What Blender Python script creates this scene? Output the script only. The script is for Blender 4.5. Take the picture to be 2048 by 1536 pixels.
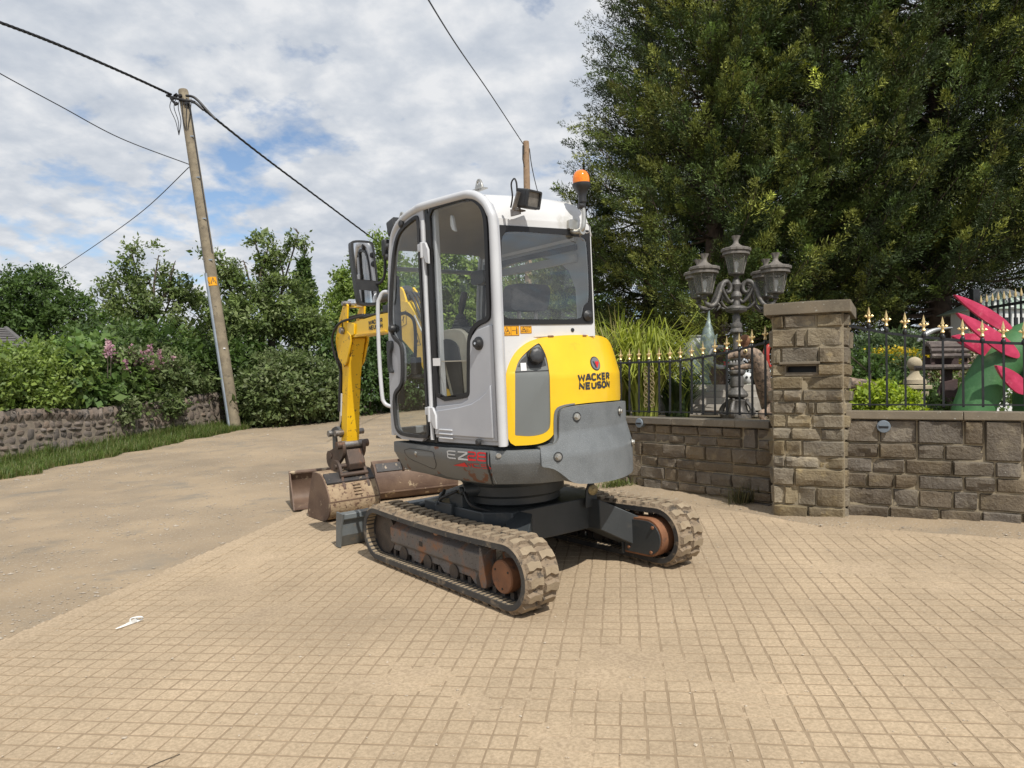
import bpy, bmesh, math, random
import numpy as np
from mathutils import Vector, Matrix, noise
from mathutils.geometry import tessellate_polygon

random.seed(7)
RNG = np.random.default_rng(7)
R = math.radians
SC = bpy.context.scene
COL = SC.collection
for o in list(bpy.data.objects):
    bpy.data.objects.remove(o)

# ------------------------------------------------------------------ camera
EYE = 1.425
PITCH = math.atan(27 / 1440)
cam_data = bpy.data.cameras.new('camera')
cam_data.sensor_fit = 'HORIZONTAL'
cam_data.sensor_width = 36.0
cam_data.lens = 36.0 * 1440 / 2048
cam_data.clip_start = 0.05
cam_data.clip_end = 900
cam = bpy.data.objects.new('camera', cam_data)
COL.objects.link(cam)
cam.location = (0, 0, EYE)
cam.rotation_euler = (math.pi / 2 + PITCH, 0, 0)
SC.camera = cam

# ------------------------------------------------------------------ sky, sun, exposure
SUN_AZ = R(24)       # behind the camera, this far to its right
SUN_EL = R(51)
SC.view_settings.view_transform = 'Standard'
SC.view_settings.look = 'None'
SC.view_settings.exposure = 0.0
SC.view_settings.gamma = 1.0
SC.view_settings.use_curve_mapping = False
world = bpy.data.worlds.new('World')
SC.world = world
world.use_nodes = True
wt = world.node_tree
wt.nodes.clear()


def build_world():
    N, L = wt.nodes, wt.links
    out = N.new('ShaderNodeOutputWorld')
    bg = N.new('ShaderNodeBackground')
    bg.inputs['Strength'].default_value = 0.092
    L.new(bg.outputs[0], out.inputs[0])
    sky = N.new('ShaderNodeTexSky')
    sky.sky_type = 'NISHITA'
    sky.sun_disc = False
    sky.sun_elevation = SUN_EL
    sky.sun_rotation = math.pi - SUN_AZ
    sky.altitude = 60
    sky.air_density = 1.0
    sky.dust_density = 0.6
    sky.ozone_density = 1.6
    tc = N.new('ShaderNodeTexCoord')
    sep = N.new('ShaderNodeSeparateXYZ')
    L.new(tc.outputs['Generated'], sep.inputs[0])

    def math_(op, a, b=None, clamp=False):
        n = N.new('ShaderNodeMath')
        n.operation = op
        n.use_clamp = clamp
        for i, v in enumerate((a, b)):
            if v is None:
                continue
            if isinstance(v, (int, float)):
                n.inputs[i].default_value = v
            else:
                L.new(v, n.inputs[i])
        return n.outputs[0]
    # a flat cloud layer seen in perspective: divide the view direction by its height
    zc = math_('ADD', math_('MAXIMUM', sep.outputs['Z'], 0.0), 0.28)
    px = math_('DIVIDE', sep.outputs['X'], zc)
    py = math_('DIVIDE', sep.outputs['Y'], zc)
    comb = N.new('ShaderNodeCombineXYZ')
    L.new(px, comb.inputs[0])
    L.new(py, comb.inputs[1])

    def noise_(scale, detail, rough, off, sx=1.0, sy=1.0, dist=0.0):
        mp = N.new('ShaderNodeMapping')
        mp.inputs['Location'].default_value = off
        mp.inputs['Scale'].default_value = (sx, sy, 1)
        mp.inputs['Rotation'].default_value = (0, 0, R(18))
        L.new(comb.outputs[0], mp.inputs[0])
        t = N.new('ShaderNodeTexNoise')
        t.inputs['Scale'].default_value = scale
        t.inputs['Detail'].default_value = detail
        t.inputs['Roughness'].default_value = rough
        t.inputs['Distortion'].default_value = dist
        L.new(mp.outputs[0], t.inputs['Vector'])
        return t.outputs['Fac']

    def ramp(fac, stops):
        r = N.new('ShaderNodeValToRGB')
        cr = r.color_ramp
        while len(cr.elements) < len(stops):
            cr.elements.new(0.5)
        for e, (p, c) in zip(cr.elements, stops):
            e.position = p
            e.color = c if len(c) == 4 else (*c, 1)
        L.new(fac, r.inputs[0])
        return r.outputs['Color']
    n_big = noise_(1.15, 3, 0.5, SKY_OFF[0], 1.0, 1.0, 0.0)
    n_puff = noise_(7.6, 8, 0.55, SKY_OFF[1], 1.0, 1.0, 0.1)
    n_cover = math_('ADD', math_('MULTIPLY', n_big, 0.55), math_('MULTIPLY', n_puff, 0.45))
    cover = ramp(n_cover, [(0.375, (0, 0, 0)), (0.460, (1, 1, 1))])
    n_shade = noise_(10.0, 7, 0.56, SKY_OFF[2], 1.0, 1.0, 0.15)
    n_shade2 = noise_(1.5, 3, 0.5, SKY_OFF[3], 1.0, 1.0, 0.0)
    sh = math_('ADD', math_('ADD', math_('MULTIPLY', n_shade, 0.42), math_('MULTIPLY', n_puff, 0.36)), math_('MULTIPLY', n_shade2, 0.22))
    cloud = ramp(sh, [(0.39, (5.7, 6.25, 7.1)), (0.50, (7.1, 7.5, 8.1)), (0.595, (8.9, 9.05, 9.3))])
    mix = N.new('ShaderNodeMix')
    mix.data_type = 'RGBA'
    L.new(cover, mix.inputs['Factor'])
    lift = N.new('ShaderNodeVectorMath')
    lift.operation = 'SCALE'
    lift.inputs['Scale'].default_value = 1.55
    L.new(sky.outputs[0], lift.inputs[0])
    L.new(lift.outputs[0], mix.inputs['A'])
    L.new(cloud, mix.inputs['B'])
    L.new(mix.outputs['Result'], bg.inputs['Color'])


SKY_OFF = [(9.1, 7.7, 0), (6.3, 2.2, 0), (4.7, 8.2, 0), (6.2, 0.1, 0)]
build_world()
sun_data = bpy.data.lights.new('sun', 'SUN')
sun_data.energy = 4.2
sun_data.angle = R(0.5)
sun_data.color = (1.0, 0.955, 0.88)
sun = bpy.data.objects.new('sun', sun_data)
COL.objects.link(sun)
sun_dir = Vector((math.sin(SUN_AZ) * math.cos(SUN_EL), -math.cos(SUN_AZ) * math.cos(SUN_EL), math.sin(SUN_EL)))
sun.rotation_euler = sun_dir.to_track_quat('Z', 'Y').to_euler()
sun.location = sun_dir * 60

# ------------------------------------------------------------------ the lie of the land
SX, SY = 0.04297, 0.0477


def gz(x, y):
    """height of the sloping ground; it levels off beyond the bend in the track"""
    xx = max(-14.0, min(9.0, x))
    yy = y if y < 24 else 24 + 6 * math.tanh((y - 24) / 6)
    return SX * xx + SY * yy


def at(px, py, Y):
    """a point at distance Y ahead that the photograph shows at pixel px, py"""
    a = (768 - py) / 1440
    c, s = math.cos(PITCH), math.sin(PITCH)
    k = Y / (c - a * s)
    return Vector(((px - 1024) / 1440 * k, Y, EYE + k * (s + a * c)))


# ------------------------------------------------------------------ objects
def tag(o, label=None, cat=None, group=None, kind=None):
    if label:
        o['label'] = label
    if cat:
        o['category'] = cat
    if group:
        o['group'] = group
    if kind:
        o['kind'] = kind
    return o


def empty(name, loc=(0, 0, 0), rot=(0, 0, 0), parent=None):
    o = bpy.data.objects.new(name, None)
    o.empty_display_size = 0.1
    COL.objects.link(o)
    o.location = loc
    o.rotation_euler = rot
    if parent:
        o.parent = parent
    return o


def link(name, me, parent=None, loc=None, rot=None):
    o = bpy.data.objects.new(name, me)
    COL.objects.link(o)
    if parent:
        o.parent = parent
    if loc is not None:
        o.location = loc
    if rot is not None:
        o.rotation_euler = rot
    return o


def copy_tree(o, parent=None):
    c = o.copy()
    COL.objects.link(c)
    if parent:
        c.parent = parent
    for ch in list(o.children):
        copy_tree(ch, c)
    return c


def frame_from(d, up=Vector((0, 0, 1))):
    d = Vector(d).normalized()
    up = Vector(up)
    if abs(d.dot(up)) > 0.98:
        up = Vector((1, 0, 0))
    s = d.cross(up).normalized()
    return d, s, s.cross(d).normalized()


class MB:
    """collects vertices and faces of one mesh"""

    def __init__(self):
        self.v, self.f, self.m = [], [], []
        self.cur = 0

    def add(self, vs, fs):
        b = len(self.v)
        self.v += [tuple(p) for p in vs]
        for f in fs:
            self.f.append([i + b for i in f])
            self.m.append(self.cur)
        return self

    def box(self, c, s, M=None):
        hx, hy, hz = s[0] / 2, s[1] / 2, s[2] / 2
        vs = [Vector((x, y, z)) for x in (-hx, hx) for y in (-hy, hy) for z in (-hz, hz)]
        if M is not None:
            vs = [M @ p for p in vs]
        vs = [p + Vector(c) for p in vs]
        return self.add(vs, [(0, 1, 3, 2), (4, 6, 7, 5), (0, 4, 5, 1), (2, 3, 7, 6), (0, 2, 6, 4), (1, 5, 7, 3)])

    def beam(self, p0, p1, w, h, up=(0, 0, 1)):
        p0, p1 = Vector(p0), Vector(p1)
        d, s, u = frame_from(p1 - p0, up)
        vs = []
        for p in (p0, p1):
            for a, b in ((-1, -1), (1, -1), (1, 1), (-1, 1)):
                vs.append(p + s * (a * w / 2) + u * (b * h / 2))
        return self.add(vs, [(3, 2, 1, 0), (4, 5, 6, 7), (0, 1, 5, 4), (1, 2, 6, 5), (2, 3, 7, 6), (3, 0, 4, 7)])

    def tube(self, path, r, n=10, cap=True, closed=False):
        P = [Vector(p) for p in path]
        k = len(P)
        rr = r if isinstance(r, (list, tuple)) else [r] * k
        up = Vector((0, 0, 1))
        rings = []
        last = None
        for i in range(k):
            if closed:
                d = P[(i + 1) % k] - P[i - 1]
            else:
                d = P[min(i + 1, k - 1)] - P[max(i - 1, 0)]
            if d.length < 1e-9:
                d = Vector((0, 0, 1))
            d.normalize()
            if last is None:
                _, s, u = frame_from(d, up)
            else:
                s = last - d * last.dot(d)
                if s.length < 1e-6:
                    _, s, u = frame_from(d, up)
                s.normalize()
                u = s.cross(d)
            last = s
            rings.append([P[i] + (s * math.cos(2 * math.pi * j / n) + u * math.sin(2 * math.pi * j / n)) * rr[i] for j in range(n)])
        vs = [q for ring in rings for q in ring]
        fs = []
        for i in range(k if closed else k - 1):
            a, b = i * n, ((i + 1) % k) * n
            for j in range(n):
                fs.append((a + j, a + (j + 1) % n, b + (j + 1) % n, b + j))
        if cap and not closed:
            fs.append(tuple(range(n))[::-1])
            fs.append(tuple((k - 1) * n + j for j in range(n)))
        return self.add(vs, fs)

    def cyl(self, p0, p1, r0, r1=None, n=16, cap=True):
        return self.tube([p0, p1], [r0, r0 if r1 is None else r1], n, cap)

    def lathe(self, prof, n=20, o=(0, 0, 0), axis=(0, 0, 1), closed=True, lobes=None):
        """prof: (radius, height) pairs turned about axis through o; lobes(i, angle) scales the radius"""
        d, s, u = frame_from(axis)
        o = Vector(o)
        vs, fs = [], []
        for i, (r, h) in enumerate(prof):
            for j in range(n):
                a = 2 * math.pi * j / n
                q = r * (lobes(i, a) if lobes else 1)
                vs.append(o + d * h + (s * math.cos(a) + u * math.sin(a)) * q)
        for i in range(len(prof) - 1):
            for j in range(n):
                fs.append((i * n + j, i * n + (j + 1) % n, (i + 1) * n + (j + 1) % n, (i + 1) * n + j))
        if closed:
            fs.append(tuple(range(n))[::-1])
            fs.append(tuple((len(prof) - 1) * n + j for j in range(n)))
        return self.add(vs, fs)

    def prism(self, poly, fn, d0, d1, holes=()):
        """a flat outline (with holes) given thickness: fn(a, b, depth) places a point"""
        loops = [list(poly)] + [list(h) for h in holes]
        flat = [p for l in loops for p in l]
        tris = tessellate_polygon([[Vector((p[0], p[1], 0)) for p in l] for l in loops])
        n = len(flat)
        vs = [fn(p[0], p[1], d0) for p in flat] + [fn(p[0], p[1], d1) for p in flat]
        fs = [tuple(t) for t in tris] + [tuple(n + i for i in t[::-1]) for t in tris]
        b = 0
        for l in loops:
            m = len(l)
            for i in range(m):
                j = (i + 1) % m
                fs.append((b + i, b + j, n + b + j, n + b + i))
            b += m
        return self.add(vs, fs)

    def mesh(self, name, mats, smooth=35, recalc=True):
        me = bpy.data.meshes.new(name)
        me.from_pydata(self.v, [], self.f)
        for mt in (mats if isinstance(mats, (list, tuple)) else [mats]):
            me.materials.append(mt)
        if any(self.m):
            me.polygons.foreach_set('material_index', self.m)
        if recalc:
            bm = bmesh.new()
            bm.from_mesh(me)
            bmesh.ops.recalc_face_normals(bm, faces=bm.faces)
            bm.to_mesh(me)
            bm.free()
        if smooth:
            me.shade_smooth()
            me.set_sharp_from_angle(angle=R(smooth))
        me.update()
        return me

    def build(self, name, mats, parent=None, smooth=35, bevel=0, segs=2, recalc=True):
        o = link(name, self.mesh(name, mats, smooth, recalc), parent)
        if bevel:
            bv = o.modifiers.new('edges', 'BEVEL')
            bv.width = bevel
            bv.segments = segs
            bv.limit_method = 'ANGLE'
            bv.angle_limit = R(40)
            bv.use_clamp_overlap = True
        return o


def chaikin(pts, n=2, closed=True):
    pts = [tuple(p) for p in pts]
    for _ in range(n):
        out = []
        k = len(pts)
        for i in range(k if closed else k - 1):
            a, b = pts[i], pts[(i + 1) % k]
            out.append(tuple(x * .75 + y * .25 for x, y in zip(a, b)))
            out.append(tuple(x * .25 + y * .75 for x, y in zip(a, b)))
        if not closed:
            out = [pts[0]] + out + [pts[-1]]
        pts = out
    return pts


def catmull(pts, n=6, closed=False):
    P = [Vector(p) for p in pts]
    k = len(P)
    out = []
    for i in range(k if closed else k - 1):
        if closed:
            a, b, c, d = P[i - 1], P[i], P[(i + 1) % k], P[(i + 2) % k]
        else:
            a, b, c, d = P[max(i - 1, 0)], P[i], P[i + 1], P[min(i + 2, k - 1)]
        for j in range(n):
            t = j / n
            out.append(0.5 * ((2 * b) + (c - a) * t + (2 * a - 5 * b + 4 * c - d) * t * t + (3 * b - a - 3 * c + d) * t ** 3))
    if not closed:
        out.append(P[-1])
    return out


def offset(poly, d):
    """move a closed outline inwards (d > 0) whatever way round it runs"""
    k = len(poly)
    area = sum(poly[i][0] * poly[(i + 1) % k][1] - poly[(i + 1) % k][0] * poly[i][1] for i in range(k)) / 2
    sg = 1 if area > 0 else -1
    out = []
    for i in range(k):
        a, b, c = Vector(poly[i - 1][:2]), Vector(poly[i][:2]), Vector(poly[(i + 1) % k][:2])
        e1, e2 = (b - a), (c - b)
        if e1.length < 1e-7 or e2.length < 1e-7:
            out.append(tuple(b))
            continue
        e1.normalize()
        e2.normalize()
        n1, n2 = Vector((-e1.y, e1.x)) * sg, Vector((-e2.y, e2.x)) * sg
        m = n1 + n2
        if m.length < 1e-6:
            m = n1
        m.normalize()
        q = b + m * (d / max(0.5, m.dot(n1)))
        out.append((q.x, q.y))
    return out


def rrect(x0, y0, x1, y1, r, n=4):
    out = []
    for cx, cy, a0 in ((x1 - r, y1 - r, 0), (x0 + r, y1 - r, 90), (x0 + r, y0 + r, 180), (x1 - r, y0 + r, 270)):
        for i in range(n + 1):
            a = R(a0 + 90 * i / n)
            out.append((cx + r * math.cos(a), cy + r * math.sin(a)))
    return out


def np_mesh(name, V, F, mats, cols=None, smooth=False):
    """mesh from numpy arrays; cols is a colour for each vertex"""
    me = bpy.data.meshes.new(name)
    nv, nf, k = len(V), len(F), F.shape[1]
    me.vertices.add(nv)
    me.vertices.foreach_set('co', np.ascontiguousarray(V, dtype=np.float32).ravel())
    me.loops.add(nf * k)
    me.loops.foreach_set('vertex_index', np.ascontiguousarray(F, dtype=np.int32).ravel())
    me.polygons.add(nf)
    me.polygons.foreach_set('loop_start', np.arange(0, nf * k, k, dtype=np.int32))
    for mt in (mats if isinstance(mats, (list, tuple)) else [mats]):
        me.materials.append(mt)
    if cols is not None:
        a = me.color_attributes.new('tint', 'FLOAT_COLOR', 'POINT')
        c4 = np.ones((nv, 4), dtype=np.float32)
        c4[:, :3] = cols
        a.data.foreach_set('color', c4.ravel())
    if not smooth:
        me.shade_flat()
    me.update()
    me.validate()
    return me


# ------------------------------------------------------------------ materials
MATS = {}


def pmat(name, c1, c2=None, scale=4.0, rough=0.6, metal=0.0, bump=0.0, bscale=80.0, detail=4.0,
         lo=0.4, hi=0.6, spec=0.5, wear=None, wscale=6.0, wlo=0.58, whi=0.66, coords='Object', rand=0.0, coat=0.0,
         speck=None, sscale=300, slo=0.6, shi=0.7, bdist=0.01, mott=None):
    """a painted, stony or metallic surface: two mixed colours, an optional third for wear, specks, fine relief"""
    m = bpy.data.materials.new(name)
    m.use_nodes = True
    T = m.node_tree
    N, L = T.nodes, T.links
    p = N['Principled BSDF']
    p.inputs['Roughness'].default_value = rough
    p.inputs['Metallic'].default_value = metal
    p.inputs['Specular IOR Level'].default_value = spec
    p.inputs['Coat Weight'].default_value = coat
    if coords == 'World':
        vec = N.new('ShaderNodeNewGeometry').outputs['Position']
    else:
        vec = N.new('ShaderNodeTexCoord').outputs[coords]

    def nz(sc, det=4.0, ro=0.55):
        t = N.new('ShaderNodeTexNoise')
        t.inputs['Scale'].default_value = sc
        t.inputs['Detail'].default_value = det
        t.inputs['Roughness'].default_value = ro
        L.new(vec, t.inputs['Vector'])
        return t.outputs['Fac']

    def ramp(fac, a, b):
        r = N.new('ShaderNodeMapRange')
        r.inputs['From Min'].default_value = a
        r.inputs['From Max'].default_value = b
        L.new(fac, r.inputs['Value'])
        return r.outputs['Result']

    def mix(f, a, b):
        x = N.new('ShaderNodeMix')
        x.data_type = 'RGBA'
        L.new(f, x.inputs['Factor'])
        for s, v in (('A', a), ('B', b)):
            if isinstance(v, tuple):
                x.inputs[s].default_value = (*v, 1)
            else:
                L.new(v, x.inputs[s])
        return x.outputs['Result']
    col = None
    if c2 is not None:
        col = mix(ramp(nz(scale, detail), lo, hi), c1, c2)
    if speck is not None:
        col = mix(ramp(nz(sscale, 2.0), slo, shi), col if col is not None else c1, speck)
    if wear is not None:
        col = mix(ramp(nz(wscale, 8.0, 0.65), wlo, whi), col if col is not None else c1, wear)
    if mott is not None:
        # slow drift of tone over the surface: stains, damp and dust
        ms, ml, mh = mott
        mv = N.new('ShaderNodeMapRange')
        mv.inputs['From Min'].default_value = .32
        mv.inputs['From Max'].default_value = .68
        mv.inputs['To Min'].default_value = ml
        mv.inputs['To Max'].default_value = mh
        L.new(nz(ms, 6.0, .6), mv.inputs['Value'])
        hv = N.new('ShaderNodeHueSaturation')
        L.new(mv.outputs['Result'], hv.inputs['Value'])
        if col is not None:
            L.new(col, hv.inputs['Color'])
        else:
            hv.inputs['Color'].default_value = (*c1, 1)
        col = hv.outputs['Color']
    if rand:
        oi = N.new('ShaderNodeObjectInfo')
        hs = N.new('ShaderNodeHueSaturation')
        mr = N.new('ShaderNodeMapRange')
        mr.inputs['To Min'].default_value = 1 - rand
        mr.inputs['To Max'].default_value = 1 + rand
        L.new(oi.outputs['Random'], mr.inputs['Value'])
        L.new(mr.outputs['Result'], hs.inputs['Value'])
        mh = N.new('ShaderNodeMath')
        mh.operation = 'MULTIPLY'
        mh.inputs[1].default_value = 7.31
        L.new(oi.outputs['Random'], mh.inputs[0])
        fr = N.new('ShaderNodeMath')
        fr.operation = 'FRACT'
        L.new(mh.outputs[0], fr.inputs[0])
        m2 = N.new('ShaderNodeMapRange')
        m2.inputs['To Min'].default_value = 0.75
        m2.inputs['To Max'].default_value = 1.2
        L.new(fr.outputs[0], m2.inputs['Value'])
        L.new(m2.outputs['Result'], hs.inputs['Saturation'])
        if col is not None:
            L.new(col, hs.inputs['Color'])
        else:
            hs.inputs['Color'].default_value = (*c1, 1)
        col = hs.outputs['Color']
    if col is None:
        p.inputs['Base Color'].default_value = (*c1, 1)
    else:
        L.new(col, p.inputs['Base Color'])
    if bump:
        b = N.new('ShaderNodeBump')
        b.inputs['Strength'].default_value = bump
        b.inputs['Distance'].default_value = bdist
        L.new(nz(bscale, 5.0, 0.6), b.inputs['Height'])
        L.new(b.outputs['Normal'], p.inputs['Normal'])
    MATS[name] = m
    return m


def glass_mat(name, tint, refl=1.0, rough=0.0):
    m = bpy.data.materials.new(name)
    m.use_nodes = True
    N, L = m.node_tree.nodes, m.node_tree.links
    N.remove(N['Principled BSDF'])
    out = N['Material Output']
    tr = N.new('ShaderNodeBsdfTransparent')
    tr.inputs['Color'].default_value = (*tint, 1)
    gl = N.new('ShaderNodeBsdfGlossy')
    gl.inputs['Roughness'].default_value = rough
    fr = N.new('ShaderNodeFresnel')
    fr.inputs['IOR'].default_value = 1.5
    mu = N.new('ShaderNodeMath')
    mu.operation = 'MULTIPLY'
    mu.inputs[1].default_value = refl
    ge = N.new('ShaderNodeNewGeometry')
    fb = N.new('ShaderNodeMath')
    fb.operation = 'SUBTRACT'
    fb.inputs[0].default_value = 1.0
    L.new(ge.outputs['Backfacing'], fb.inputs[1])
    m2 = N.new('ShaderNodeMath')
    m2.operation = 'MULTIPLY'
    L.new(fr.outputs[0], m2.inputs[0])
    L.new(fb.outputs[0], m2.inputs[1])
    L.new(m2.outputs[0], mu.inputs[0])
    mx = N.new('ShaderNodeMixShader')
    L.new(mu.outputs[0], mx.inputs[0])
    L.new(tr.outputs[0], mx.inputs[1])
    L.new(gl.outputs[0], mx.inputs[2])
    L.new(mx.outputs[0], out.inputs['Surface'])
    MATS[name] = m
    return m


def leaf_mat(name, translucent=0.3, rough=0.5, gain=1.0):
    """leaves: the colour comes from the tint stored for each leaf"""
    m = bpy.data.materials.new(name)
    m.use_nodes = True
    N, L = m.node_tree.nodes, m.node_tree.links
    p = N['Principled BSDF']
    p.inputs['Roughness'].default_value = rough
    p.inputs['Specular IOR Level'].default_value = 0.35
    a = N.new('ShaderNodeAttribute')
    a.attribute_name = 'tint'
    tr = N.new('ShaderNodeBsdfTranslucent')
    mx = N.new('ShaderNodeMixShader')
    mx.inputs[0].default_value = translucent
    L.new(a.outputs['Color'], p.inputs['Base Color'])
    hs = N.new('ShaderNodeHueSaturation')
    hs.inputs['Value'].default_value = 1.5
    hs.inputs['Saturation'].default_value = 1.1
    L.new(a.outputs['Color'], hs.inputs['Color'])
    L.new(hs.outputs[0], tr.inputs['Color'])
    L.new(p.outputs[0], mx.inputs[1])
    L.new(tr.outputs[0], mx.inputs[2])
    L.new(mx.outputs[0], N['Material Output'].inputs['Surface'])
    MATS[name] = m
    return m
# ------------------------------------------------------------------ the surfaces in the scene
pmat('grey_paint', (.40, .41, .44), (.44, .45, .475), 3, .38, bump=.02, bscale=25, wear=(.33, .325, .32), wscale=5, wlo=.62, whi=.74, coat=.15, mott=(2.2, .92, 1.05))
pmat('roof_paint', (.66, .66, .66), (.60, .60, .60), 6, .38, bump=.02, bscale=25, wear=(.48, .47, .44), wscale=4, wlo=.6, whi=.72, coat=.15, mott=(3.0, .90, 1.04))
pmat('tube_paint', (.58, .59, .61), (.53, .54, .56), 4, .36, coat=.2)
pmat('yellow_paint', (.88, .56, .014), (.84, .51, .012), 3, .36, bump=.02, bscale=20, wear=(.70, .42, .03), wscale=7, wlo=.62, whi=.74, coat=.3, mott=(2.0, .93, 1.04))
pmat('yellow_worn', (.87, .53, .010), (.82, .48, .010), 4, .42, bump=.05, bscale=30, wear=(.20, .12, .03), wscale=22, wlo=.60, whi=.63, coat=.1)
pmat('skirt_grey', (.155, .162, .163), (.125, .130, .130), 3, .5, bump=.08, bscale=60, wear=(.21, .215, .21), wscale=4, wlo=.55, whi=.7)
pmat('skirt_scuffed', (.155, .164, .168), (.130, .134, .134), 3, .5, bump=.08, bscale=60, wear=(.135, .055, .03), wscale=7, wlo=.60, whi=.615, mott=(3, .85, 1.1))
pmat('cast_grey', (.160, .174, .182), (.135, .148, .156), 9, .55, bump=.35, bscale=160, speck=(.215, .23, .24), sscale=240, slo=.56, shi=.66, mott=(4, .88, 1.08))
pmat('frame_dark', (.040, .046, .050), (.052, .058, .062), 4, .45, bump=.08, bscale=50, wear=(.09, .085, .075), wscale=5, wlo=.6, whi=.75)
pmat('blade_grey', (.13, .145, .15), (.10, .11, .115), 4, .45, bump=.08, bscale=50, wear=(.22, .17, .12), wscale=6, wlo=.6, whi=.72)
pmat('track_frame', (.17, .155, .145), (.15, .14, .135), 3, .6, bump=.3, bscale=50, wear=(.23, .11, .055), wscale=6, wlo=.48, whi=.62, speck=(.06, .05, .045), sscale=60, slo=.62, shi=.68, mott=(6, .7, 1.2))
pmat('rust', (.19, .085, .042), (.25, .11, .052), 9, .75, bump=.3, bscale=90, wear=(.11, .06, .04), wscale=8, wlo=.55, whi=.65)
pmat('bucket_rust', (.115, .072, .052), (.165, .108, .075), 5, .6, bump=.3, bscale=60, wear=(.42, .33, .22), wscale=9, wlo=.60, whi=.66, spec=.4)
pmat('bucket_muddy', (.40, .30, .19), (.30, .21, .13), 6, .8, bump=.8, bscale=40, wear=(.13, .075, .05), wscale=26, wlo=.54, whi=.62)
pmat('bucket_dark', (.03, .028, .028), (.05, .042, .04), 6, .5, bump=.3, bscale=60, wear=(.35, .28, .2), wscale=14, wlo=.6, whi=.64)
pmat('hitch_steel', (.085, .062, .05), (.12, .08, .06), 6, .55, metal=.3, bump=.3, bscale=70, wear=(.17, .09, .055), wscale=9, wlo=.56, whi=.64)
pmat('pin_steel', (.30, .29, .28), (.22, .19, .17), 20, .4, metal=.7, bump=.2)
pmat('link_steel', (.12, .125, .13), (.09, .09, .09), 8, .5, metal=.4, bump=.2)
pmat('chrome', (.75, .75, .75), rough=.15, metal=1.0)
pmat('zinc', (.55, .54, .50), (.45, .44, .41), 20, .35, metal=.8)
pmat('black_rubber', (.022, .022, .024), (.035, .035, .036), 10, .6, bump=.15, bscale=60)
pmat('black_seal', (.012, .012, .013), rough=.45)
pmat('black_plastic', (.022, .023, .025), (.03, .03, .031), 20, .42, bump=.1, bscale=250)
pmat('track_rubber', (.036, .036, .037), (.060, .057, .052), 6, .7, bump=.3, bscale=50, wear=(.20, .16, .115), wscale=9, wlo=.56, whi=.66)
pmat('track_dust', (.315, .248, .165), (.255, .198, .13), 7, .9, bump=.4, bscale=90, wear=(.24, .175, .11), wscale=13, wlo=.54, whi=.66, coords='World')
pmat('track_soil', (.205, .155, .105), (.265, .20, .135), 16, .95, bump=.8, bscale=70, wear=(.08, .065, .05), wscale=20, wlo=.55, whi=.62, coords='World')
pmat('track_iron', (.07, .058, .05), (.10, .08, .065), 12, .6, metal=.3, bump=.4, bscale=80)
pmat('hose', (.018, .018, .019), rough=.5)
pmat('headliner', (.33, .305, .265), (.29, .27, .235), 3, .85)
pmat('cab_inner', (.33, .345, .36), (.30, .315, .33), 3, .6)
pmat('seat_cloth', (.035, .036, .04), (.05, .05, .055), 30, .85, bump=.3, bscale=300)
pmat('console_beige', (.36, .34, .28), (.32, .30, .25), 8, .6)
pmat('floor_mat', (.03, .03, .03), (.06, .055, .045), 8, .8, bump=.3)
pmat('insert_grey', (.155, .168, .165), (.145, .156, .154), 3, .48, bump=.05, bscale=200)
pmat('print_dark', (.035, .037, .042), rough=.5)
pmat('print_red', (.62, .012, .018), rough=.45)
pmat('print_silver', (.46, .46, .46), rough=.4)
pmat('print_white', (.74, .74, .74), rough=.5)
pmat('badge_silver', (.22, .22, .23), rough=.35, metal=.3)
pmat('sticker_amber', (.78, .36, .006), rough=.45)
pmat('lamp_lens', (.20, .185, .165), (.15, .14, .125), 40, .15)
mm = pmat('beacon_amber', (.95, .26, .004), (.80, .18, .003), 18, .12, coat=.6)
mm.node_tree.nodes['Principled BSDF'].inputs['Subsurface Weight'].default_value = .25
mm.node_tree.nodes['Principled BSDF'].inputs['Subsurface Radius'].default_value = (.04, .012, .002)
pmat('mirror_face', (.82, .83, .84), rough=.02, metal=1.0)
glass_mat('cab_glass', (.97, .98, .975), 1.3)
glass_mat('rear_glass', (.965, .975, .97), 3.2)
glass_mat('lantern_glass', (.72, .73, .72), 1.2, .08)

pmat('paver_stone', (.475, .365, .243), (.345, .260, .168), 70, .9, bump=.35, bscale=260, speck=(.31, .24, .155), sscale=130, slo=.60, shi=.68,
     coords='World', lo=.34, hi=.66, bdist=.004, mott=(1.1, .80, 1.12))
pmat('joint_sand', (.262, .193, .122), (.31, .232, .15), 14, .95, bump=.3, bscale=200, coords='World', bdist=.003)
pmat('sand_dust', (.455, .35, .235), (.34, .256, .167), 60, .95, bump=.3, bscale=200, coords='World', bdist=.003, mott=(1.1, .80, 1.12))
pmat('road_dirt', (.350, .265, .172), (.285, .220, .148), 1.1, .95, detail=8, bump=.9, bscale=45, coords='World', speck=(.40, .345, .27), sscale=55, slo=.6, shi=.7,
     wear=(.235, .198, .150), wscale=1.5, wlo=.55, whi=.68, bdist=.012, mott=(.45, .82, 1.12))
pmat('gravel', (.46, .39, .30), (.36, .30, .23), 3, .9, coords='World', rand=.2, bump=.2)
pmat('verge_soil', (.10, .085, .05), (.17, .13, .075), 5, .95, bump=.5, bscale=40, coords='World')
pmat('garden_soil', (.12, .095, .06), (.20, .16, .10), 3, .95, bump=.5, bscale=30, coords='World')
pmat('sandstone', (.172, .140, .100), (.128, .104, .078), 3.2, .9, bump=1.0, bscale=38, coords='World', rand=.14,
     wear=(.21, .172, .118), wscale=6, wlo=.54, whi=.66, speck=(.31, .29, .24), sscale=75, slo=.68, shi=.72, bdist=.016, mott=(.9, .82, 1.15))
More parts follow.
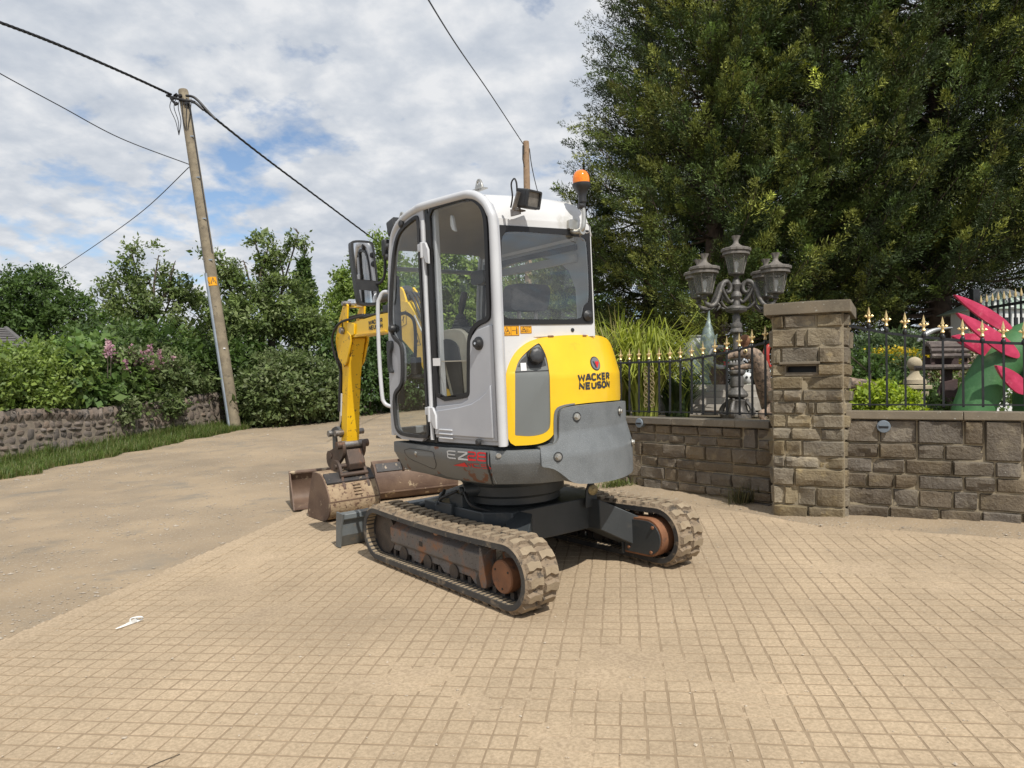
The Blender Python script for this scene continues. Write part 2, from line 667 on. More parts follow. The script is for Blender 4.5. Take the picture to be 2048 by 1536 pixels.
pmat('pillar_stone', (.232, .190, .124), (.172, .140, .096), 3.6, .9, bump=1.0, bscale=38, coords='World', rand=.16,
     wear=(.32, .255, .15), wscale=6, wlo=.54, whi=.66, speck=(.36, .34, .28), sscale=75, slo=.69, shi=.73, bdist=.016, mott=(1.2, .84, 1.12))
pmat('wall_mortar', (.33, .275, .185), (.27, .225, .155), 9, .95, bump=.4, bscale=80, coords='World')
pmat('coping_stone', (.20, .165, .118), (.155, .13, .095), 4, .85, bump=.4, bscale=70, coords='World', rand=.08,
     wear=(.26, .225, .165), wscale=5, wlo=.55, whi=.68, speck=(.34, .33, .29), sscale=60, slo=.69, shi=.73, bdist=.006, mott=(1.5, .78, 1.15))
pmat('field_stone', (.19, .15, .122), (.125, .10, .083), 3.5, .92, bump=.8, bscale=35, coords='World', rand=.25,
     wear=(.055, .048, .042), wscale=5, wlo=.55, whi=.60, speck=(.30, .28, .24), sscale=45, slo=.66, shi=.7, bdist=.012)
pmat('field_mortar', (.30, .245, .195), (.235, .195, .155), 7, .95, bump=.6, bscale=50, coords='World')
pmat('wrought_iron', (.012, .013, .015), (.02, .021, .022), 20, .4)
pmat('finial_gold', (.78, .60, .30), (.66, .50, .24), 40, .35, metal=.55)
pmat('scroll_gold', (.40, .32, .17), (.26, .21, .11), 40, .5, metal=.5)
pmat('lamp_bronze', (.105, .10, .095), (.15, .14, .13), 20, .5, metal=.35, bump=.4, bscale=120, wear=(.21, .185, .155), wscale=14, wlo=.56, whi=.66)
pmat('lamp_pale', (.20, .178, .155), (.145, .13, .115), 16, .6, metal=.2, bump=.4, bscale=120)
pmat('wall_light', (.17, .20, .235), (.15, .18, .21), 8, .5)
pmat('pole_wood', (.27, .225, .155), (.20, .165, .115), 5, .85, bump=.4, bscale=40, wear=(.13, .11, .08), wscale=9, wlo=.57, whi=.66)
pmat('pole_wood_red', (.36, .245, .155), (.30, .20, .125), 5, .85, bump=.4, bscale=40, wear=(.2, .13, .08), wscale=9, wlo=.57, whi=.66)
pmat('galvanised', (.34, .38, .43), (.27, .31, .36), 4, .45, metal=.4)
pmat('cable', (.012, .012, .014), rough=.55)
pmat('bark', (.13, .105, .08), (.085, .07, .055), 10, .95, bump=.6, bscale=40)
pmat('conifer_bark', (.115, .082, .06), (.075, .055, .042), 10, .95, bump=.6, bscale=40)
leaf_mat('leaf', .32, .5)
leaf_mat('conifer_leaf', .07, .6)
leaf_mat('blade_leaf', .35, .45)
pmat('deck_wood', (.36, .33, .285), (.28, .255, .22), 2.5, .85, bump=.3, bscale=60, coords='World', wear=(.44, .42, .38), wscale=3, wlo=.52, whi=.66)
pmat('rustic_wood', (.16, .13, .115), (.105, .085, .08), 9, .85, bump=.5, bscale=60, wear=(.30, .265, .235), wscale=10, wlo=.55, whi=.65)
pmat('plum_wood', (.085, .052, .05), (.06, .04, .04), 9, .8, bump=.4, bscale=60)
pmat('verdigris', (.21, .265, .245), (.12, .155, .15), 14, .5, metal=.3, bump=.3, bscale=60, wear=(.36, .42, .39), wscale=9, wlo=.55, whi=.65)
pmat('silver_grey', (.36, .37, .375), (.29, .30, .305), 5, .4, metal=.3)
pmat('beast_skin', (.33, .24, .175), (.19, .14, .105), 22, .8, bump=1.0, bscale=60, wear=(.085, .068, .055), wscale=18, wlo=.52, whi=.60)
pmat('red_gloss', (.40, .035, .022), (.36, .03, .02), 10, .35, coat=.4)
pmat('leaf_green_gloss', (.03, .16, .05), rough=.5)
pmat('monster_green', (.055, .175, .055), (.035, .12, .038), 3, .6, bump=.3, bscale=30, wear=(.11, .25, .10), wscale=4, wlo=.54, whi=.7)
pmat('monster_pink', (.58, .045, .12), (.46, .028, .085), 7, .5, bump=.3, bscale=40, wear=(.66, .16, .22), wscale=6, wlo=.58, whi=.7)
pmat('pale_stone', (.47, .40, .28), (.38, .32, .22), 9, .9, bump=.4, bscale=90)
pmat('white_paint', (.74, .75, .73), (.68, .69, .67), 5, .5)
pmat('dark_pane', (.03, .035, .04), rough=.08)
pmat('green_roof', (.42, .52, .44), (.36, .46, .38), 4, .5)
pmat('house_brick', (.28, .20, .15), (.23, .165, .125), 6, .9)
pmat('slate', (.10, .095, .095), (.13, .12, .115), 6, .8, bump=.3, bscale=40, rand=.12)
pmat('paper', (.78, .80, .80), (.70, .72, .73), 8, .5)
pmat('twig', (.09, .07, .05), rough=.9)
pmat('straw', (.42, .33, .18), (.36, .27, .14), 8, .9)
M = MATS
mm = M['lantern_glass'].node_tree
_d = mm.nodes.new('ShaderNodeBsdfDiffuse')
_d.inputs['Color'].default_value = (.52, .51, .47, 1)
_m = mm.nodes.new('ShaderNodeMixShader')
_m.inputs[0].default_value = .16
_old = mm.nodes['Material Output'].inputs['Surface'].links[0].from_socket
mm.links.new(_old, _m.inputs[1])
mm.links.new(_d.outputs[0], _m.inputs[2])
mm.links.new(_m.outputs[0], mm.nodes['Material Output'].inputs['Surface'])
# ------------------------------------------------------------------ the excavator
# its own axes: x forward, y to its left, z up from the paving, origin between the tracks
ex = empty('mini_excavator')
ex.matrix_world = Matrix(((-.6187, -.7845, -.0429, .093), (.7855, -.6170, -.0475, 5.178), (.0108, -.0631, .99795, EYE - 1.174), (0, 0, 0, 1)))
tag(ex, 'yellow and grey mini excavator with rubber tracks standing on the block paving', 'excavator')
CY = .115                       # the slew axis stands at y = CY
TA, TB = math.tan(R(8)), math.tan(R(9.7))


def door_pl(a, b, d):           # the plane of the door: a forward, b up, d outwards
    return Vector((a, .72 + d, b))


def side_pl(a, b, d):           # the side panel behind the door tapers towards the tail
    return Vector((a, .72 + (a + .03) * TA + d * .99, b)) + Vector((-d * .139, 0, 0))


def rear_pl(a, b, d):           # the rear panel; a is y, d outwards
    return Vector((-.622 + (a - .637) * TB - d * .985, a + d * .168, b))


def hood_r(z):
    return .80 if z < 1.33 else .80 - (z - 1.33) * .24


def cw_r(z):
    if z > 1.0:
        return .832
    if z < .86:
        return .868
    return .868 - .036 * (z - .86) / .14


def tail(rf):
    def fn(a, b, d):            # wrapped round the slew axis: a in degrees to the right of the tail, b up, d outwards
        r = rf(b) + d
        t = R(a)
        return Vector((-r * math.cos(t), CY - r * math.sin(t), b))
    return fn


def wrapped(name, poly, fn, d0, d1, mat, parent, holes=(), cut_a=(), cut_b=(), smooth=40, bevel=0, segs=2):
    """an outline cut into strips so that it bends smoothly when fn wraps it round the tail"""
    mb = MB().prism(poly, lambda a, b, d: Vector((a, b, d)), d0, d1, holes)
    bm = bmesh.new()
    vs = [bm.verts.new(p) for p in mb.v]
    for f in mb.f:
        try:
            bm.faces.new([vs[i] for i in f])
        except ValueError:
            pass
    for a in cut_a:
        bmesh.ops.bisect_plane(bm, geom=bm.verts[:] + bm.edges[:] + bm.faces[:], plane_co=(a, 0, 0), plane_no=(1, 0, 0), dist=1e-6)
    for b in cut_b:
        bmesh.ops.bisect_plane(bm, geom=bm.verts[:] + bm.edges[:] + bm.faces[:], plane_co=(0, b, 0), plane_no=(0, 1, 0), dist=1e-6)
    bmesh.ops.dissolve_degenerate(bm, dist=1e-6, edges=bm.edges)
    for v in bm.verts:
        v.co = fn(*v.co)
    bmesh.ops.recalc_face_normals(bm, faces=bm.faces)
    me = bpy.data.meshes.new(name)
    bm.to_mesh(me)
    bm.free()
    me.materials.append(mat)
    me.shade_smooth()
    me.set_sharp_from_angle(angle=R(smooth))
    o = link(name, me, parent)
    if bevel:
        bv = o.modifiers.new('edges', 'BEVEL')
        bv.width, bv.segments, bv.limit_method, bv.angle_limit = bevel, segs, 'ANGLE', R(50)
    return o


def lettering(name, body, fn, a0, b0, width, height, d, mat, parent, bold=.012, spacing=1.0, thick=.002):
    """words as thin raised letters: fn places them on whatever surface carries them"""
    cu = bpy.data.curves.new(name, 'FONT')
    cu.body = body
    cu.align_x = 'LEFT'
    cu.offset = bold
    cu.space_character = spacing
    cu.space_line = .92
    cu.resolution_u = 3
    tmp = bpy.data.objects.new(name, cu)
    COL.objects.link(tmp)
    dg = bpy.context.evaluated_depsgraph_get()
    me = bpy.data.meshes.new_from_object(tmp.evaluated_get(dg))
    bpy.data.objects.remove(tmp)
    xs = [v.co.x for v in me.vertices]
    ys = [v.co.y for v in me.vertices]
    x0, x1, y0, y1 = min(xs), max(xs), min(ys), max(ys)
    bm = bmesh.new()
    bm.from_mesh(me)
    ret = bmesh.ops.extrude_face_region(bm, geom=bm.faces[:])
    up = [g for g in ret['geom'] if isinstance(g, bmesh.types.BMVert)]
    for v in bm.verts:
        v.co.z = 0
    for v in up:
        v.co.z = 1
    for v in bm.verts:
        a = a0 + (v.co.x - x0) / (x1 - x0) * width
        b = b0 + (v.co.y - y0) / (y1 - y0) * height
        v.co = fn(a, b, d + v.co.z * thick)
    bmesh.ops.recalc_face_normals(bm, faces=bm.faces)
    out = bpy.data.meshes.new(name)
    bm.to_mesh(out)
    bm.free()
    out.materials.append(mat)
    return link(name, out, parent)


def strokes(name, lines, fn, a0, b0, w, h, d, mat, parent, t=.01, thick=.002):
    """letters drawn as flat ribbons of even width t; lines in a unit box, fn as above"""
    mb = MB()
    for pl in lines:
        P = [Vector((a0 + x * w, b0 + y * h)) for x, y in pl]
        k = len(P)
        lft, rgt = [], []
        for i in range(k):
            e = (P[min(i + 1, k - 1)] - P[max(i - 1, 0)])
            e.normalize()
            n = Vector((-e.y, e.x))
            m = 1.0
            if 0 < i < k - 1:
                e1 = (P[i] - P[i - 1]).normalized()
                m = 1 / max(.6, n.dot(Vector((-e1.y, e1.x))))
            lft.append(P[i] + n * t / 2 * m)
            rgt.append(P[i] - n * t / 2 * m)
        for i in range(k - 1):
            q = [lft[i], lft[i + 1], rgt[i + 1], rgt[i]]
            vs = [fn(p.x, p.y, d) for p in q] + [fn(p.x, p.y, d + thick) for p in q]
            mb.add(vs, [(0, 1, 2, 3), (7, 6, 5, 4), (0, 4, 5, 1), (1, 5, 6, 2), (2, 6, 7, 3), (3, 7, 4, 0)])
    return mb.build(name, mat, parent, smooth=0)


# ---- cab
DOOR_OUT = [(.515, .93), (-.008, .93), (-.018, 1.4), (-.026, 2.0), (-.03, 2.452), (.02, 2.452), (.093, 2.45), (.225, 2.432), (.337, 2.385), (.41, 2.30), (.452, 2.151), (.49, 1.859), (.528, 1.35), (.53, 1.10)]
DOOR_GLASS = [(.06, 2.402), (.033, 2.39), (.030, 2.294), (.032, 2.052), (.030, 1.88), (.03, 1.688), (.028, 1.431), (.026, 1.238), (.022, 1.05), (.026, .985), (.05, .962), (.2, .958), (.37, .962), (.431, .98), (.464, 1.02),
              (.475, 1.143), (.468, 1.222), (.44, 1.262), (.372, 1.297), (.345, 1.335), (.332, 1.44), (.330, 1.551), (.353, 1.592), (.426, 1.625), (.462, 1.67), (.472, 1.76), (.462, 1.856), (.424, 2.036), (.373, 2.235), (.302, 2.335), (.191, 2.376)]
SIDE_WIN = [(-.06, 2.435), (-.22, 2.442), (-.379, 2.443), (-.441, 2.437), (-.50, 2.414), (-.556, 2.362), (-.582, 2.298), (-.589, 2.227), (-.583, 1.9), (-.580, 1.72), (-.573, 1.690), (-.538, 1.673), (-.487, 1.662), (-.442, 1.638),
            (-.410, 1.597), (-.398, 1.549), (-.381, 1.30), (-.377, 1.245), (-.362, 1.229), (-.071, 1.197), (-.06, 1.335), (-.058, 1.848), (-.06, 2.231)]
ROOFLINE = [(-.03, 2.452), (-.382, 2.450), (-.458, 2.441), (-.518, 2.419), (-.580, 2.370), (-.616, 2.310), (-.634, 2.25), (-.640, 2.011), (-.638, .936)]

dg_s = chaikin(DOOR_GLASS, 2)
sw_s = chaikin(SIDE_WIN, 1)
door = MB().prism(chaikin(DOOR_OUT, 1), door_pl, -.025, .012, [offset(dg_s, -.006)]).build('door', M['grey_paint'], ex, bevel=.006)
MB().prism(offset(dg_s, -.008), door_pl, .004, .022, [offset(dg_s, .016)]).build('door_seal', M['black_rubber'], door, bevel=.005)
MB().prism(offset(dg_s, .012), door_pl, .006, .011).build('door_glass', M['cab_glass'], door, smooth=0)
hm = MB().prism(chaikin([(.505, 1.42), (.505, 1.60), (.49, 1.615), (.445, 1.615), (.44, 1.56), (.468, 1.53), (.47, 1.425), (.452, 1.405), (.452, 1.39), (.49, 1.39)], 1), door_pl, .012, .036)
hm.build('door_handle', M['black_plastic'], door, bevel=.006)
MB().lathe([(.030, 0), (.032, .012), (.024, .03), (.014, .034)], 16, door_pl(.432, 1.695, .012), (0, 1, 0)).build('lock', M['black_plastic'], door)
MB().lathe([(.026, 0), (.026, .015), (.018, .022)], 14, door_pl(.245, 2.385, .012), (0, 1, 0)).build('rubber_stop', M['black_rubber'], door)
for z in (2.16, 1.105):
    mb = MB().prism([(-.012, z + .055), (-.012, z - .005), (-.03, z - .03), (-.055, z - .075), (-.085, z - .085), (-.085, z + .005), (-.055, z + .055)], door_pl, .014, .03)
    mb.box(door_pl(.012, z + .03, .022), (.05, .018, .05))
    mb.cyl(door_pl(-.012, z - .04, .026), door_pl(-.012, z + .06, .026), .013, n=10)
    mb.build('hinge', M['tube_paint'], door, bevel=.003)
MB().tube([door_pl(-.02, z, .016) for z in (.95, 2.36)], .013, 8).build('hinge_tube', M['tube_paint'], door)
# the latch on the inside
MB().box(door_pl(.255, 1.43, -.05), (.07, .05, .12)).box(door_pl(.23, 1.36, -.045), (.13, .03, .03)).build('inner_latch', M['black_plastic'], door, bevel=.008)

# the framework behind: side panel, rear panel, roof edge tube
side_out = [(-.035, .936), (-.648, .936), (-.655, 2.0), (-.65, 2.26), (-.61, 2.36), (-.53, 2.43), (-.44, 2.46), (-.035, 2.468)]
cab = MB().prism(side_out, side_pl, -.035, 0, [offset(sw_s, -.004)]).build('cab_side_panel', M['grey_paint'], ex, bevel=.004)
# pressed lower panel, standing proud, with its swept upper edge
press = [(-.045, .965), (-.60, .962), (-.598, 1.645), (-.585, 1.655), (-.53, 1.645), (-.47, 1.632), (-.425, 1.60), (-.388, 1.55), (-.366, 1.30), (-.36, 1.21), (-.30, 1.185), (-.06, 1.165), (-.045, 1.15)]
MB().prism(press, side_pl, 0, .010).build('pressed_panel', M['grey_paint'], cab, bevel=.008, segs=3)
raised = [(-.05, .985), (-.575, .98), (-.571, 1.30), (-.535, 1.255), (-.47, 1.215), (-.40, 1.185), (-.28, 1.162), (-.05, 1.135)]
MB().prism(raised, side_pl, .010, .022).build('swage', M['grey_paint'], cab, bevel=.010, segs=3)
MB().prism(offset(sw_s, -.004), side_pl, -.004, .012, [offset(sw_s, .024)]).build('window_seal', M['black_seal'], cab, bevel=.003)
MB().prism(offset(sw_s, .02), side_pl, -.002, .003).build('side_window', M['cab_glass'], cab, smooth=0)
for z in (1.02, .994, .968):
    mb = MB()
    mb.prism([(-.098, z + .004), (-.222, z + .002), (-.222, z - .007), (-.098, z - .005)], side_pl, .02, .030)
    mb.build('vent_slot', M['tube_paint'], cab, bevel=.003)
kn = MB().lathe([(.041, 0), (.041, .008), (.03, .012), (.024, .034), (.012, .036)], 20, side_pl(-.479, 1.549, .008), (-.139, .99, 0))
kn.build('round_catch', M['black_plastic'], cab)
MB().lathe([(.008, 0), (.008, .006)], 8, side_pl(-.485, 1.549, .044), (-.139, .99, 0)).build('catch_key', M['chrome'], cab)
MB().lathe([(.02, 0), (.02, .014), (.012, .02)], 14, side_pl(-.455, .955, .02), (-.139, .99, 0)).build('rubber_stop', M['black_rubber'], cab)
# white tape band across the window
MB().prism([(-.055, 1.475), (-.125, 1.474), (-.125, 1.425), (-.055, 1.426)], side_pl, .013, .0145).build('white_tape', M['print_white'], cab, smooth=0)
MB().prism([(-.125, 1.456), (-.39, 1.452), (-.39, 1.445), (-.125, 1.449)], side_pl, .0035, .005).build('tape_strip', M['console_beige'], cab, smooth=0)
# B pillar, black strip and inner post
MB().box(door_pl(-.045, 1.69, -.02), (.025, .05, 1.52)).build('pillar_gap', M['black_seal'], cab)
MB().prism([(-.066, 1.2), (-.095, 1.2), (-.095, 2.43), (-.066, 2.43)], side_pl, -.06, -.02).build('inner_post', M['tube_paint'], cab, bevel=.008)

# roof edge and rear corner tube
tube = [side_pl(a, b, .004) for a, b in ROOFLINE]
fr = [Vector((.418, .712, 2.285)), Vector((.375, .716, 2.348)), Vector((.30, .722, 2.396)), Vector((.19, .724, 2.430)), Vector((.06, .724, 2.448))]
front_down = [Vector((.535, .70, .95)), Vector((.532, .70, 1.3)), Vector((.495, .702, 1.86)), Vector((.455, .706, 2.16))]
MB().tube(catmull(front_down + fr + tube, 5), .027, 12).build('cab_tube', M['tube_paint'], ex, smooth=60)

# roof: the profile runs from the windscreen to the rear band; j runs from left to right
prof = [(.43, 2.28), (.385, 2.35), (.31, 2.402), (.20, 2.436), (.06, 2.458), (-.10, 2.468), (-.38, 2.468), (-.455, 2.460), (-.515, 2.440), (-.565, 2.404), (-.598, 2.356), (-.615, 2.305), (-.620, 2.292), (-.621, 2.289), (-.612, 2.240)]
mb = MB()
cols_ = [(.70, 0), (.66, .010), (.45, .018), (.2, .018), (.05, .012), (.0, .003), (-.03, -.018), (-.047, -.05), (-.055, -.11)]
for inset in (0, .03):
    vs = []
    for y, dz in cols_:
        for x, z in prof:
            k = min(1, max(0, (-x + .1) / .7))
            zz = z - .02 + dz * (1 if z > 2.3 else .4) - inset
            if dz < -.001:
                zz = max(z - .02 + dz * 1.0 - inset, 2.20) if z > 2.235 else z - .02
            xx = x + (y - .70) * TB * k + (inset if x < 0 else -inset)
            yy = y + TA * min(0, xx + .03) * max(0, min(1, (y + .055) / .755))
            vs.append((xx, yy * (1 - inset * .1), zz))
    n = len(prof)
    mb.add(vs, [(j * n + i, j * n + i + 1, (j + 1) * n + i + 1, (j + 1) * n + i) for j in range(len(cols_) - 1) for i in range(n - 1)])
    mb.cur = 1
roof = mb.build('roof', [M['roof_paint'], M['headliner']], ex, smooth=50, recalc=False)

# rear panel with its window
rg = chaikin([(.586, 2.119), (.574, 2.173), (.542, 2.203), (.364, 2.204), (.029, 2.195), (-.008, 2.182), (-.021, 2.144), (-.025, 1.79), (.012, 1.775), (.03, 1.742), (.035, 1.69), (.1, 1.676), (.548, 1.684), (.583, 1.696), (.592, 1.727)], 2)
rear_out = [(.64, .936), (.592, .936), (.588, 1.30), (.53, 1.42), (.44, 1.52), (.36, 1.565), (-.055, 1.572), (-.052, 2.262), (.64, 2.28)]
rp = MB().prism(rear_out, rear_pl, -.03, 0, [offset(rg, -.012)]).build('cab_rear_panel', M['roof_paint'], ex, bevel=.004)
MB().prism(rrect(-.042, 1.648, .606, 2.236, .014, 3), rear_pl, -.006, .006, [rg]).build('window_border', M['black_seal'], rp)
MB().prism(offset(rg, -.002), rear_pl, -.002, .003).build('rear_window', M['rear_glass'], rp, smooth=0)
MB().lathe([(.034, 0), (.034, .01), (.026, .016), (.012, .03)], 16, rear_pl(.0, 1.70, .006), (-.985, .168, 0)).build('window_catch', M['black_plastic'], rp)
MB().lathe([(.013, 0), (.012, .004)], 12, rear_pl(.112, 1.612, 0), (-.985, .168, 0)).build('black_plug', M['black_plastic'], rp)
MB().prism([(.655, .936), (.615, .936), (.615, 2.27), (.655, 2.27)], rear_pl, -.01, .012).build('corner_post', M['roof_paint'], rp, bevel=.006)
for (y1, y0, z1, z0) in ((.597, .487, 1.645, 1.584), (.480, .402, 1.641, 1.596)):
    s = MB().prism(rrect(y0, z0, y1, z1, .004, 2), rear_pl, .0005, .0018).build('warning_sticker', M['sticker_amber'], rp, smooth=0)
    ym = (y0 + y1) / 2
    h = z1 - z0
    strokes('sticker_print', [[(.0, .0), (1, .0), (1, 1), (0, 1), (0, 0)], [(.5, .0), (.5, 1)]], rear_pl, y1 - .003, z0 + .003, y0 - y1 + .006, h - .006, .0022, M['print_dark'], s, t=.0018, thick=.0006)
    strokes('sticker_triangle', [[(0, 0), (1, 0), (.5, 1), (0, 0), (.5, .02)], [(.35, .2), (.5, .45), (.62, .3), (.58, .6)]], rear_pl, y1 - .008, z0 + .012, -(y1 - y0) * .36, h * .66, .0022, M['print_dark'], s, t=.003, thick=.0006)
    if h > .05:
        strokes('sticker_figure', [[(.75, 0), (.78, .8)], [(.85, 0), (.82, .8)], [(.78, .88), (.83, .96)], [(.05, .5), (.3, .5)], [(.4, .5), (.6, .5)]], rear_pl, ym - .006, z0 + .01, -.04, h * .7, .0022, M['print_dark'], s, t=.004, thick=.0006)
    else:
        strokes('sticker_marks', [[(0, .9), (.3, .9)], [(.5, .9), (1, .9)], [(0, .6), (.5, .6)], [(0, .1), (.35, .1), (.35, .4), (0, .4), (0, .1)], [(.6, .1), (.95, .35)]], rear_pl, ym - .006, z0 + .008, -.024, h * .7, .0022, M['print_dark'], s, t=.0018, thick=.0006)

# right side, front, floor of the cab
ri = lambda a, b, d: Vector((a, -.075 - d, b))
win = chaikin([(-.60, 1.45), (.42, 1.42), (.40, 1.8), (.34, 2.14), (-.58, 2.14)], 2)
rs = MB().prism([(-.74, .936), (.52, .936), (.53, 1.3), (.48, 1.9), (.42, 2.26), (.33, 2.37), (.1, 2.43), (-.5, 2.43), (-.62, 2.36), (-.70, 2.24)], ri, -.03, 0, [win]).build('cab_right_panel', M['cab_inner'], ex, bevel=.004)
MB().prism(offset(win, -.01), ri, -.018, -.012).build('right_window', M['cab_glass'], rs, smooth=0)
mb = MB()
mb.box((-.12, -.035, 2.15), (1.0, .02, .035))
mb.build('inner_rail', M['black_seal'], rs)
MB().box((-.12, -.032, 2.20), (1.0, .02, .02)).build('inner_trim', M['tube_paint'], rs)
MB().box((-.12, -.03, 2.08), (1.0, .02, .05)).build('inner_shade_rail', M['cab_inner'], rs)
# front: two posts, windscreen, lower panel
MB().tube(catmull([Vector((.535, -.06, .95)), Vector((.53, -.06, 1.3)), Vector((.495, -.06, 1.86)), Vector((.43, -.06, 2.25)), Vector((.33, -.06, 2.38))], 4), .028, 10).build('front_post', M['cab_inner'], ex)
fp = lambda a, b, d: Vector((.535 - (max(0, b - 1.2) ** 1.6) * .075 + d, a, b))
fw = wrapped('windscreen', rrect(-.04, 1.0, .69, 2.28, .05), fp, 0, .005, M['cab_glass'], ex, cut_b=[1.2 + .15 * i for i in range(8)], smooth=60)
MB().box((.52, .32, .965), (.04, .74, .07)).build('front_sill', M['cab_inner'], ex, bevel=.01)
MB().box((.487, .33, 2.12), (.025, .72, .03)).build('screen_bar', M['cab_inner'], ex, bevel=.006)
fl = MB().prism([(.53, .70), (-.03, .70), (-.60, .61), (-.70, -.05), (.5, -.06)], lambda a, b, d: Vector((a, b, d)), .925, .945).build('cab_floor', M['floor_mat'], ex)
for i in range(6):
    MB().box((.15 + .055 * i, .42, .951), (.022, .42, .012)).build('floor_rib', M['floor_mat'], fl)
# ---- inside the cab
seat = MB()
seat.prism(chaikin([(.12, 1.30), (-.26, 1.30), (-.30, 1.34), (-.30, 1.42), (-.2, 1.43), (.08, 1.45), (.14, 1.41)], 2), lambda a, b, d: Vector((a, .20 + d, b)), -.23, .23)
seat_o = seat.build('seat', M['seat_cloth'], ex, bevel=.03, segs=3)
bk = lambda a, b, d: Vector((-.285 - (b - 1.4) * .22 + d, .20 + a, b))
MB().prism(chaikin([(-.23, 1.38), (.23, 1.38), (.25, 1.55), (.22, 1.70), (-.22, 1.70), (-.25, 1.55)], 2), bk, -.06, .05).build('backrest', M['seat_cloth'], seat_o, bevel=.025, segs=3)
MB().prism(rrect(-.165, 1.755, .165, 1.925, .05), bk, -.045, .045).build('headrest', M['seat_cloth'], seat_o, bevel=.03, segs=3)
MB().box((-.385, .13, 1.72), (.02, .02, .12)).box((-.385, .27, 1.72), (.02, .02, .12)).build('headrest_stem', M['pin_steel'], seat_o)
MB().box((-.40, .20, 1.66), (.03, .44, .03)).box((-.42, .2, 1.60), (.03, .06, .16)).build('back_bar', M['console_beige'], seat_o, bevel=.008)
MB().box((-.08, .20, 1.12), (.34, .34, .34)).build('seat_box', M['black_plastic'], seat_o, bevel=.02)
con = lambda a, b, d: Vector((a, .565 + d, b))
cs = MB().prism(chaikin([(-.06, 1.655), (-.26, 1.655), (-.34, 1.60), (-.36, 1.40), (-.33, 1.10), (-.17, 1.10), (-.09, 1.35), (-.02, 1.55), (-.02, 1.62)], 1), con, -.09, .09).build('console', M['console_beige'], ex, bevel=.012)
MB().prism(chaikin([(-.07, 1.60), (-.20, 1.585), (-.27, 1.52), (-.29, 1.16), (-.20, 1.15), (-.11, 1.40), (-.05, 1.55)], 1), con, .088, .098).build('console_side', M['black_plastic'], cs, bevel=.004)
MB().box((-.29, .565, 1.645), (.09, .13, .012), Matrix.Rotation(R(-18), 3, 'Y')).build('switch_panel', M['black_plastic'], cs, bevel=.003)
jb = Vector((-.13, .55, 1.655))
MB().lathe([(.07, 0), (.072, .012), (.055, .02), (.058, .032), (.045, .042), (.048, .052), (.034, .066), (.036, .074), (.022, .095), (.016, .10)], 18, jb, (.02, 0, 1)).build('joystick_boot', M['black_rubber'], cs)
MB().tube([jb + Vector((0, 0, .09)), jb + Vector((-.012, 0, .13)), jb + Vector((-.04, 0, .20)), jb + Vector((-.055, 0, .235))], [.014, .021, .024, .019], 12).build('joystick', M['black_plastic'], cs)
rc = lambda a, b, d: Vector((a, .0 + d, b))
MB().prism(chaikin([(.0, 1.60), (-.28, 1.60), (-.34, 1.50), (-.33, 1.0), (.0, 1.0), (.08, 1.45)], 1), rc, -.06, .05).build('right_console', M['black_plastic'], ex, bevel=.012)
MB().tube([Vector((.33, .03, .95)), Vector((.34, .03, 1.7)), Vector((.30, .03, 2.02))], .014, 8).build('lever_rod', M['black_plastic'], ex)
MB().prism(rrect(-.10, 2.0, .06, 2.10, .03), lambda a, b, d: Vector((.26 + a, .08 + d, b)), -.05, .06).build('radio', M['black_plastic'], ex, bevel=.01)
for y in (.30, .42):
    mb = MB().tube([Vector((.33, y, .945)), Vector((.32, y, 1.2)), Vector((.27, y, 1.42))], .012, 8)
    mb.lathe([(.02, 0), (.024, .02), (.02, .05), (.012, .055)], 10, (.27, y, 1.41), (-.2, 0, 1))
    mb.build('travel_lever', M['black_plastic'], ex)
MB().prism(rrect(.27, 1.02, .36, 1.16, .03), lambda a, b, d: Vector((a, .52 + d, b)), -.012, .012).build('pedal', M['black_plastic'], ex, bevel=.006)
MB().tube(catmull([Vector((.43, .64, 1.35)), Vector((.40, .60, 1.42)), Vector((.40, .58, 1.72)), Vector((.43, .62, 1.80)), Vector((.46, .66, 1.80))], 5), .012, 8).build('grab_handle', M['black_plastic'], ex)
MB().box((.47, .675, 1.62), (.03, .05, .90)).build('inner_front_trim', M['black_plastic'], ex, bevel=.01)
MB().prism(chaikin([(-.19, 2.37), (-.215, 2.37), (-.235, 2.28), (-.245, 2.255), (-.19, 2.285)], 1), lambda a, b, d: Vector((a, .63 + d, b)), -.01, .01).build('sun_blind_catch', M['roof_paint'], ex, bevel=.004)

# ---- on the roof: work lights, beacon, lifting eyes
wl = empty('work_light', parent=ex)
c0 = Vector((-.79, .485, 2.365))
wr = Matrix.Rotation(R(9.7), 3, 'Z') @ Matrix.Rotation(R(-14), 3, 'Y')
W = lambda a, b, d: c0 + wr @ Vector((-d, a, b))
MB().prism(rrect(-.064, -.054, .064, .054, .014), W, -.05, .02).build('lamp_body', M['black_plastic'], wl, bevel=.012, segs=3)
MB().prism(rrect(-.062, -.052, .062, .052, .012), W, .02, .04, [rrect(-.05, -.041, .05, .041, .008)]).build('lamp_hood', M['black_plastic'], wl, bevel=.003)
MB().prism(rrect(-.052, -.043, .052, .043, .008), W, .018, .027).build('lens', M['lamp_lens'], wl)
mb = MB().beam(W(.075, .03, -.02), W(.075, -.075, -.04), .008, .03, (0, 1, 0)).beam(W(-.0, -.07, -.03), W(.075, -.07, -.03), .03, .008).beam(W(.03, -.07, -.03), W(.03, -.09, -.10), .04, .01, (0, 1, 0))
mb.build('bracket', M['pin_steel'], wl)
MB().tube(catmull([W(.08, .03, -.03), W(.088, .075, -.035), W(.09, .10, -.055), W(.088, .07, -.075), W(.08, .0, -.06), W(.06, -.06, -.08)], 5), .005, 6).build('cable', M['hose'], wl)
fl_ = empty('work_light', parent=ex)
c1 = Vector((.46, .655, 2.40))
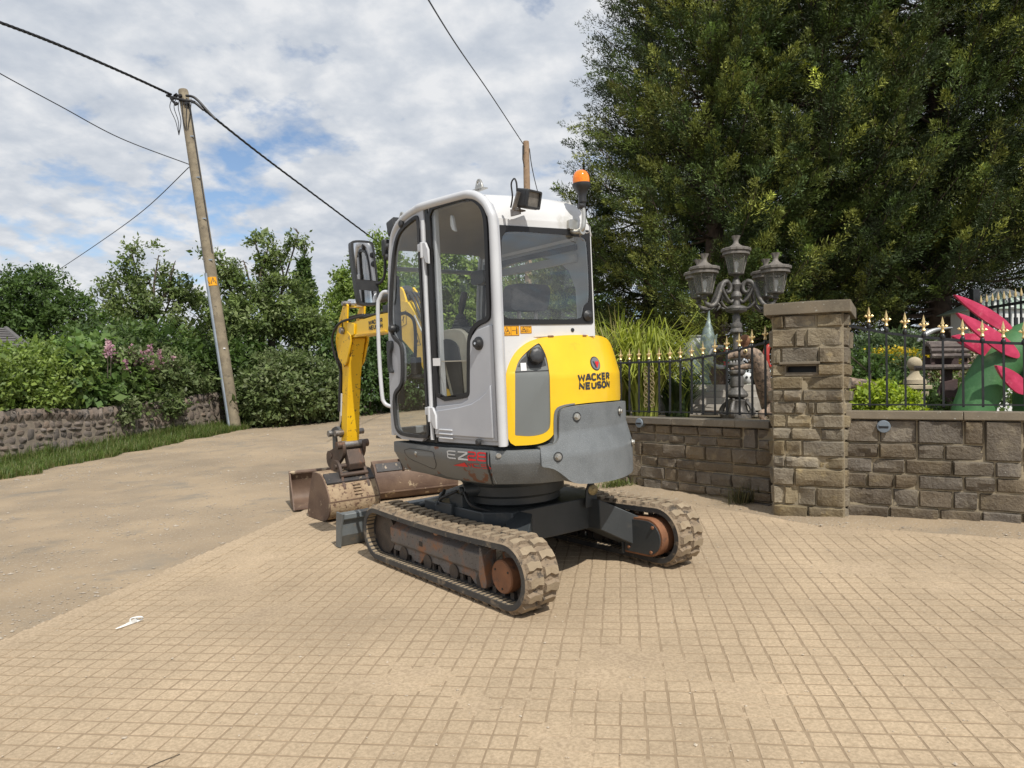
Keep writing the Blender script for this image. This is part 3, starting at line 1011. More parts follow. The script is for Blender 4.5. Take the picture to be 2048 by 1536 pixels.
W1 = lambda a, b, d: c1 + Matrix.Rotation(R(12), 3, 'Y') @ Vector((d, a, b))
MB().prism(rrect(-.06, -.055, .06, .055, .018), W1, -.06, .03).build('lamp_body', M['black_plastic'], fl_, bevel=.016, segs=3)
MB().prism(rrect(-.05, -.043, .05, .043, .01), W1, .028, .034).build('lens', M['lamp_lens'], fl_)
mb = MB().beam(W1(.02, -.03, -.05), W1(.02, -.10, -.03), .05, .008, (1, 0, 0)).beam(W1(.05, -.10, -.06), W1(.05, -.22, .03), .012, .03, (0, 1, 0)).tube(catmull([W1(.05, .0, -.06), W1(.07, -.04, -.11), W1(.06, -.12, -.08)], 5), .006, 6)
mb.build('bracket', M['pin_steel'], fl_)
for z, x in ((2.27, .452), (2.20, .468)):
    MB().lathe([(.022, 0), (.022, .02), (.014, .026)], 12, (x + .012, .715, z), (.6, .8, 0)).build('rubber_stop', M['black_rubber'], fl_)
bc = empty('beacon', parent=ex)
b0 = Vector((-.79, .075, 2.235))
mb = MB().tube(catmull([b0 + Vector((.07, .02, -.01)), b0 + Vector((.03, .015, -.022)), b0 + Vector((-.008, .0, -.01)), b0 + Vector((-.012, -.012, .06)), b0 + Vector((-.005, -.014, .14))], 5), .014, 12)
mb.lathe([(.024, 0), (.024, .02)], 12, b0 + Vector((.01, .0, -.022)), (-1, 0, .1))
mb.build('stem', M['zinc'], bc)
MB().prism(rrect(-.035, -.03, .035, .03, .01), lambda a, b, d: rear_pl(.09 + a, 2.262 + b, .0 + d), -.02, .03).build('mount', M['zinc'], bc, bevel=.004)
MB().tube(catmull([b0 + Vector((.02, -.01, -.02)), b0 + Vector((-.01, -.045, -.03)), b0 + Vector((-.01, -.06, .01)), b0 + Vector((.0, -.035, .03)), b0 + Vector((.01, .01, -.04)), b0 + Vector((.02, -.03, -.075))], 5), .003, 6).build('safety_wire', M['pin_steel'], bc)
bt = b0 + Vector((-.005, -.014, .12))
bx = Vector((.035, .0, 1))
MB().lathe([(.018, 0), (.02, .03), (.026, .035), (.026, .07), (.030, .092), (.042, .112), (.053, .126), (.057, .138), (.057, .150)], 24, bt, bx).build('beacon_base', M['black_plastic'], bc)
MB().lathe([(.052, .150), (.053, .176), (.050, .198), (.041, .217), (.027, .229), (.011, .234), (.001, .235)], 24, bt, bx).build('beacon_dome', M['beacon_amber'], bc, smooth=60)
MB().lathe([(.02, 0), (.02, .03), (.014, .034)], 10, bt + Vector((0, .0, .012)), (.2, 1, 0)).build('clamp_knob', M['black_plastic'], bc)
disc = MB().lathe([(.062, 0), (.062, .004)], 22, rear_pl(.115, 2.30, .012) + Vector((.055, 0, .035)), (-.78, .13, .62))
disc.build('cover_plate', M['insert_grey'], bc)
for p, yaw in ((Vector((-.49, .62, 2.468)), 0), (Vector((.30, .70, 2.415)), -12), (Vector((-.60, .005, 2.385)), 0)):
    mb = MB().prism([(-.045, 0), (.045, 0), (.02, .055), (.008, .064), (-.008, .064), (-.02, .055)], lambda a, b, d: p + Vector((a, d, b)), -.006, .006, [[(.012 * math.cos(t * .785), .04 + .012 * math.sin(t * .785)) for t in range(8)]])
    mb.box(p + Vector((0, 0, .002)), (.11, .05, .008))
    mb.build('lifting_eye', M['zinc'], ex, bevel=.002)
for k in range(3):
    MB().lathe([(.008, 0), (.008, .008), (.004, .01)], 8, Vector((-.24 + .07 * k, -.045 + .0 * k, 2.455)), (0, 0, 1)).build('roof_bolt', M['zinc'], ex)

# ---- mirror and handrail
mi = empty('mirror', parent=ex)
mc = Vector((.655, .825, 2.10))
mrot = Matrix.Rotation(R(-8), 3, 'Z') @ Matrix.Rotation(R(2), 3, 'Y')
Wm = lambda a, b, d: mc + mrot @ Vector((-d, -a, b))
mo = chaikin([(-.075, .235), (.070, .235), (.088, .20), (.105, -.20), (.088, -.225), (-.04, -.225), (-.06, -.19), (-.09, .20)], 2)
MB().prism(mo, Wm, -.05, .012).build('mirror_shell', M['black_plastic'], mi, bevel=.02, segs=3)
up = [p for p in offset(mo, .018)]
MB().prism([p for p in up if p[1] > -.10], Wm, .010, .0145).build('mirror_glass', M['mirror_face'], mi, smooth=0)
MB().prism([p for p in up if p[1] < -.115], Wm, .010, .0145).build('wide_angle_glass', M['mirror_face'], mi, smooth=0)
MB().tube(catmull([Wm(.02, .02, -.05), Wm(.05, -.0, -.09), Vector((.63, .74, 2.03)), Vector((.575, .715, 2.06)), Vector((.55, .712, 2.13)), Vector((.545, .712, 2.26))], 6), .010, 10).build('mirror_arm', M['black_plastic'], mi)
MB().box((.535, .705, 2.27), (.05, .05, .12)).build('mirror_clamp', M['black_plastic'], mi, bevel=.01)
MB().tube(catmull([Vector((.50, .70, 1.955)), Vector((.545, .735, 1.96)), Vector((.57, .755, 1.92)), Vector((.585, .765, 1.85)), Vector((.592, .768, 1.55)), Vector((.585, .765, 1.25)), Vector((.572, .755, 1.18)), Vector((.54, .73, 1.155)), Vector((.51, .705, 1.155))], 6), .0138, 12).build('handrail', M['tube_paint'], ex, smooth=60)

# ---- engine hood
hood_l = [(-38.0, .934), (-27.9, .932), (-22.5, .938), (-18.2, .965), (-15.4, 1.02), (-14.6, 1.08), (-13.6, 1.125), (-11.0, 1.146), (-6, 1.157), (10, 1.158), (28, 1.150), (41.5, 1.140),
          (42.2, 1.33), (41.0, 1.44), (38.0, 1.51), (31, 1.555), (24.5, 1.568), (16.5, 1.578), (5, 1.58), (-4.9, 1.58), (-14, 1.575), (-21, 1.565), (-27.0, 1.540), (-32.4, 1.487), (-35.7, 1.415), (-37.2, 1.340), (-37.8, 1.207)]
ins = [(-34.1, .998), (-32.9, 1.366), (-31.0, 1.436), (-26.2, 1.492), (-21.6, 1.530), (-20.4, 1.53), (-18.6, 1.478), (-17.6, 1.41), (-17.9, 1.253), (-18.2, 1.046), (-19.4, 1.012), (-22.4, .993), (-27.7, .986)]
ins_s = [(-34.1, .998)] + chaikin(ins[1:] + [ins[0]], 2, closed=False)[0:]
T_h = tail(hood_r)
cuts = [-40 + 4 * i for i in range(32)]
hz = [1.33, 1.36, 1.40, 1.45, 1.5, 1.54]
hood = wrapped('hood', chaikin(hood_l, 2), T_h, -.035, 0, M['yellow_paint'], ex, [offset(ins_s, -.004)], cuts, hz, smooth=40, bevel=.010, segs=3)
wrapped('hood_insert', offset(ins_s, -.003), T_h, -.03, -.008, M['insert_grey'], hood, (), cuts, hz)
wrapped('insert_seam', [(-33.0, 1.372), (-17.7, 1.372), (-17.7, 1.366), (-33.0, 1.366)], T_h, -.0085, -.0065, M['black_seal'], hood, (), cuts, ())
cap_o = T_h(-23.0, 1.452, -.02)
cap_d = (cap_o - Vector((0, CY, 1.30))).normalized()
MB().lathe([(.062, -.01), (.064, .006), (.052, .012), (.05, .02)], 28, cap_o, cap_d).build('filler_neck', M['black_plastic'], hood)
MB().lathe([(.044, .02), (.047, .03), (.046, .06), (.038, .066), (.02, .068)], 36, cap_o, cap_d, lobes=lambda i, a: 1 + (.05 * math.cos(8 * a) if 0 < i < 3 else 0)).build('fuel_cap', M['black_plastic'], hood)
wrapped('recess', [(-31.5, 1.40), (-29.8, 1.437), (-25.6, 1.482), (-21.3, 1.512), (-20.6, 1.512), (-19.2, 1.468), (-18.5, 1.40), (-22, 1.388), (-27, 1.388)], T_h, -.02, -.0065, M['black_plastic'], hood, (), cuts, hz)
wrapped('fuel_label', [(-30.2, 1.421), (-27.7, 1.421), (-27.7, 1.374), (-30.2, 1.374)], T_h, -.006, -.005, M['print_white'], hood)
strokes('fuel_symbol', [[(.2, 0), (.2, 1), (.65, 1), (.65, 0), (0, 0)], [(.2, .6), (.65, .6)], [(.65, .7), (.9, .6), (.9, .2)]], T_h, -29.8, 1.378, 1.7, .022, -.0045, M['print_dark'], hood, t=.0001, thick=.0004)
# closing panel on top, the rear shelf under the window and the side of the hood beyond its louvres
mb = MB()
ring = [T_h(a, 1.575, -.02) for a in range(-24, 34, 4)]
back = [Vector((-.60, p.y, 1.575)) for p in ring]
mb.add(ring + back, [(i, i + 1, len(ring) + i + 1, len(ring) + i) for i in range(len(ring) - 1)])
mb.build('hood_top', M['yellow_paint'], hood)
for k in range(14):
    z = 1.16 + k * .026
    wrapped('louvre', [(42.6, z), (47.5, z), (47.5, z + .014), (42.6, z + .014)], T_h, -.035, .004, M['black_plastic'], hood, (), (45,), ())
wrapped('radiator_grille', chaikin([(41.9, 1.13), (75, 1.13), (75, 1.45), (64, 1.5), (41.9, 1.50)], 1), T_h, -.06, -.03, M['black_plastic'], hood, (), cuts, hz)
for a in (-14.5, 6.0):
    wrapped('catch_pin', [(a - 1.4, 1.572), (a + 1.6, 1.572), (a + 1.2, 1.580), (a - 1, 1.580)], T_h, -.01, .006, M['rust'], hood)
LET = {'W': [[(0, 1), (.24, 0), (.5, .8), (.76, 0), (1, 1)]], 'A': [[(0, 0), (.42, 1), (.58, 1), (1, 0)], [(.26, .26), (.74, .26)]], 'C': [[(.95, .86), (.75, 1), (.3, 1), (.04, .8), (.04, .2), (.3, 0), (.75, 0), (.95, .14)]],
       'K': [[(.06, 0), (.06, 1)], [(.95, 1), (.2, .5), (.95, 0)]], 'E': [[(.9, 1), (.08, 1), (.08, 0), (.9, 0)], [(.08, .5), (.8, .5)]], 'R': [[(.06, 0), (.06, 1), (.7, 1), (.92, .86), (.92, .6), (.7, .46), (.06, .46)], [(.5, .46), (.95, 0)]],
       'N': [[(.05, 0), (.05, 1), (.95, 0), (.95, 1)]], 'U': [[(.05, 1), (.05, .2), (.28, 0), (.72, 0), (.95, .2), (.95, 1)]], 'S': [[(.92, .88), (.72, 1), (.28, 1), (.06, .86), (.06, .64), (.28, .52), (.72, .48), (.94, .36), (.94, .14), (.72, 0), (.28, 0), (.06, .12)]],
       'O': [[(.5, 1), (.25, 1), (.04, .8), (.04, .2), (.25, 0), (.75, 0), (.96, .2), (.96, .8), (.75, 1), (.48, 1)]]}


def stencil(word, fn, a0, b0, w, h, d, parent, t):
    ws = [1.25 if c == 'W' else 1.0 for c in word]
    tot_ = sum(ws) + .30 * (len(word) - 1)
    x = 0
    lines = []
    for c, q in zip(word, ws):
        lines += [[((x + px * q) / tot_, py) for px, py in pl] for pl in LET[c]]
        x += q + .30
    return strokes('brand_lettering', lines, fn, a0, b0, w, h, d, M['print_dark'], parent, t=t, thick=.0015)


T_m = lambda a, b, d: T_h(math.degrees(a / .80), b, d)
stencil('WACKER', T_m, -.046, 1.297, .316, .036, .001, hood, .0125)
stencil('NEUSON', T_m, -.042, 1.246, .312, .034, .001, hood, .0125)
bdg = wrapped('badge', [(9.4 + 3.55 * math.cos(t * math.pi / 12), 1.398 + .044 * math.sin(t * math.pi / 12)) for t in range(24)], T_h, 0, .003, M['print_dark'], hood, (), cuts, (1.36, 1.40))
wrapped('badge_plate', [(9.4 + 3.1 * math.cos(t * math.pi / 12), 1.398 + .038 * math.sin(t * math.pi / 12)) for t in range(24)], T_h, .002, .005, M['badge_silver'], bdg, (), cuts, (1.36, 1.40))
wrapped('badge_mark', [(7.2, 1.412), (8.2, 1.412), (9.2, 1.385), (9.2, 1.37), (8.6, 1.37)], T_h, .0045, .0065, M['print_dark'], bdg)
wrapped('badge_mark', [(9.6, 1.368), (8.9, 1.405), (9.6, 1.414), (10.3, 1.406), (11.2, 1.414), (11.7, 1.402)], T_h, .0045, .0065, M['print_red'], bdg)

# ---- counterweight
cw = [(-24.5, .905), (-24.4, .922), (-21, .924), (-18.2, .932), (-16.6, .952), (-15.6, .98), (-15.2, 1.09), (-14.4, 1.128), (-12, 1.142), (-6, 1.150), (10, 1.150), (27, 1.142), (44, 1.128), (60, 1.12), (70, 1.05), (72, .88), (70, .76), (58, .70), (46, .675), (35, .662), (15, .662), (4, .668), (-4, .675), (-9.5, .685), (-12.5, .705), (-15.5, .745), (-19, .785), (-22, .800), (-24.3, .806), (-24.5, .82)]
T_c = tail(cw_r)
cuts2 = [-50 + 4 * i for i in range(34)]
ctw = wrapped('counterweight', chaikin(cw, 1), T_c, -.20, 0, M['cast_grey'], ex, (), cuts2, [.78, .86, .91, .96, 1.0, 1.07], smooth=50, bevel=.014, segs=3)
wrapped('counterweight_rim', chaikin([(-18.5, .93), (-17.2, .96), (-16.9, 1.09), (-15.9, 1.138), (-13, 1.157), (-6, 1.165), (-6, 1.155), (-12, 1.148), (-14.7, 1.128), (-15.4, 1.09), (-15.7, .98), (-16.6, .93)], 1), T_c, -.10, -.025, M['skirt_grey'], ctw, (), cuts2, (1.0, 1.07), bevel=.006)
for a, b in ((-6.8, 1.082), (24.6, 1.082), (-17.6, .858), (36.5, .86)):
    p = T_c(a, b, -.012)
    dr = (p - Vector((0, CY, b))).normalized()
    MB().lathe([(.026, .013), (.030, .0132), (.030, .0145), (.025, .0145)], 24, p, dr, closed=False).build('bolt_shade_ring', M['black_plastic'], ctw)  # flat black ring: paints the shade inside the bolt's dimple
    MB().lathe([(.029, .0128), (.001, .0140)], 20, p, dr, closed=False).build('recess_floor', M['skirt_grey'], ctw)
    MB().lathe([(.022, .012), (.022, .018), (.016, .018), (.016, .030), (.013, .033)], 6, p, dr).build('bolt', M['zinc'], ctw, smooth=0)

# ---- skirt under the cab: a faceted band that follows the side and then the tail
path = [(.40, .62, -50), (.525, .712, -35), (.535, .725, 20), (.30, .733, 90), (-.03, .735, 92), (-.30, .722, 97), (-.52, .690, 104)]


def skirt(name, stations, mat, z_top=.905, lip=0.0):
    mb = MB()
    sec = [(-.06, z_top), (0, z_top), (.002, z_top - .012), (.002, .835), (-.004, .822), (-.062, .708), (-.075, .697), (-.14, .694)]
    vs = []
    for p, nrm, cut in stations:
        for i, (o, z) in enumerate(sec):
            if i > 3:
                zz = z + cut * (z_top - z)
                q = o * (1 - cut)
            else:
                zz, q = z, o
            vs.append((p[0] + nrm[0] * q, p[1] + nrm[1] * q, zz))
    n = len(sec)
    k = len(stations)
    mb.add(vs, [(j * n + i, j * n + i + 1, (j + 1) * n + i + 1, (j + 1) * n + i) for j in range(k - 1) for i in range(n - 1)] + [tuple(range(n)), tuple(range((k - 1) * n, k * n))[::-1]])
    return mb.build(name, mat, ex, smooth=25)


def plan(points):
    P = catmull([Vector((a, b, 0)) for a, b in points], 5)
    st = []
    for i, p in enumerate(P):
        d = (P[min(i + 1, len(P) - 1)] - P[max(i - 1, 0)]).normalized()
        st.append(((p.x, p.y), (-d.y * -1, -d.x), 0))
    return [((p[0], p[1]), (n[0], n[1]), c) for p, n, c in st]


sd = plan([(.30, .728), (.1, .734), (-.03, .735), (-.25, .726), (-.45, .705), (-.55, .690)])
sd = [((.455, .60), (.9, .45), .0), ((.515, .655), (.85, .53), .1), ((.532, .700), (.6, .8), .12), ((.520, .722), (.25, .97), .08), ((.42, .726), (.05, 1), .0)] + [(p, (-abs(n[0]) * (1 if i > 8 else 0), abs(n[1]) or 1), c) for i, (p, n, c) in enumerate(sd)]
sk = skirt('side_skirt', sd, M['skirt_scuffed'])
st = []
for a in range(-45, -7, 3):
    t = R(a)
    rr_ = .80 + .052 * min(1, max(0, (a + 45) / 21))
    st.append(((-rr_ * math.cos(t), CY - rr_ * math.sin(t)), (-math.cos(t), -math.sin(t)), .0))
sr = skirt('rear_skirt', st, M['cast_grey'])
tk = tail(lambda z: .80 if z > .83 else .80 - (.83 - z) * .5)
wrapped('skirt_gap', [(-45.4, .69), (-44.9, .69), (-46.3, .82), (-46.2, .90), (-46.8, .90), (-46.9, .82)], tk, -.01, .003, M['black_seal'], sr)
p = tk(-41.3, .882, .0)
dr = (p - Vector((0, CY, .882))).normalized()
wrapped('bolt_pocket', [(-42.6, .858), (-37.4, .858), (-37.4, .896), (-43.2, .896)], tk, -.004, .002, M['frame_dark'], sr, (), (-40,), ())
MB().lathe([(.024, 0), (.024, .006), (.016, .006), (.016, .018), (.013, .02)], 12, p, dr).build('bolt', M['zinc'], sr, smooth=30)
sp = lambda a, b, d: Vector((a, (.735 - max(0, -.05 - a) ** 2 * .19 - max(0, .835 - b) * .5) + d + (-.006 if a > .3 else 0), b))
lt = [(.365, .875), (-.0, .876), (-.035, .865), (-.03, .80), (.03, .745), (.09, .752), (.20, .775), (.30, .79), (.345, .805)]
wrapped('access_flap', chaikin(lt, 1), sp, .000, .004, M['skirt_scuffed'], sk, (), [-.05, .05, .15, .25, .35], [.835], bevel=.002)
wrapped('flap_seam', chaikin(lt, 1), sp, .0, .0055, M['black_seal'], sk, [offset(chaikin(lt, 1), .003)], [-.05, .05, .15, .25, .35], [.835])
MB().lathe([(.013, 0), (.013, .006), (.01, .008)], 14, sp(.195, .847, .003), (0, 1, 0)).build('flap_lock', M['zinc'], sk)
E_ = [[(.28, 1), (.06, 1), (0, .9), (0, .1), (.06, 0), (.28, 0)], [(0, .5), (.26, .5)]]
Z_ = [[(.36, 1), (.66, 1), (.66, .9), (.38, .12), (.36, 0), (.68, 0)]]
strokes('model_lettering', E_ + Z_, sp, -.188, .846, -.29, .044, .0035, M['print_silver'], sk, t=.008, thick=.0015)
two = [[(0, 1), (.36, 1), (.42, .9), (.42, .6), (.36, .5), (.06, .5), (0, .4), (0, 0), (.44, 0)]]
eight = [[(.62, .5), (.56, .6), (.56, .92), (.62, 1), (.92, 1), (1, .92), (1, .6), (.94, .5), (.62, .5), (.54, .4), (.54, .08), (.62, 0), (.94, 0), (1.02, .08), (1.02, .4), (.94, .5)]]
strokes('model_lettering', two + eight, sp, -.388, .848, -.152, .046, .0035, M['print_red'], sk, t=.0085, thick=.0015)
wrapped('model_arrow', [(-.215, .797), (-.30, .815), (-.345, .826), (-.36, .798), (-.30, .796)], sp, .003, .0045, M['print_red'], sk, (), (), (.835,))
strokes('model_lettering', [[(.0, 1), (.06, .1), (.14, 1)], [(.18, 1), (.18, 0)], [(.52, 1), (.26, 1), (.22, .85), (.22, .15), (.26, 0), (.54, 0)], [(.94, 1), (.62, 1), (.6, .55), (.94, .5), (.96, .1), (.9, 0), (.6, 0)]], sp, -.372, .799, -.19, .024, .004, M['print_red'], sk, t=.0042, thick=.0012)
# turntable floor between skirt and slew ring
MB().prism([(.5, .62), (.5, -.55), (.1, -.72), (-.4, -.55), (-.62, -.3), (-.68, .1), (-.62, .45), (-.5, .62), (0, .68)], lambda a, b, d: Vector((a, b, d)), .69, .93).build('turntable', M['frame_dark'], ex, bevel=.02)
# right-hand side cover, mostly out of sight
MB().prism(chaikin([(.50, .70), (-.28, .70), (-.30, 1.40), (-.2, 1.48), (.2, 1.42), (.5, 1.15)], 1), lambda a, b, d: Vector((a, d, b)), -.60, -.13).build('right_cover', M['yellow_paint'], ex, bevel=.05, segs=3)
# ---- slew ring and carriage
MB().lathe([(.30, .46), (.33, .48), (.33, .52), (.36, .54), (.36, .60), (.40, .64), (.42, .70)], 40, (.02, .06, 0)).build('slew_ring', M['frame_dark'], ex)
mb = MB().cyl((-.05, .33, .585), (.03, .48, .575), .048, n=16).cyl((.03, .48, .575), (.045, .505, .573), .03, n=8)
mb.box((.12, .42, .49), (.16, .14, .12)).box((.22, .45, .44), (.2, .16, .08))
mb.build('slew_motor', M['frame_dark'], ex, bevel=.006)
MB().tube(catmull([Vector((-.01, .50, .57)), Vector((-.12, .52, .50)), Vector((-.18, .40, .45)), Vector((-.2, .25, .45))], 5), .011, 8).tube(catmull([Vector((.08, .5, .57)), Vector((.18, .56, .52)), Vector((.3, .5, .47))], 5), .010, 8).build('carriage_hose', M['hose'], ex)
car = MB()
car.prism([(.42, .36), (.52, .50), (.30, .50), (-.20, .50), (-.34, .36), (-.36, -.36), (-.20, -.50), (.3, -.50), (.52, -.50), (.42, -.36)], lambda a, b, d: Vector((a, b, d)), .24, .46)
carriage = car.build('carriage', M['frame_dark'], ex, bevel=.008)
for s in (1, -1):
    # legs of the X: a deep plate box running out to each track
    for x0, x1, z0, z1 in ((-.30, -.52, .46, .335), (.38, .56, .44, .33)):
        y0, y1 = s * .30, s * .50
        vs = []
        for (x, y, zt, zb, wd) in ((x0, y0, z0, .25, .17), (x1, y1, z1, .12, .13)):
            for dx in (-wd, wd * .6):
                for z in (zb, zt):
                    vs.append((x + dx, y, z))
        MB().add(vs, [(0, 1, 3, 2), (4, 6, 7, 5), (0, 4, 5, 1), (2, 3, 7, 6), (0, 2, 6, 4), (1, 5, 7, 3)]).build('carriage_leg', M['frame_dark'], carriage, bevel=.006)
# tie-down lug with a pale ring, standing on the rear edge
MB().prism([(-.05, .40), (.06, .40), (.05, .52), (.02, .575), (-.02, .575), (-.045, .52)], lambda a, b, d: Vector((-.395 + d * .4, -.30 + a, b)), -.02, .02).build('tow_lug', M['frame_dark'], carriage, bevel=.004)
MB().lathe([(.034, 0), (.037, .01), (.03, .014), (.014, .016), (.012, .02)], 18, (-.41, -.30, .52), (-1, .4, 0)).build('tow_ring', M['scroll_gold'], carriage)
MB().prism([(.26, .46), (.36, .455), (.42, .52), (.40, .535)], lambda a, b, d: Vector((a, .52 - (a - .3) * 1.2 + d, b)), -.006, .006).build('guard_plate', M['cast_grey'], carriage)


# ---- tracks
def make_track(s):
    """s = 1 on the left, -1 on the right; the loop is laid out in x and z"""
    yc = s * .65
    hw = .125
    rad, L0 = .193, .775
    zc = .0225 + rad
    pts = []
    for i in range(25):
        a = -math.pi / 2 - math.pi * i / 24
        pts.append((-L0 + rad * math.cos(a), zc + rad * math.sin(a) * (1.0)))
    for i in range(1, 12):
        t = i / 12
        pts.append((-L0 + 2 * L0 * t, zc + rad - .018 * math.sin(math.pi * t)))
    for i in range(25):
        a = math.pi / 2 - math.pi * i / 24
        pts.append((L0 + rad * math.cos(a), zc + rad * math.sin(a)))
    for i in range(1, 12):
        pts.append((L0 - 2 * L0 * i / 12, zc - rad))
    P = [Vector((x, 0, z)) for x, z in pts]
    k = len(P)
    nrm = []
    for i in range(k):
        d = (P[(i + 1) % k] - P[i - 1]).normalized()
        nrm.append(Vector((-d.z, 0, d.x)))
    cen = sum(P, Vector()) / k
    nrm = [n if n.dot(p - cen) > 0 else -n for n, p in zip(nrm, P)]
    tr = empty('track', parent=ex)
    mb = MB()
    sec = [(-hw, -.006), (-hw + .014, .003), (hw - .014, .003), (hw, -.006), (hw, -.040), (-hw, -.040)]
    vs = []
    for p, n in zip(P, nrm):
        for y, o in sec:
            q = p + n * o
            vs.append((q.x, yc + y, q.z))
    m = len(sec)
    for i in range(k):
        j = (i + 1) % k
        for a in range(m):
            b = (a + 1) % m
            mb.cur = 1 if a in (0, 1, 2) else 0
            mb.add([], [])
            mb.f.append([i * m + a, i * m + b, j * m + b, j * m + a])
            mb.m.append(mb.cur)
    mb.v = vs
    mb.build('track_belt', [M['track_rubber'], M['track_soil']], tr, smooth=40)
    # arc length table
    seg = [(P[(i + 1) % k] - P[i]).length for i in range(k)]
    tot = sum(seg)

    def where(sv):
        sv %= tot
        i = 0
        while sv > seg[i]:
            sv -= seg[i]
            i += 1
        t = sv / seg[i]
        j = (i + 1) % k
        p = P[i].lerp(P[j], t)
        n = nrm[i].lerp(nrm[j], t).normalized()
        d = (P[j] - P[i]).normalized()
        return p, d, n
    # tread lugs: two staggered rows of hooked blocks
    nl = 50
    lug_me = []
    for v in range(3):
        rr = random.Random(v + 3)
        for side in (1, -1):
            j = lambda q=.004: rr.uniform(-q, q)
            base = [(-.030 + j(), .004), (.032 + j(), .004), (.032, .045), (.040, .075), (.026, .114), (-.032, .114), (-.034, .080), (-.017, .048)]
            top = [(x * .74 + j(.002), .010 + (y - .004) * .84) for x, y in base]
            mb = MB()
            mb.cur = 0
            vs = [(x, side * y, 0.0) for x, y in base] + [(x, side * y, .021 + j(.002)) for x, y in top]
            mb.add(vs, [(8, 9, 15), (9, 10, 15), (10, 14, 15), (10, 11, 14), (11, 12, 14), (12, 13, 14)])
            mb.cur = 1
            mb.add([], [])
            for a in range(8):
                b = (a + 1) % 8
                mb.f.append([a, b, 8 + b, 8 + a])
                mb.m.append(1)
            lug_me.append((side, mb.mesh('lug', [M['track_dust'], M['track_soil']], smooth=30)))
    for i in range(nl):
        for row in (1, -1):
            p, d, n = where(tot * (i + (.5 if row > 0 else 0)) / nl)
            v = random.randrange(3)
            me = lug_me[v * 2 + (0 if row > 0 else 1)][1]
            o = link('lug', me, tr)
            yv = Vector((0, 1, 0))
            dd = n.cross(yv) * -1
            Mx = Matrix((dd, yv, n)).transposed()
            if Mx.determinant() < 0:
                dd = -dd
                Mx = Matrix((dd, yv, n)).transposed()
            o.matrix_local = Matrix.Translation((p.x, yc, p.z)) @ Mx.to_4x4()
    # ribs and iron teeth on the inside of the belt
    mb = MB()
    for i in range(nl * 2):
        p, d, n = where(tot * (i + .25) / (nl * 2))
        for y, w, h in ((.088, .06, .012), (-.088, .06, .012)):
            q = p - n * (.032 + h / 2 - .002)
            Mx = Matrix((d, Vector((0, 1, 0)), n)).transposed()
            mb.box((q.x, yc + y, q.z), (.022, w, h), Mx)
    tag(mb.build('belt_rib', M['track_dust'], tr, smooth=0), kind='stuff')
    mb = MB()
    for i in range(nl):
        p, d, n = where(tot * (i + .5) / nl)
        for y in (.030, -.030):
            q = p - n * .055
            Mx = Matrix((d, Vector((0, 1, 0)), n)).transposed()
            mb.box((q.x, yc + y, q.z), (.034, .018, .05), Mx)
    tag(mb.build('iron_tooth', M['track_iron'], tr, smooth=0), kind='stuff')
    # track frame: a pressed beam with a folded lower edge and pads
    f0 = yc + s * .062
    fb = MB()
    sec = [(f0, .272), (f0, .172), (f0 - s * .022, .150), (f0 - s * .022, .105)]
    x0, x1 = .66, -.50
    vs = []
    for x in (x0, x1):
        vs += [(x, yc - s * .03, .33)] + [(x, y, z) for y, z in sec] + [(x, yc - s * .03, .105)]
    fb.add(vs, [(i, i + 1, 7 + i, 6 + i) for i in range(5)] + [(0, 1, 2, 3, 4, 5), (11, 10, 9, 8, 7, 6)])
    frame = fb.build('track_frame', M['track_frame'], tr, smooth=0, bevel=.006)
    for xa in (.33, -.05, -.40):
        MB().prism([(xa + .10, .125), (xa - .10, .125), (xa - .05, .075), (xa + .04, .075)], lambda a, b, d: Vector((a, f0 - s * (.02 - d), b)), -.018, .0).build('roller_bracket', M['track_frame'], frame, bevel=.004)
    MB().box((.235, f0, .222), (.045, .006, .034)).build('frame_slot', M['black_seal'], frame, bevel=.004)
    gp = lambda a, b, d: Vector((a, f0 + s * d, b))
    MB().prism([(-.47, .325), (-.485, .325), (-.53, .12), (-.52, .085), (-.475, .08), (-.45, .15)], gp, -.07, .012).build('end_plate', M['track_frame'], frame, bevel=.004)
    for xa in (.50, .18, -.14, -.44):
        MB().lathe([(.05, -.05), (.05, -.02), (.035, -.015), (.035, .015), (.05, .02), (.05, .05)], 18, (xa, yc, .105), (0, 1, 0)).build('roller', M['track_iron'], tr)
    MB().lathe([(.036, -.06), (.036, .05), (.012, .055), (.012, .07)], 18, (.045, yc + s * .01, .345), (0, s, 0)).build('top_roller', M['track_frame'], tr)
    MB().lathe([(.06, -.05), (.150, -.045), (.150, -.018), (.135, -.012), (.135, .012), (.150, .018), (.150, .045), (.06, .05)], 28, (L0, yc, zc), (0, 1, 0)).build('idler_wheel', M['track_iron'], tr)
    MB().box((L0 - .12, yc, zc), (.2, .05, .06)).build('idler_yoke', M['track_frame'], tr, bevel=.005)
    # drive sprocket and final drive
    mb = MB()
    for i in range(9):
        a = 2 * math.pi * i / 9
        Mx = Matrix.Rotation(-a, 3, 'Y')
        mb.box((-L0 + .13 * math.cos(a), yc, zc + .13 * math.sin(a)), (.06, .03, .045), Mx)
    mb.lathe([(.12, -.018), (.12, .018)], 24, (-L0, yc, zc), (0, 1, 0))
    mb.build('sprocket', M['track_iron'], tr, smooth=25)
    fd = MB().lathe([(.098, .0), (.098, .075), (.092, .083), (.088, .080), (.02, .079)], 36, (-.70, yc + s * .005, .195), (0, s, 0)).build('final_drive', M['rust'], tr)
    for a in (0.5, 2.6, 4.7):
        MB().lathe([(.007, 0), (.007, .004)], 8, (-.70 + .07 * math.cos(a), yc + s * .084, .195 + .07 * math.sin(a)), (0, s, 0)).build('drive_plug', M['black_seal'], fd)
    # inner cover of the travel motor
    ic = lambda a, b, d: Vector((a, yc - s * (.175 + d) if s > 0 else yc + (.175 + d), b))
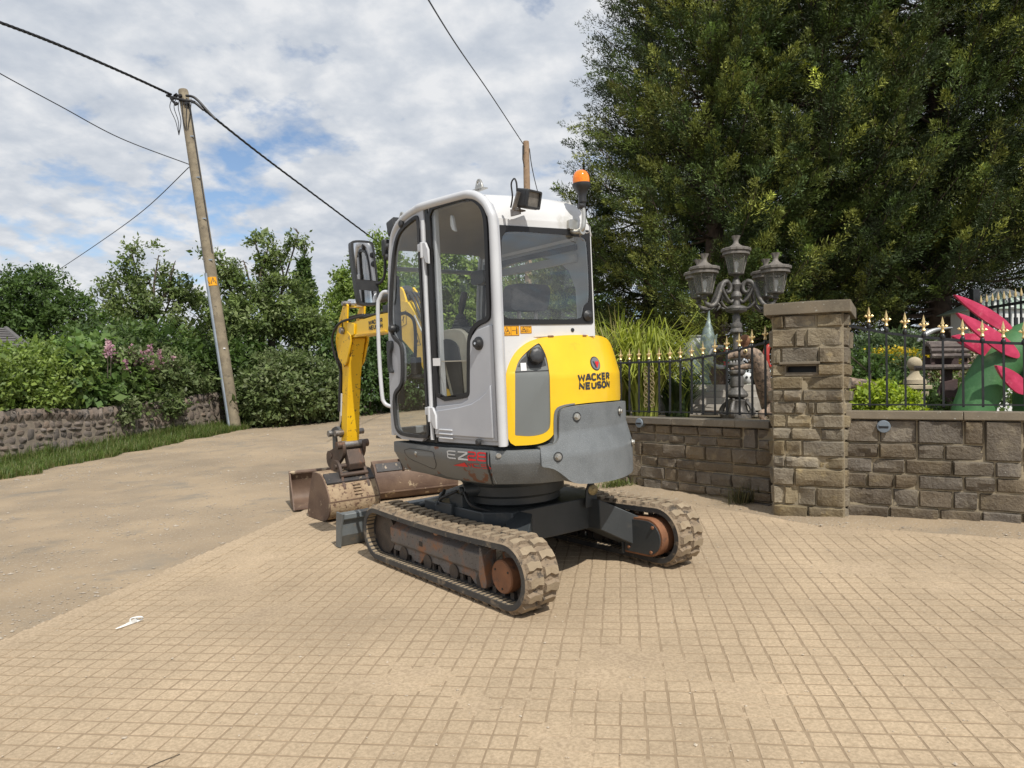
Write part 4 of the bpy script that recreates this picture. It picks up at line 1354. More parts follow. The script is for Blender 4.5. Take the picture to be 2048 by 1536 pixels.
    shape = [(-.53, .325), (-.72, .335)] + [(-.745 + .128 * math.cos(R(90 + 12 * i)), .207 + .128 * math.sin(R(90 + 12 * i))) for i in range(16)] + [(-.53, .075)]
    hc = MB().prism(shape, ic, -.12, .004).build('motor_cover', M['rust'], tr, bevel=.004)
    MB().prism(offset(shape, .014), ic, .004, .012).build('cover_plate', M['frame_dark'], hc, bevel=.003)
    MB().prism([(-.52, .34), (-.535, .34), (-.535, .07), (-.52, .07)], ic, -.1, .022).build('cover_flange', M['frame_dark'], hc)
    for a, b in ((-.58, .30), (-.80, .285), (-.58, .12), (-.78, .115)):
        MB().lathe([(.012, 0), (.012, .009), (.006, .011)], 6, ic(a, b, .012), (0, -s, 0)).build('bolt', M['rust'], hc, smooth=0)
    return tr


make_track(1)
make_track(-1)

# ---- dozer blade
bl = empty('dozer_blade', parent=ex)
mb = MB()
sec = [(1.455, .005), (1.405, .10), (1.40, .19), (1.43, .275), (1.44, .275), (1.385, .285), (1.335, .275), (1.33, .235), (1.365, .225), (1.372, .10), (1.43, .003)]
mb.prism(sec, lambda a, b, d: Vector((a, d, b)), -.765, .765)
mb.build('mouldboard', M['blade_grey'], bl, smooth=20, bevel=.004)
for y in (.765, -.78):
    MB().prism([(1.465, .002), (1.425, .29), (1.30, .285), (1.36, .15), (1.39, .002)], lambda a, b, d: Vector((a, y + d, b)), 0, .015).build('end_plate', M['blade_grey'], bl, bevel=.003)
MB().prism([(1.47, -.002), (1.44, .06), (1.425, .055), (1.455, -.002)], lambda a, b, d: Vector((a, d, b)), -.76, .76).build('cutting_edge', M['bucket_rust'], bl)
for y in (.30, -.30):
    MB().beam((.45, y, .26), (1.37, y, .16), .06, .09).build('push_arm', M['frame_dark'], bl, bevel=.006)
mb = MB().cyl((.50, .06, .50), (.95, .06, .36), .045, n=16).cyl((.95, .06, .36), (1.36, .06, .235), .022, n=12)
mb.build('blade_ram', M['frame_dark'], bl)
MB().box((1.0, .06, .20), (.5, .56, .03)).build('blade_web', M['frame_dark'], bl)

# ---- boom, dipper and bucket stand in one plane beside the cab
BY = .10
bp = lambda a, b, d: Vector((a, BY + d, b))
sw = MB().prism(chaikin([(.50, .62), (.88, .58), (.92, .70), (.80, .95), (.70, 1.18), (.52, 1.14), (.48, .9)], 1), bp, -.09, .09)
sw.build('swing_post', M['yellow_paint'], ex, bevel=.012)
BOOM = [(2.36, 1.86), (2.37, 1.80), (2.36, 1.745), (2.31, 1.725), (2.037, 1.728), (1.70, 1.735), (1.499, 1.728), (1.38, 1.70), (1.274, 1.645), (1.14, 1.555), (1.011, 1.44), (.92, 1.33), (.80, 1.15), (.72, 1.0), (.60, .98), (.56, 1.08),
        (.60, 1.20), (.722, 1.43), (.83, 1.58), (.95, 1.73), (1.08, 1.87), (1.18, 1.96), (1.28, 1.985), (1.38, 1.945), (1.486, 1.90), (1.709, 1.898), (2.052, 1.875), (2.25, 1.868)]
boom = MB().prism(BOOM, bp, -.075, .075).build('boom', M['yellow_paint'], ex, bevel=.008)
# side plates of the upper boom stand a little proud
MB().prism([(2.36, 1.86), (2.38, 1.80), (2.36, 1.74), (2.28, 1.735), (2.16, 1.75), (2.14, 1.85), (2.25, 1.872)], bp, .075, .092).build('boom_boss', M['yellow_paint'], boom, bevel=.005)
MB().prism([(2.14, 1.742), (1.56, 1.742), (1.56, 1.752), (2.14, 1.752)], bp, .072, .088).build('weld_flange', M['yellow_paint'], boom)
stencil('WACKER', lambda a, b, d: bp(a, b + (a - 1.6) * -.03, d), 1.88, 1.832, -.255, .030, .076, boom, .010)
stencil('NEUSON', lambda a, b, d: bp(a, b + (a - 1.6) * -.03, d), 1.88, 1.785, -.255, .030, .076, boom, .010)
strokes('warning_mark', [[(0, 0), (1, 0), (.5, 1), (0, 0), (.4, 0)], [(.4, .2), (.55, .45), (.6, .25)]], bp, 1.09, 1.60, -.085, .095, .076, M['print_dark'], boom, t=.005)
strokes('warning_mark', [[(0, 0), (1, .2), (1, 1.2), (0, 1), (0, 0)], [(.3, .5), (.7, .8)], [(.5, .3), (.5, .9)]], bp, 1.31, 1.76, -.1, .11, .076, M['print_dark'], boom, t=.004)
# dipper ram along the top of the boom, hose runs
mb = MB().cyl(bp(1.32, 2.06, 0), bp(2.02, 2.055, 0), .045, n=18).cyl(bp(1.30, 2.06, 0), bp(1.34, 2.06, 0), .055, n=18).cyl(bp(1.97, 2.055, 0), bp(2.03, 2.055, 0), .053, n=18)
mb.build('dipper_ram', M['link_steel'], ex)
MB().cyl(bp(2.0, 2.055, 0), bp(2.30, 2.05, 0), .026, n=14).cyl(bp(2.29, 2.05, -.06), bp(2.29, 2.05, .06), .042, n=16).build('dipper_rod', M['chrome'], ex)
MB().prism([(1.20, 1.93), (1.42, 1.90), (1.36, 2.07), (1.30, 2.10), (1.25, 2.06)], bp, -.07, -.05).prism([(1.20, 1.93), (1.42, 1.90), (1.36, 2.07), (1.30, 2.10), (1.25, 2.06)], bp, .05, .07).build('ram_bracket', M['yellow_paint'], ex, bevel=.004)
mb = MB().cyl(bp(.62, .98, 0), bp(.98, 1.35, 0), .045, n=16)
mb.build('boom_ram', M['link_steel'], ex)
mb = MB()
for i in range(4):
    o = -.05 + .033 * i
    mb.tube(catmull([bp(.62, 1.25, o + .03), bp(.80, 1.60, o + .03), bp(1.0, 1.83, o + .02), bp(1.16, 2.02, o), bp(1.30, 2.02 + .012 * i, o), bp(1.5, 1.94, o), bp(1.9, 1.905, o), bp(2.1, 1.90, o)], 5), .011, 8)
mb.build('boom_hose', M['hose'], ex)
mb = MB()
for o in (.04, .065):
    mb.tube(catmull([bp(.78, 1.50, o + .03), bp(.93, 1.69, o + .03), bp(1.06, 1.84, o + .02)], 4), .008, 8)
mb.box(bp(.93, 1.71, .07), (.07, .05, .03), Matrix.Rotation(R(-40), 3, 'Y'))
mb.build('steel_pipe', M['zinc'], ex)
mb = MB().tube(catmull([bp(1.95, 1.915, .03), bp(2.18, 1.90, .09), bp(2.38, 1.87, .125), bp(2.55, 1.76, .125), bp(2.57, 1.60, .11), bp(2.54, 1.40, .06), bp(2.60, 1.15, .05)], 7), .012, 9)
mb.tube(catmull([bp(1.95, 1.915, .0), bp(2.22, 1.93, .03), bp(2.5, 1.88, .04), bp(2.64, 1.70, .04), bp(2.60, 1.4, .03), bp(2.62, 1.2, .02)], 7), .012, 9)
mb.build('dipper_hose', M['hose'], ex)
mb = MB()
for i, (px_, h) in enumerate(((1.52, .10), (1.60, .07))):
    mb.box(bp(px_, 1.94, .0), (.09, .12, h))
mb.build('hose_clamp', M['black_plastic'], ex, bevel=.008)
# dipper arm: a tapering box with cheek plates at the top
ARM = [(2.30, 2.065), (2.345, 2.045), (2.43, 1.935), (2.50, 1.82), (2.545, 1.75), (2.55, 1.69), (2.505, 1.52), (2.50, 1.40), (2.55, 1.05), (2.60, .765), (2.61, .70), (2.56, .665), (2.49, .69), (2.462, .80), (2.43, 1.05), (2.375, 1.33), (2.315, 1.53), (2.24, 1.72), (2.25, 1.76), (2.30, 1.80), (2.27, 1.90), (2.255, 2.03)]
arm_low = [(2.545, 1.75), (2.55, 1.69), (2.505, 1.52), (2.50, 1.40), (2.55, 1.05), (2.60, .765), (2.61, .70), (2.56, .665), (2.49, .69), (2.462, .80), (2.43, 1.05), (2.375, 1.33), (2.315, 1.53), (2.235, 1.72)]
arm = MB().prism(arm_low, bp, -.066, .066).build('dipper_arm', M['yellow_worn'], ex, bevel=.007)
hole = [(2.395 + .028 * math.cos(t * math.pi / 5), 1.85 + .06 * math.sin(t * math.pi / 5)) for t in range(10)]
cheek = [(2.545, 1.75), (2.555, 1.69), (2.51, 1.55), (2.40, 1.45), (2.33, 1.50), (2.22, 1.70), (2.22, 1.745), (2.30, 1.80), (2.28, 1.90), (2.255, 2.03), (2.30, 2.07), (2.345, 2.045), (2.43, 1.935), (2.50, 1.82)]
for d0, d1 in ((.078, .096), (-.096, -.078)):
    MB().prism(cheek, bp, d0, d1, [hole]).build('cheek_plate', M['yellow_worn'], arm, bevel=.004)
for a, b, r in ((2.37, 1.80, .035), (2.295, 2.05, .024), (2.50, .70, .04)):
    MB().cyl(bp(a, b, -.13), bp(a, b, .13), r * .8, n=14).cyl(bp(a, b, -.115), bp(a, b, .115), r, n=14).build('pivot_pin', M['pin_steel'], arm)
MB().prism([(2.525, 1.20), (2.555, 1.20), (2.59, .98), (2.565, .98)], bp, .064, .0675).build('white_label', M['print_white'], arm)
# bucket ram down the front of the arm
mb = MB().cyl(bp(2.60, 1.50, 0), bp(2.70, 1.02, 0), .04, n=16).cyl(bp(2.595, 1.52, 0), bp(2.60, 1.48, 0), .048, n=16)
mb.build('bucket_ram', M['black_plastic'], ex)
MB().cyl(bp(2.70, 1.02, 0), bp(2.745, .80, 0), .022, n=12).build('bucket_rod', M['chrome'], ex)
mb = MB()
for d in (.085, -.085):
    mb.prism(chaikin([(2.54, .80), (2.565, .86), (2.64, .88), (2.74, .85), (2.78, .80), (2.75, .76), (2.68, .80), (2.60, .80), (2.56, .76)], 1), bp, d - .014, d + .014)
mb.build('tipping_lever', M['link_steel'], ex, bevel=.004)
mb = MB().cyl(bp(2.755, .80, -.13), bp(2.755, .80, .13), .032, n=14).cyl(bp(2.555, .815, -.15), bp(2.555, .815, .15), .03, n=14)
mb.build('lever_pin', M['pin_steel'], ex)
mb = MB()
for d in (.06, -.06):
    mb.prism(chaikin([(2.73, .83), (2.79, .81), (2.80, .62), (2.76, .56), (2.70, .58), (2.715, .72)], 1), bp, d - .012, d + .012)
mb.build('tipping_link', M['link_steel'], ex, bevel=.004)
# quick hitch
mb = MB()
hsh = chaikin([(2.84, .62), (2.76, .63), (2.62, .68), (2.56, .735), (2.47, .74), (2.44, .68), (2.46, .60), (2.54, .53), (2.66, .47), (2.80, .45), (2.86, .52)], 1)
for d in (.105, -.105):
    mb.prism(hsh, bp, d - .016, d + .016)
qh = mb.build('quick_hitch', M['hitch_steel'], ex, bevel=.005)
MB().prism([(2.46, .66), (2.52, .60), (2.47, .47), (2.42, .46), (2.40, .52)], bp, -.085, .085).build('hitch_tongue', M['hitch_steel'], qh, bevel=.008)
MB().cyl(bp(2.50, .70, -.165), bp(2.50, .70, .165), .038, n=16).cyl(bp(2.74, .58, -.13), bp(2.74, .58, .13), .03, n=14).build('hitch_pin', M['hitch_steel'], qh)


def bucket(parent, Y0, Y1, prof, opening, mats, thick=.014, lip=True):
    """prof runs round the outside of the shell from the top edge to the cutting edge; opening closes the side plate"""
    P = catmull([Vector((a, 0, b)) for a, b in prof], 4)
    outer = [(p.x, p.z) for p in P]
    cx = sum(p[0] for p in outer) / len(outer)
    inner = []
    for i, p in enumerate(P):
        d = (P[min(i + 1, len(P) - 1)] - P[max(i - 1, 0)]).normalized()
        n = Vector((d.z, 0, -d.x))
        c = Vector((opening[len(opening) // 2][0], 0, opening[len(opening) // 2][1]))
        if n.dot(c - p) < 0:
            n = -n
        inner.append((p.x + n.x * thick, p.z + n.z * thick))
    mb = MB()
    n = len(outer)
    vs = []
    for y in (Y0, Y1):
        vs += [(a, y, b) for a, b in outer] + [(a, y, b) for a, b in inner]
    fs = []
    for i in range(n - 1):
        fs.append((i, i + 1, 2 * n + i + 1, 2 * n + i))
        fs.append((n + i, 3 * n + i, 3 * n + i + 1, n + i + 1))
        fs.append((i, n + i, n + i + 1, i + 1))
        fs.append((2 * n + i, 2 * n + i + 1, 3 * n + i + 1, 3 * n + i))
    fs += [(0, 2 * n, 3 * n, n), (n - 1, 2 * n - 1, 4 * n - 1, 3 * n - 1)]
    mb.add(vs, fs)
    shell = mb.build('bucket_shell', mats[0], parent, smooth=45)
    side = outer + opening
    for y in (Y0 - .012, Y1):
        MB().prism(side, lambda a, b, d: Vector((a, y + d, b)), 0, .012).build('side_plate', mats[1], parent, bevel=.003)
    return shell


bk_ = empty('bucket', parent=ex)
prof_b = [(2.66, .455), (2.56, .455), (2.47, .44), (2.38, .36), (2.31, .24), (2.30, .14), (2.35, .055), (2.44, .012), (2.60, .005), (2.80, .002)]
bsh = bucket(bk_, -.06, .44, prof_b, [(2.835, .03), (2.78, .20), (2.70, .38)], (M['bucket_muddy'], M['bucket_rust']))
mb = MB()
mb.prism([(2.455, .452), (2.37, .37), (2.372, .355), (2.46, .44)], lambda a, b, d: Vector((a, .10 + d, b)), -.155, .335)
mb.build('dark_patch', M['bucket_dark'], bk_)
for y in (.02, .27):
    MB().prism(chaikin([(2.60, .44), (2.50, .46), (2.36, .36), (2.33, .28), (2.35, .27), (2.36, .33), (2.40, .45), (2.44, .53), (2.50, .56), (2.56, .56), (2.62, .50)], 1), lambda a, b, d: Vector((a, y + d, b)), -.013, .013).build('hanger_plate', M['hitch_steel'], bk_, bevel=.003)
MB().cyl((2.49, -.0, .50), (2.49, .30, .50), .024, n=12).cyl((2.40, .0, .425), (2.40, .29, .425), .022, n=12).build('hanger_pin', M['hitch_steel'], bk_)
mb = MB()
for k in range(4):
    mb.tube([Vector((2.34 - .012 * k, .11, .335 - .03 * k)), Vector((2.34 - .012 * k, .19, .335 - .03 * k))], .006, 6)
mb.build('weld_rib', M['bucket_muddy'], bk_)
MB().beam((2.31, -.06, .20), (2.31, .44, .20), .012, .03, (1, 0, 0)).build('wear_strip', M['bucket_rust'], bk_)
MB().prism([(2.80, .0), (2.845, .035), (2.835, .04), (2.77, .014)], lambda a, b, d: Vector((a, d, b)), -.06, .44).build('cutting_edge', M['bucket_rust'], bk_)


# ---- two spare buckets on the ground
def loose_bucket(name, label, px, py, width_dir, W_, prof, opening, mats, flip):
    k = (px - 1024) / 1440
    Y = 1.425 / ((py - 795) / 1440 + SX * k + SY)
    p = Vector((k * Y, Y, gz(k * Y, Y)))
    wd = Vector((width_dir[0], width_dir[1], 0)).normalized()
    wd = Vector((wd.x, wd.y, SX * wd.x + SY * wd.y)).normalized()
    upn = Vector((-SX, -SY, 1)).normalized()
    xd = wd.cross(upn)
    t = empty(name, p)
    t.matrix_world = Matrix((xd, wd, upn)).transposed().to_4x4()
    t.matrix_world.translation = p
    t.location = p
    t.rotation_euler = Matrix((xd, wd, upn)).transposed().to_euler()
    tag(t, label, 'bucket', 'spare excavator buckets')
    bucket(t, 0, W_, prof, opening, mats)
    x0, z0 = prof[0]
    MB().tube([Vector((x0, -.014, z0)), Vector((x0, W_ + .014, z0))], .022, 10).build('lip_tube', mats[0], t)
    return t


loose_bucket('spare_bucket', 'rusty spare bucket lying open towards the viewer, left of the mounted bucket', 591, 1021, (.93, .36), .62,
             [(-.42, .34), (-.47, .26), (-.49, .14), (-.46, .05), (-.38, .012), (-.2, .006), (0, .004)], [(-.02, .03), (-.12, .14), (-.34, .33)], (M['bucket_rust'], M['bucket_rust']), 0)
sb = loose_bucket('spare_bucket', 'wide rusty spare bucket with its back to the viewer, right of the mounted bucket', 757, 1004, (.92, .40), .90,
                  [(-.18, .40), (-.10, .385), (-.03, .31), (.0, .20), (-.005, .10), (-.04, .03), (-.12, .008), (-.40, .004)], [(-.42, .03), (-.36, .16), (-.24, .36)], (M['bucket_rust'], M['bucket_rust']), 1)
MB().prism([(-.10, .392), (-.028, .318), (-.022, .322), (-.095, .40)], lambda a, b, d: Vector((a, d, b)), .01, .86).build('dark_patch', M['bucket_dark'], sb)
MB().beam((.003, 0, .10), (.003, .90, .10), .010, .05, (1, 0, 0)).build('wear_strip', M['bucket_rust'], sb)
for y in (.30, .58):
    MB().prism(chaikin([(-.16, .40), (-.02, .30), (.0, .36), (-.04, .46), (-.10, .52), (-.17, .50)], 1), lambda a, b, d: Vector((a, y + d, b)), -.012, .012).build('hanger_plate', M['hitch_steel'], sb, bevel=.003)
MB().cyl((-.11, .28, .47), (-.11, .60, .47), .024, n=12).build('hanger_pin', M['hitch_steel'], sb)
# ------------------------------------------------------------------ ground, track, paving
def sheet(name, x0, x1, y0, y1, step, zfn, mat, keep=None, kind='structure'):
    xs = np.arange(x0, x1 + step * .5, step)
    ys = np.arange(y0, y1 + step * .5, step)
    X, Y = np.meshgrid(xs, ys)
    Z = zfn(X, Y)
    nx, ny = len(xs), len(ys)
    V = np.stack([X.ravel(), Y.ravel(), Z.ravel()], 1)
    i, j = np.meshgrid(np.arange(nx - 1), np.arange(ny - 1))
    a = (j * nx + i).ravel()
    F = np.stack([a, a + 1, a + nx + 1, a + nx], 1)
    if keep is not None:
        cx = V[F].mean(1)
        F = F[keep(cx[:, 0], cx[:, 1])]
        used = np.unique(F)
        mp = np.zeros(len(V), int)
        mp[used] = np.arange(len(used))
        V, F = V[used], mp[F]
    o = link(name, np_mesh(name, V, F, mat, smooth=True))
    if kind:
        o['kind'] = kind
    return o


def gzv(X, Y):
    xx = np.clip(X, -14, 9)
    yy = np.where(Y < 24, Y, 24 + 6 * np.tanh((Y - 24) / 6))
    return SX * xx + SY * yy


def vnoise(X, Y, scale, seed=0, octaves=3):
    """smooth value noise on arrays"""
    out = np.zeros(np.broadcast(X, Y).shape)
    amp, tot = 1.0, 0.0
    for o in range(octaves):
        rng = np.random.default_rng(seed * 17 + o)
        G = rng.random((64, 64))
        x, y = X * scale, Y * scale
        xi, yi = np.floor(x).astype(int), np.floor(y).astype(int)
        fx, fy = x - xi, y - yi
        fx, fy = fx * fx * (3 - 2 * fx), fy * fy * (3 - 2 * fy)
        g = lambda a, b: G[a % 64, b % 64]
        v = (g(xi, yi) * (1 - fx) + g(xi + 1, yi) * fx) * (1 - fy) + (g(xi, yi + 1) * (1 - fx) + g(xi + 1, yi + 1) * fx) * fy
        out += v * amp
        tot += amp
        amp *= .5
        scale *= 2.03
    return out / tot


# the edge between the paving and the dirt track: a straight kerbless edge
EDGE_A, EDGE_B = Vector((-2.833, 4.01)), Vector((-2.10, 7.55))
ed = (EDGE_B - EDGE_A).normalized()


def edge_dist(X, Y):          # > 0 on the paved side
    return (X - EDGE_A.x) * ed.y - (Y - EDGE_A.y) * ed.x


# wall lines, used for the dirt strip as well
PC = Vector((2.771, 6.012))                 # front corner of the gate pillar
PD = Vector((-.8746, .4848))                # along its front, towards the left
PS = Vector((.4848, .8746))                 # along its side, away
RW0 = PC + PS * .10                          # right-hand wall
RWD = Vector((.906, -.423)).normalized()
LW0 = Vector((2.38, 6.575))                 # left-hand wall
LWD = Vector((-.5935, .8048)).normalized()


def wall_dist(X, Y):
    """how far a point lies in front of the two garden walls"""
    n1 = (RWD.y, -RWD.x)
    d1 = (X - RW0.x) * n1[0] + (Y - RW0.y) * n1[1]
    n2 = (-LWD.y, LWD.x)
    d2 = (X - LW0.x) * n2[0] + (Y - LW0.y) * n2[1]
    return np.maximum(d1, d2)


def dirt_edge(X, Y):
    return wall_dist(X, Y) - (.30 + .10 * vnoise(X, Y, 1.7, 5) + np.clip(X - 2.4, 0, 1.2) * .10)


ground = sheet('ground', -60, 60, -20, 120, 2.0, lambda X, Y: gzv(X, Y) - .10, M['garden_soil'])


def road_z(X, Y):
    e = edge_dist(X, Y)
    rut = .018 * (vnoise(X * .45 - Y * .25, Y * .12, 1.1, 3) - .5)
    return gzv(X, Y) - .012 - .012 * np.clip(1 - np.abs(e) * 2, 0, 1) + rut + .012 * (vnoise(X, Y, 2.6, 9) - .5)


road = sheet('dirt_track', -14, 9, -1, 42, .12, road_z, M['road_dirt'], keep=lambda X, Y: (wall_dist(X, Y) > -.3) | (Y > 12))

# ---- paving: rows run across the picture, joints follow the block grid
forecourt = empty('block_paving')
tag(forecourt, kind='structure')
pu_ = Vector((.9889, -.1485))              # along a row, to the right
pv_ = Vector((.1485, .9889))               # from row to row, away
PITCH_U, PITCH_V = .0975, .1005
slope_n = Vector((-SX, -SY, 1)).normalized()
ROT = Matrix((Vector((pu_.x, pu_.y, pu_.x * SX + pu_.y * SY)).normalized(), (slope_n.cross(Vector((pu_.x, pu_.y, pu_.x * SX + pu_.y * SY)))).normalized(), slope_n)).transposed()


def paver_arrays(rng, w, l, h=.05):
    """a worn block: its top sits inside a rounded shoulder"""
    j = lambda s: rng.uniform(-s, s)
    v = []
    for z, k in ((-h, 0.0), (-.004, 0.0), (-.0006, .0010), (0.0, .0030)):
        for a, b in ((-1, -1), (1, -1), (1, 1), (-1, 1)):
            v.append((a * (w / 2 - k) + (j(.0018) if k else 0), b * (l / 2 - k) + (j(.0018) if k else 0), z + (j(.0006) if z > -.003 else 0)))
    f = []
    for r in range(3):
        for a in range(4):
            b = (a + 1) % 4
            f.append((r * 4 + a, r * 4 + b, r * 4 + 4 + b, r * 4 + 4 + a))
    f.append((12, 13, 14, 15))
    return v, f


rngp = random.Random(21)
variants = []
for k in range(14):
    v, f = paver_arrays(rngp, .089 + rngp.uniform(-.002, .002), .0900 + rngp.uniform(-.0015, .0015))
    mb = MB().add(v, f)
    variants.append((np.array(v), np.array(f), mb.mesh('paver', M['paver_stone'], smooth=0)))
cells = []
ORG = Vector((0.03, 1.2))
for iv in range(-4, 66):
    for iu in range(-56, 72):
        jit = Vector((rngp.uniform(-.001, .001), rngp.uniform(-.001, .001)))
        c = ORG + pu_ * (iu * PITCH_U + (.002 * math.sin(iv * 1.7) + rngp.uniform(-.001, .001))) + pv_ * (iv * PITCH_V) + jit
        if edge_dist(c.x, c.y) < .055 or c.y < .95 or c.x > 5.4:
            continue
        if float(dirt_edge(np.array([c.x]), np.array([c.y]))[0]) < .05:
            continue
        # is it inside the picture at all
        if c.y < 1.4 or abs(c.x) > c.y * .75 + .35:
            if c.y > 3.2 or abs(c.x) > c.y * .75 + .7 or c.y < 1.2:
                continue
        if c.y > 7.6 and c.x > .6:
            continue
        cells.append(c)


def seen(c):
    return c.y > 1.98 and abs(c.x) < c.y * .70


order = sorted(range(len(cells)), key=lambda i: (0 if seen(cells[i]) else 1, cells[i].length))
near = set(order[:300])
bigV, bigF, off_ = [], [], 0
for i, c in enumerate(cells):
    vi = rngp.randrange(14)
    z = gz(c.x, c.y) + rngp.uniform(-.0008, .0006)
    turn = Matrix.Rotation(rngp.uniform(-.015, .015), 3, 'Z') @ Matrix.Rotation(rngp.uniform(-.003, .003), 3, 'X')
    if i in near:
        o = link('paver', variants[vi][2], forecourt)
        o.matrix_local = Matrix.Translation((c.x, c.y, z)) @ (ROT @ turn).to_4x4()
    else:
        A = np.array(ROT @ turn)
        V = variants[vi][0] @ A.T + np.array((c.x, c.y, z))
        bigV.append(V)
        bigF.append(variants[vi][1] + off_)
        off_ += len(V)
far = link('paver_field', np_mesh('paver_field', np.concatenate(bigV), np.concatenate(bigF), M['paver_stone']), forecourt)
far['kind'] = 'stuff'


def sand_z(X, Y):
    return gzv(X, Y) - .0019 + .0012 * (vnoise(X, Y, 9, 33, 3) - .5) + .0016 * (vnoise(X, Y * 1.4, .9, 37, 2) - .5)


def dust_z(X, Y):
    n = vnoise(X, Y, 2.1, 31, 4) + .10 * (vnoise(X, Y, 14, 35, 2) - .5)
    cover = np.clip((n - .60) / .18, 0, 1)
    cover2 = np.clip((.20 - edge_dist(X, Y)) / .16, 0, 1)
    cover3 = np.clip((.16 - dirt_edge(X, Y)) / .14, 0, 1)
    lift = np.maximum(np.maximum(cover, cover2), cover3)
    return gzv(X, Y) - .0046 + .0049 * lift + .0012 * (vnoise(X, Y, 17, 36, 3) - .5)


on_paving = lambda X, Y: (edge_dist(X, Y) > -.02) & (wall_dist(X, Y) > -.05) & ((Y < 8.2) | (X < .8))
sand = sheet('joint_sand', -4.6, 5.6, 1.0, 8.8, .04, sand_z, M['joint_sand'], keep=on_paving)
dust = sheet('sand_dust', -4.6, 5.6, 1.0, 8.8, .025, dust_z, M['sand_dust'], keep=on_paving)
dirt = sheet('dirt_strip', -.6, 6.2, 3.2, 9.2, .05, lambda X, Y: gzv(X, Y) - .005 + .016 * np.clip((.03 - dirt_edge(X, Y)) / .16, 0, 1) + .020 * np.clip(.30 - wall_dist(X, Y), 0, .3) / .3 + .012 * (vnoise(X, Y, 5, 8) - .5) * np.clip((.03 - dirt_edge(X, Y)) / .16, 0, 1),
             M['road_dirt'], keep=lambda X, Y: (dirt_edge(X, Y) < .10) & (wall_dist(X, Y) > -.06))

# ---- loose stones, straws, scraps
def scatter_stones(name, pts, size, mat, seed=3):
    rng = np.random.default_rng(seed)
    base = np.array([(1, 0, 0), (-1, 0, 0), (0, 1, 0), (0, -1, 0), (0, 0, 1), (0, 0, -1)], float)
    fc = np.array([(0, 2, 4), (2, 1, 4), (1, 3, 4), (3, 0, 4), (2, 0, 5), (1, 2, 5), (3, 1, 5), (0, 3, 5)])
    n = len(pts)
    s = size * np.exp(rng.normal(0, .45, (n, 1, 1)))
    V = base[None] * (1 + rng.uniform(-.35, .35, (n, 6, 1))) * s * rng.uniform(.6, 1.2, (n, 1, 3)) * np.array([1, 1, .6])
    a = rng.uniform(0, 6.28, n)
    c, q = np.cos(a)[:, None], np.sin(a)[:, None]
    X = V[..., 0] * c - V[..., 1] * q
    Y = V[..., 0] * q + V[..., 1] * c
    V = np.stack([X, Y, V[..., 2]], -1) + np.asarray(pts)[:, None, :]
    F = (fc[None] + (np.arange(n) * 6)[:, None, None]).reshape(-1, 3)
    o = link(name, np_mesh(name, V.reshape(-1, 3), F, mat))
    o['kind'] = 'stuff'
    return o


n = 42000
X = RNG.uniform(-11, 3.5, n)
Y = 3.2 + 21 * RNG.random(n) ** 1.6
k = (edge_dist(X, Y) < -.0) & ((vnoise(X, Y, .9, 12) > .47) | (RNG.random(n) < .22))
X, Y = X[k], Y[k]
scatter_stones('gravel', np.stack([X, Y, road_z(X, Y) + .003], 1), .0085, M['gravel'], 5)
n = 1500
X = RNG.uniform(-2.8, 4.6, n)
Y = RNG.uniform(1.9, 6.6, n)
k = (edge_dist(X, Y) > 0) & (dirt_edge(X, Y) > 0)
X, Y = X[k], Y[k]
scatter_stones('grit', np.stack([X, Y, gzv(X, Y) + .002], 1), .0036, M['gravel'], 6)
n = 2600
X = RNG.uniform(.8, 4.6, n)
Y = RNG.uniform(4.9, 8.4, n)
k = (dirt_edge(X, Y) < .04) & (wall_dist(X, Y) > 0)
X, Y = X[k], Y[k]
scatter_stones('rubble', np.stack([X, Y, gzv(X, Y) + .012], 1), .007, M['gravel'], 7)
# a torn strip of white plastic and three dry twigs
lp = [at(232, 1261, 4.13), at(246, 1256, 4.16), at(262, 1249, 4.2), at(274, 1243, 4.24)]
pts = [Vector((p.x, p.y, gz(p.x, p.y) + .006)) for p in lp]
mb = MB()
for (p, w, h) in ((pts[0], .004, .004), (pts[1], .014, .010), (pts[2], .022, .020), (pts[3], .016, .026)):
    s = Vector((.35, .94, 0))
    mb.v += [tuple(p - s * w), tuple(p + Vector((0, 0, h))), tuple(p + s * w)]
for i in range(3):
    b = i * 3
    mb.f += [[b, b + 1, b + 4, b + 3], [b + 1, b + 2, b + 5, b + 4], [b, b + 3, b + 5, b + 2]]
    mb.m += [0, 0, 0]
mb.tube(catmull([pts[3], pts[3] + Vector((.03, .01, .015)), pts[3] + Vector((.025, -.01, .03)), pts[3] + Vector((-.03, -.005, .02)), pts[2] + Vector((-.02, .03, .004))], 5), .0045, 6)
tag(mb.build('plastic_strip', M['paper'], smooth=60), 'torn white plastic strip lying on the paving near the dirt edge', 'litter')
for i, (a, b, c) in enumerate((((275, 1503, 2.62), (312, 1490, 2.68), (360, 1488, 2.74)), ((100, 1529, 2.52), (140, 1513, 2.57), (182, 1508, 2.6)), ((345, 1520, 2.6), (375, 1514, 2.62), (415, 1516, 2.62)))):
    P = []
    for q in (a, b, c):
        p = at(*q)
        P.append(Vector((p.x, p.y, gz(p.x, p.y) + .004)))
    tag(MB().tube(catmull(P, 5), .0016, 5).build('twig', M['twig']), ('long curved twig on the blocks, bottom left of the paving', 'short twig lying nearest the bottom left corner', 'thin twig on the blocks right of the other two')[i], 'twig', 'dry twigs on the paving')
